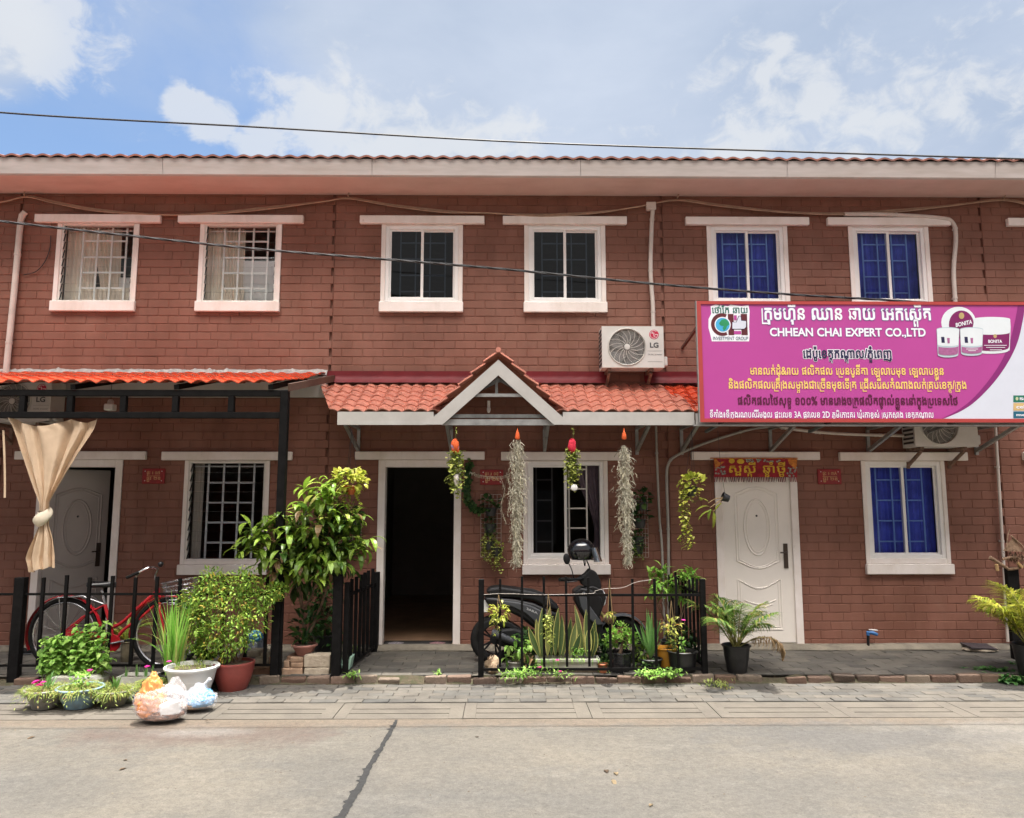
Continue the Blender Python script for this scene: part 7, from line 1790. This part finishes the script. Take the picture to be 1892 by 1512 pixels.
# weeds rooted in the joints of the step: nobody could count the leaves
def weed(name, label, spots, lm, seed, l=.06, w=.022, flowers_=None):
    R = random.Random(seed); mb = MB()
    for (u, v, r, n) in spots:
        c = G(u, v, -.055 if v < 1256 and u < 1790 else Z_PAVE + .01)
        for i in range(n): p = c + V((R.gauss(0, r), R.gauss(0, r * .5), R.random() * r * .8)); mb.leaf(p, rdir(R, .5), V((0, 0, 1)), l * R.uniform(.5, 1.2), w * R.uniform(.6, 1.2), curl=.6, n=3)
    t = thing(name, label, 'weeds', G(spots[0][0], spots[0][1], Z_PAVE)); part('foliage', mb, lm, t)
    if flowers_:
        mb = MB()
        for (u, v) in flowers_: flowers(mb, W(u, v, -1.42), .026, R)
        part('flowers', mb, L_pink, t)
    return t
weed('weed_patch', 'weeds with magenta blooms growing through the fence foot before the trough', [(950, 1252, .07, 130), (935, 1258, .05, 70), (975, 1248, .07, 60), (1000, 1244, .09, 80), (1035, 1250, .06, 50), (1105, 1240, .05, 40)], L_mint, 81, .06, .014, [(997, 1234), (1035, 1242), (1030, 1221)])
weed('weed_patch', 'leafy green weeds at the fence foot below the aloe', [(1215, 1252, .08, 120), (1235, 1258, .08, 120), (1190, 1248, .05, 50), (1245, 1248, .06, 60)], L_mint, 82, .05, .026)
weed('weed_patch', 'low thin grass tuft on the pavers by the corner post', [(1325, 1268, .06, 110), (1340, 1272, .03, 40)], L_port, 83, .06, .008)
weed('weed_patch', 'small green tuft in the step joint beside the gate', [(651, 1250, .035, 70)], L_mint, 84, .05, .014)
weed('weed_patch', 'small sprig growing in the edging below the stone blocks', [(588, 1258, .04, 60)], L_port, 85, .05, .012)
weed('weed_patch', 'tiny green sprig in the step before the open doorway', [(812, 1246, .018, 26)], L_mint, 86, .05, .014)
weed('weed_patch', 'round-leaved creeper spreading from the yellow palm pot', [(1850, 1252, .10, 150), (1820, 1250, .09, 70), (1875, 1262, .08, 120), (1800, 1243, .06, 25), (1890, 1240, .1, 90)], leafmat('creeper_leaf', (.03, .13, .03), (.12, .28, .07), None, .45), 87, .06, .05)

from mathutils import noise as mnoise
# ================================================================ CURTAINS ON THE AWNING
M_cur = mat('beige_cloth', (.60, .45, .31), .75, .1, 4, col2=(.50, .37, .25), bump=.55, bscale=14)
def tied_curtain(label, du, seed, mirror=1):
    R = random.Random(seed); Y = -1.33; t = thing('curtain', label, 'curtain', W(84 + du, 1055, Y), 'tied curtains on the awning frame')
    prof = [(773, 20, 182, 1.0), (790, 24, 177, 1.0), (830, 37, 153, .9), (870, 53, 128, .75), (905, 67, 106, .6), (928, 74, 93, .45), (945, 75, 92, .42)]
    low = [(955, 74, 91, .4), (972, 71, 90, .5), (1000, 60, 98, .8), (1030, 50, 102, 1.0), (1052, 55, 101, 1.0)]
    def sheet(pf, n, amp, top=False, foot=False):
        def fn(s, q):
            k = q * (len(pf) - 1); i = min(len(pf) - 2, int(k)); f = k - i; v, L_, R_, a = [pf[i][j] + (pf[i + 1][j] - pf[i][j]) * f for j in range(4)]
            u = L_ + (R_ - L_) * s
            if top and q < .35:
                sag = 15 * math.sin(math.pi * min(1, max(0, (u - 22) / 106))) if u < 128 else 8 * math.sin(math.pi * (u - 128) / 54); v += max(0, sag) * (1 - q / .35)
            if foot and q > .6: v += (q - .6) * (24 * (.55 - s) + 5 * math.sin(s * 14))
            u = 84 + (u - 84) * mirror
            p = W(u + du, v, Y); ph = (s + .05 * math.sin(s * 9 + seed) + .05 * (1 - q) * math.sin(q * 5 + s * 4)) * n * 6.283
            p.y += amp * a * (math.sin(ph) * .7 + .3 * math.sin(ph * 2.3 + 1) + .2 * math.sin(ph * .5)); p.x += .010 * a * math.cos(ph * 1.1); p.y += .012 * a * mnoise.noise(V((s * 5, q * 3, seed))); p.x += .012 * mnoise.noise(V((s * 4, q * 4, seed + 9))); return p
        return MB().grid(fn, int(n * 14), 34)
    part('upper_cloth', sheet(prof, 3.6, .055, top=True), M_cur, t, smooth=True); part('lower_cloth', sheet(low, 2.6, .04, foot=True), M_cur, t, smooth=True)
    c = W(84 + (80 - 84) * mirror + du, 955, Y)
    mb = MB(); mb.grid(lambda s, q: c + V(((.085 + .012 * math.sin(6.283 * s * 3 + q * 5)) * math.cos(6.283 * s) * math.sin(math.pi * (.12 + .76 * q)) ** .5, .075 * math.sin(6.283 * s) * math.sin(math.pi * (.12 + .76 * q)) ** .5, (.5 - q) * .14 + .03 * math.sin(6.283 * s + .6))), 26, 12, True); part('knot', mb, mat('knot_cloth', (.66, .58, .44), .7, .1, 6), t, smooth=True)
    for u in (24, 76, 128, 181): p = W(84 + (u - 84) * mirror + du, 773, Y); mb = MB(); mb.tube([p, W(84 + (u - 84) * mirror + du, 766, -1.35)], .004, 5); part('hook', mb, M_chrome, t)
    return t
tied_curtain('beige curtain tied in a knot hanging before the half-open grey door', 0, 5)
t = tied_curtain('beige curtain mostly cut off at the picture edge with a dangling tie', -165, 6, -1)
mb = MB(); mb.grid(lambda s, q: W(4 + 4 * s + 3 * math.sin(q * 2), 795 + 125 * q, -1.3), 3, 12); part('tie_strap', mb, M_cur, t, smooth=True)

# ================================================================ RUBBISH BAGS
from mathutils import noise as mnoise
def bag(mb, c, rx, ry, h, seed, sag=.35, crump=.12, peak=0.0):
    """slumped crumpled plastic bag: wide foot, creased sides, optional twisted peak"""
    o = V((seed * 3.7, seed * 1.3, seed * .7)); c = V(c)
    def fn(s, q):
        a = 6.283 * s; th = math.pi * (.015 + .97 * q); r = math.sin(th) ** .62; z = (math.cos(th) * .5 + .5); r *= 1 + sag * (.5 - z) * .8
        if peak: r *= 1 - .45 * max(0, z - .55) / .45
        d = V((math.cos(a) * r, math.sin(a) * r, z * 1.6))
        n = mnoise.fractal(d * 1.5 + o, 1.0, 2.0, 4) * crump + (abs(mnoise.noise(d * 4.2 + o * 2)) - .25) * crump * .9 + (abs(mnoise.noise(d * 8 + o)) - .25) * crump * .25
        return c + V((rx * math.cos(a) * r * (1 + n), ry * math.sin(a) * r * (1 + n), max(.0, h * z * (1 + .55 * n * z) + (peak * max(0, z - .7) / .3))))
    return mb.grid(fn, 90, 46, True)
c = G(297, 1334, Z_ROAD) ; c.z = -.132; t = thing('rubbish_bag', 'clear plastic rubbish bag holding an orange bag and white foam box', 'rubbish bag', c)
part('film', bag(MB(), c, .215, .16, .27, 1, crump=.13), filmmat('clear_film', (.82, .81, .83), .26, .10), t, smooth=True)
part('orange_bag', bag(MB(), c + V((-.07, -.02, .015)), .115, .10, .32, 2, crump=.24, peak=.03), filmmat('orange_film', (.85, .33, .10), .86, .35), t, smooth=True)
mb = MB(); mb.obox(c + V((.085, -.03, .10)), (.15, .12, .10), Ry(rad(-8)) @ Rz(.3)); part('foam_box', mb, M_paper, t, bevel=.01)
part('waste', bag(MB(), c + V((.0, 0, .005)), .17, .12, .09, 4), mat('kitchen_waste', (.24, .12, .08), .8, .5, 30, col2=(.08, .06, .05)), t, smooth=True)
part('film_peak', bag(MB(), c + V((.10, .0, .10)), .11, .08, .20, 7, crump=.18, peak=.03), MATS['clear_film'], t, smooth=True)
c = G(367, 1312, Z_PAVE); c.z = -.13; t = thing('rubbish_bag', 'knotted pale plastic rubbish bag with blue bag inside beside the white basin', 'rubbish bag', c)
part('film', bag(MB(), c, .15, .12, .19, 11, crump=.14, peak=.02), MATS['clear_film'], t, smooth=True)
part('blue_bag', bag(MB(), c + V((.015, -.012, .02)), .115, .10, .15, 12, crump=.18), filmmat('blue_film', (.22, .52, .85), .85, .3), t, smooth=True)
part('waste', bag(MB(), c + V((-.03, -.005, .004)), .115, .10, .075, 13), mat('paper_waste', (.50, .30, .20), .8, .4, 30, col2=(.20, .22, .16)), t, smooth=True)
mb = MB(); mb.tube(bez([c + V((.02, 0, .19)), c + V((.05, 0, .215)), c + V((.085, .0, .25))], 5), [.012, .012, .011, .01, .01, .01, .01, .012, .014, .016, .016], 6); part('knot', mb, M_paper, t, smooth=True)

# ================================================================ BLOCKS, POTS AND ODDMENTS BY THE POST
BLK = [mat('weathered_block', (.40, .34, .26), .92, .25, 12, bump=.9, col2=(.27, .22, .165), detail=9), mat('brown_block', (.24, .14, .085), .92, .25, 12, bump=.9, col2=(.16, .09, .06), detail=9), mat('tan_block', (.33, .22, .145), .92, .25, 12, bump=.9, col2=(.23, .15, .10), detail=9)]
def block(label, u0, u1, v0, v1, k, dy=0, dep=.15, rz=0):
    a, b = W(u0, v1, FY + .04 + dy), W(u1, v0, FY + .04 + dy); o = thing('stone_block', label, 'stone block', ((a.x + b.x) / 2, FY, a.z), 'loose stone blocks and bricks by the post'); R = random.Random(u0 * 7)
    mb = MB(); e = lambda: R.uniform(-.006, .006); x0, x1, y0, y1, z0, z1 = a.x + .001, b.x - .001, FY + .04 + dy, FY + .04 + dy + dep, a.z + .0005, b.z - .0005
    mb.grid(lambda s, q: None, 0, 0) if False else None
    nx = 5; vs = []
    mb.box(x0, x1, y0, y1, z0, z1); mb.v = [(x + e(), y + e(), z + (e() * .5 if z > z0 + .01 else 0)) for x, y, z in mb.v]
    part('block', mb, BLK[k], o, bevel=.012, seg=2); return o
block('largest pale stone block on top beside the gate post', 561, 611, 1210, 1234, 0)
block('pale stone block under the largest block by the gate post', 560, 608, 1234, 1256, 0, -.01)
block('brown brick at the ground between awning post and pale blocks', 520, 559, 1235, 1256, 2)
block('thin tan brick lying on the ground brick beside the awning post', 536, 560.5, 1225, 1234.5, 2, .02)
block('short tan brick topmost between awning post and largest block', 534.5, 560, 1215, 1225, 2, .02)
block('broken wedge of brick leaning at the awning post', 523, 535, 1221, 1234.5, 2, .03)
block('dark brown brick at the ground behind the red pot', 466, 509, 1236, 1257, 1)
block('flat tan brick in the middle of the pile behind the red pot', 468, 496, 1227.5, 1236, 2, .02)
block('grey tan brick near the top of the pile behind the red pot', 469, 496, 1216, 1227.5, 0, .03)
block('upright reddish brick against the awning post', 496.5, 509, 1213, 1235.5, 2, .02)
block('small tan stone topmost of the pile behind the red pot', 480, 497, 1205, 1215.5, 0, .06)
block('grey slab at the back of the pile behind the red pot', 455, 480, 1202, 1215.5, 0, .12)
R = random.Random(90)
c = W(562, 1210, -1.16); t = thing('potted_plant', 'pink clay bowl with dark leaves standing above the stone blocks', 'potted plant', c)
mb = pot_shape(c, .075, .12, W(562, 1190, -1.16).z - c.z, rim=.02); part('pot', mb, M_terra, t, smooth=True); soil(c, .1, t, .09); mb = MB(); tuft(mb, c + V((0, 0, .10)), R, 26, .24, .03, spread=.9, curl=1.0); cloudleaf(mb, c + V((0, .05, .26)), .18, 60, .11, .05, R, shell=.2); part('leaves', mb, L_dark, t)
mb = MB(); mb.box(c.x - .16, c.x + .16, c.y - .06, c.y + .14, Z_PORCH - .01, c.z - .001); st_ = thing('stone_block', 'low stone ledge under the pink clay bowl', 'stone block', (c.x, c.y, Z_PORCH), 'loose stone blocks and bricks by the post'); part('block', mb, BLK[1], st_, bevel=.01)
# dim shrub in the corner between tree and gate
c = G(600, 1205, Z_PORCH); t = pot('potted_shrub', 'dark leafy shrub in shade behind the open gate leaf', c, .11, .14, .2, M_potb); mb, ms = MB(), MB()
for (u, v) in ((590, 1120), (605, 1140), (580, 1150), (600, 1165), (612, 1105), (575, 1115), (595, 1085), (612, 1180), (585, 1180)): q = W(u, v, c.y + R.uniform(-.12, .15)); stick(ms, [c + V((0, 0, .17)), q], .006, .003); cloudleaf(mb, q, .13, 34, .10, .048, R, shell=.1, up=.1)
part('stems', ms, M_bark, t); part('foliage', mb, L_dark, t)
# low growth seen between the gate bars
weed('weed_patch', 'sparse green sprigs behind the bars of the open gate leaf', [(652, 1204, .03, 40), (662, 1196, .03, 40)], L_bush, 88, .07, .02)
c = W(636, 1240, -1.2); t = thing('plastic_tray', 'pale mint green plastic tray wedged under the open gate', 'tray', c); mb = MB()
mb.prism([W(621, 1215, -1.22), W(624, 1234, -1.22), W(645, 1238, -1.22), W(650, 1214, -1.22), W(646, 1214, -1.22), W(641, 1230, -1.22), W(627, 1230, -1.22), W(624, 1215, -1.22)], (0, .16, 0)); part('tray', mb, mat('mint_plastic', (.36, .55, .42), .45, .08, 6), t, bevel=.003)
mb = MB(); mb.poly([W(625, 1231, -1.215), W(643, 1231, -1.215), W(643, 1231, -1.215) + V((0, .15, 0)), W(625, 1231, -1.215) + V((0, .15, 0))]); part('tray_floor', mb, MATS['mint_plastic'], t)
c = G(467, 1218, Z_PORCH); t = thing('plastic_sack', 'dark plastic sack with a blue patch slumped behind the golden shrub', 'sack', c); part('sack', bag(MB(), c, .14, .11, .30, 21), mat('dark_sack', (.09, .10, .12), .4, .3, 12), t, smooth=True); part('blue_patch', bag(MB(), c + V((.0, -.02, .18)), .11, .09, .13, 22), mat('blue_sack', (.06, .26, .45), .4, .2, 9), t, smooth=True)
# doormat
a, b = W(700, 1190, -.02), W(836, 1190, -.02); t = thing('doormat', 'dark doormat with two pale oval patches in the open doorway', 'doormat', ((a.x + b.x) / 2, .1, -.03)); mb = MB(); mb.box(a.x + .02, b.x - .02, -.012, .33, -.0345, -.022); part('mat', mb, mat('mat_black', (.018, .017, .018), .95, .3, 90), t)
for (x, m_) in ((a.x + .17, mat('mat_grey', (.30, .27, .30), .95, .4, 50)), (b.x - .19, mat('mat_pink', (.32, .17, .19), .95, .4, 50))):
    mb = MB(); mb.poly([(x + .09 * math.cos(q) * (1 + .15 * math.sin(5 * q)), .14 + .11 * math.sin(q) * (1 + .1 * math.sin(4 * q)), -.0205) for q in [6.283 * i / 28 for i in range(28)]]); part('oval_patch', mb, m_, t)
mb = MB(); mb.box(-1.38, -.63, -.03, .02, -.06, -.036); part('threshold', mb, mat('red_sill', (.17, .065, .055), .7, .2, 9), hB)
# tap
c = W(1604, 1193, -.09); t = thing('garden_tap', 'blue garden tap on a short black pipe by the wall foot', 'tap', c); tp = W(1604, 1174, -.09)
mb = MB(); mb.tube([c - V((0, 0, .03)), tp], .016, 10); part('pipe', mb, M_sm_, t, smooth=True)
mb = MB(); mb.tube([tp, tp + V((.0, 0, .03)), tp + V((.03, -.02, .035)), tp + V((.095, -.03, .012))], [.022, .024, .024, .019], 10); mb.tube([tp + V((.03, -.02, .03)), tp + V((.03, -.02, .065))], .012, 8); part('tap_body', mb, mat('tap_blue', (.03, .14, .36), .4, .1, 9), t, smooth=True)
mb = MB(); mb.bar(tp + V((.0, -.02, .068)), tp + V((.10, -.03, .060)), .022, .012); part('handle', mb, M_paper, t, bevel=.003)
# driftwood feeder on its dark post
p0 = G(1868, 1212, Z_PORCH); Yd = -.62
t = thing('wood_feeder', 'rough bird feeder of sticks and bamboo on a black post', 'bird feeder', W(1868, 1195, Yd)); a = W(1868, 1048, Yd)
mb = MB(); mb.box(a.x - .065, a.x + .065, Yd - .03, Yd + .03, Z_PORCH, a.z); part('post', mb, M_black, t, bevel=.004)
M_twig = mat('grey_twig', (.24, .155, .10), .9, .3, 25, bump=.7, col2=(.14, .085, .055))
for pts, r0, r1 in (([(1829, 1030), (1845, 1040), (1864, 1052)], .022, .016), ([(1862, 1052), (1880, 1050), (1896, 1042)], .017, .015), ([(1852, 1034), (1870, 1030), (1895, 1036)], .016, .014), ([(1860, 1012), (1862, 990), (1866, 978)], .008, .005), ([(1868, 990), (1885, 1005), (1896, 1018)], .009, .007)): mb = MB(); stick(mb, [W(u, v, Yd - .06) for u, v in pts], r0, r1, 7); part('stick', mb, M_twig, t, smooth=True)
for (u, v, d) in ((1841, 1043, (0.1, 0, -1)), (1880, 1040, (.5, 0, -.6))): q = W(u, v, Yd - .08); mb = MB(); mb.tube([q, q + V(d).normalized() * .07], .019, 9); part('bamboo_tube', mb, mat('bamboo', (.40, .25, .11), .7, .15, 12), t, smooth=True)
mb = MB(); Rn = random.Random(4); cn = W(1877, 1030, Yd - .03)
for i in range(160): p = cn + V((Rn.gauss(0, .07), Rn.gauss(0, .05), Rn.gauss(0, .025))); mb.leaf(p, rdir(Rn), V((0, 0, 1)), .09, .01, curl=.6, n=3)
part('nest', mb, leafmat('nest_straw', (.05, .03, .02), (.20, .12, .07), None, .9), t)
mb = MB(); mb.poly([W(1853, 1018, Yd - .05), W(1872, 992, Yd - .05), W(1892, 1020, Yd - .05)]); mb.poly([W(1853, 1018, Yd - .05), W(1892, 1020, Yd - .05), W(1892, 1020, Yd + .1), W(1853, 1018, Yd + .1)]); part('bark_roof', mb, M_twig, t)
# old plate on a stone near the yellow palm
c = W(1812, 1200, -.45); t = thing('drain_plate', 'rusty dark metal plate lying on rubble near the yellow palm', 'metal plate', G(1815, 1203, Z_PORCH)); g_ = G(1815, 1205, Z_PORCH)
mb = MB(); mb.obox(g_ + V((0, .06, .055)), (.30, .22, .012), Rx(.1) @ Ry(.05)); part('plate', mb, mat('rust_plate', (.06, .05, .055), .6, .3, 20), t); part('rubble', bag(MB(), g_ + V((.02, .08, -.005)), .20, .13, .055, 31), BLK[0], t, smooth=True)
# shoe by the bicycle, litter on the road
c = G(52, 1208, Z_PORCH); t = thing('shoe', 'black slip-on shoe lying on the porch behind the bicycle wheel', 'shoe', c); mb = MB()
mb.grid(lambda s, q: c + V(((q - .5) * .25, .042 * math.cos(6.283 * s) * math.sin(math.pi * (.06 + .9 * q)) ** .4, .03 + .032 * math.sin(6.283 * s) * (1.2 - .7 * q))), 16, 12, True); part('upper', mb, M_rub, t, smooth=True); mb = MB(); mb.box(c.x - .12, c.x + .12, c.y - .04, c.y + .04, c.z, c.z + .014); part('sole', mb, M_ss, t, bevel=.006)
R = random.Random(99); mb = MB()
for (u, v, l) in [(235, 1405, .05), (220, 1423, .075), (1200, 1490, .07), (1122, 1428, .10), (1132, 1440, .09), (1140, 1432, .09), (885, 1362, .05), (66, 1360, .08), (545, 1372, .03), (380, 1329, .05), (386, 1331, .04), (1325, 1300, .03)]:
    c = G(u, v, Z_ROAD + .006 if v > 1330 else -.126); a_ = R.random() * 6.28; mb.leaf(c, V((math.cos(a_), math.sin(a_), .05)), V((0, 0, 1)), l, l * .35, curl=.3, n=3)
for i in range(150): c = G(R.uniform(-60, 1950), 1332 + R.random() ** 2 * 160, Z_ROAD + .003); a_ = R.random() * 6.28; l = R.uniform(.006, .022); mb.leaf(c, V((math.cos(a_), math.sin(a_), .05)), V((0, 0, 1)), l, l * .5, curl=.2, n=2)
o = part('leaf_litter', mb, leafmat('dead_leaf', (.05, .035, .025), (.16, .11, .07), (.26, .20, .12), .8), None); o['kind'] = 'stuff'; o['label'] = 'dry leaf crumbs scattered over the concrete road'
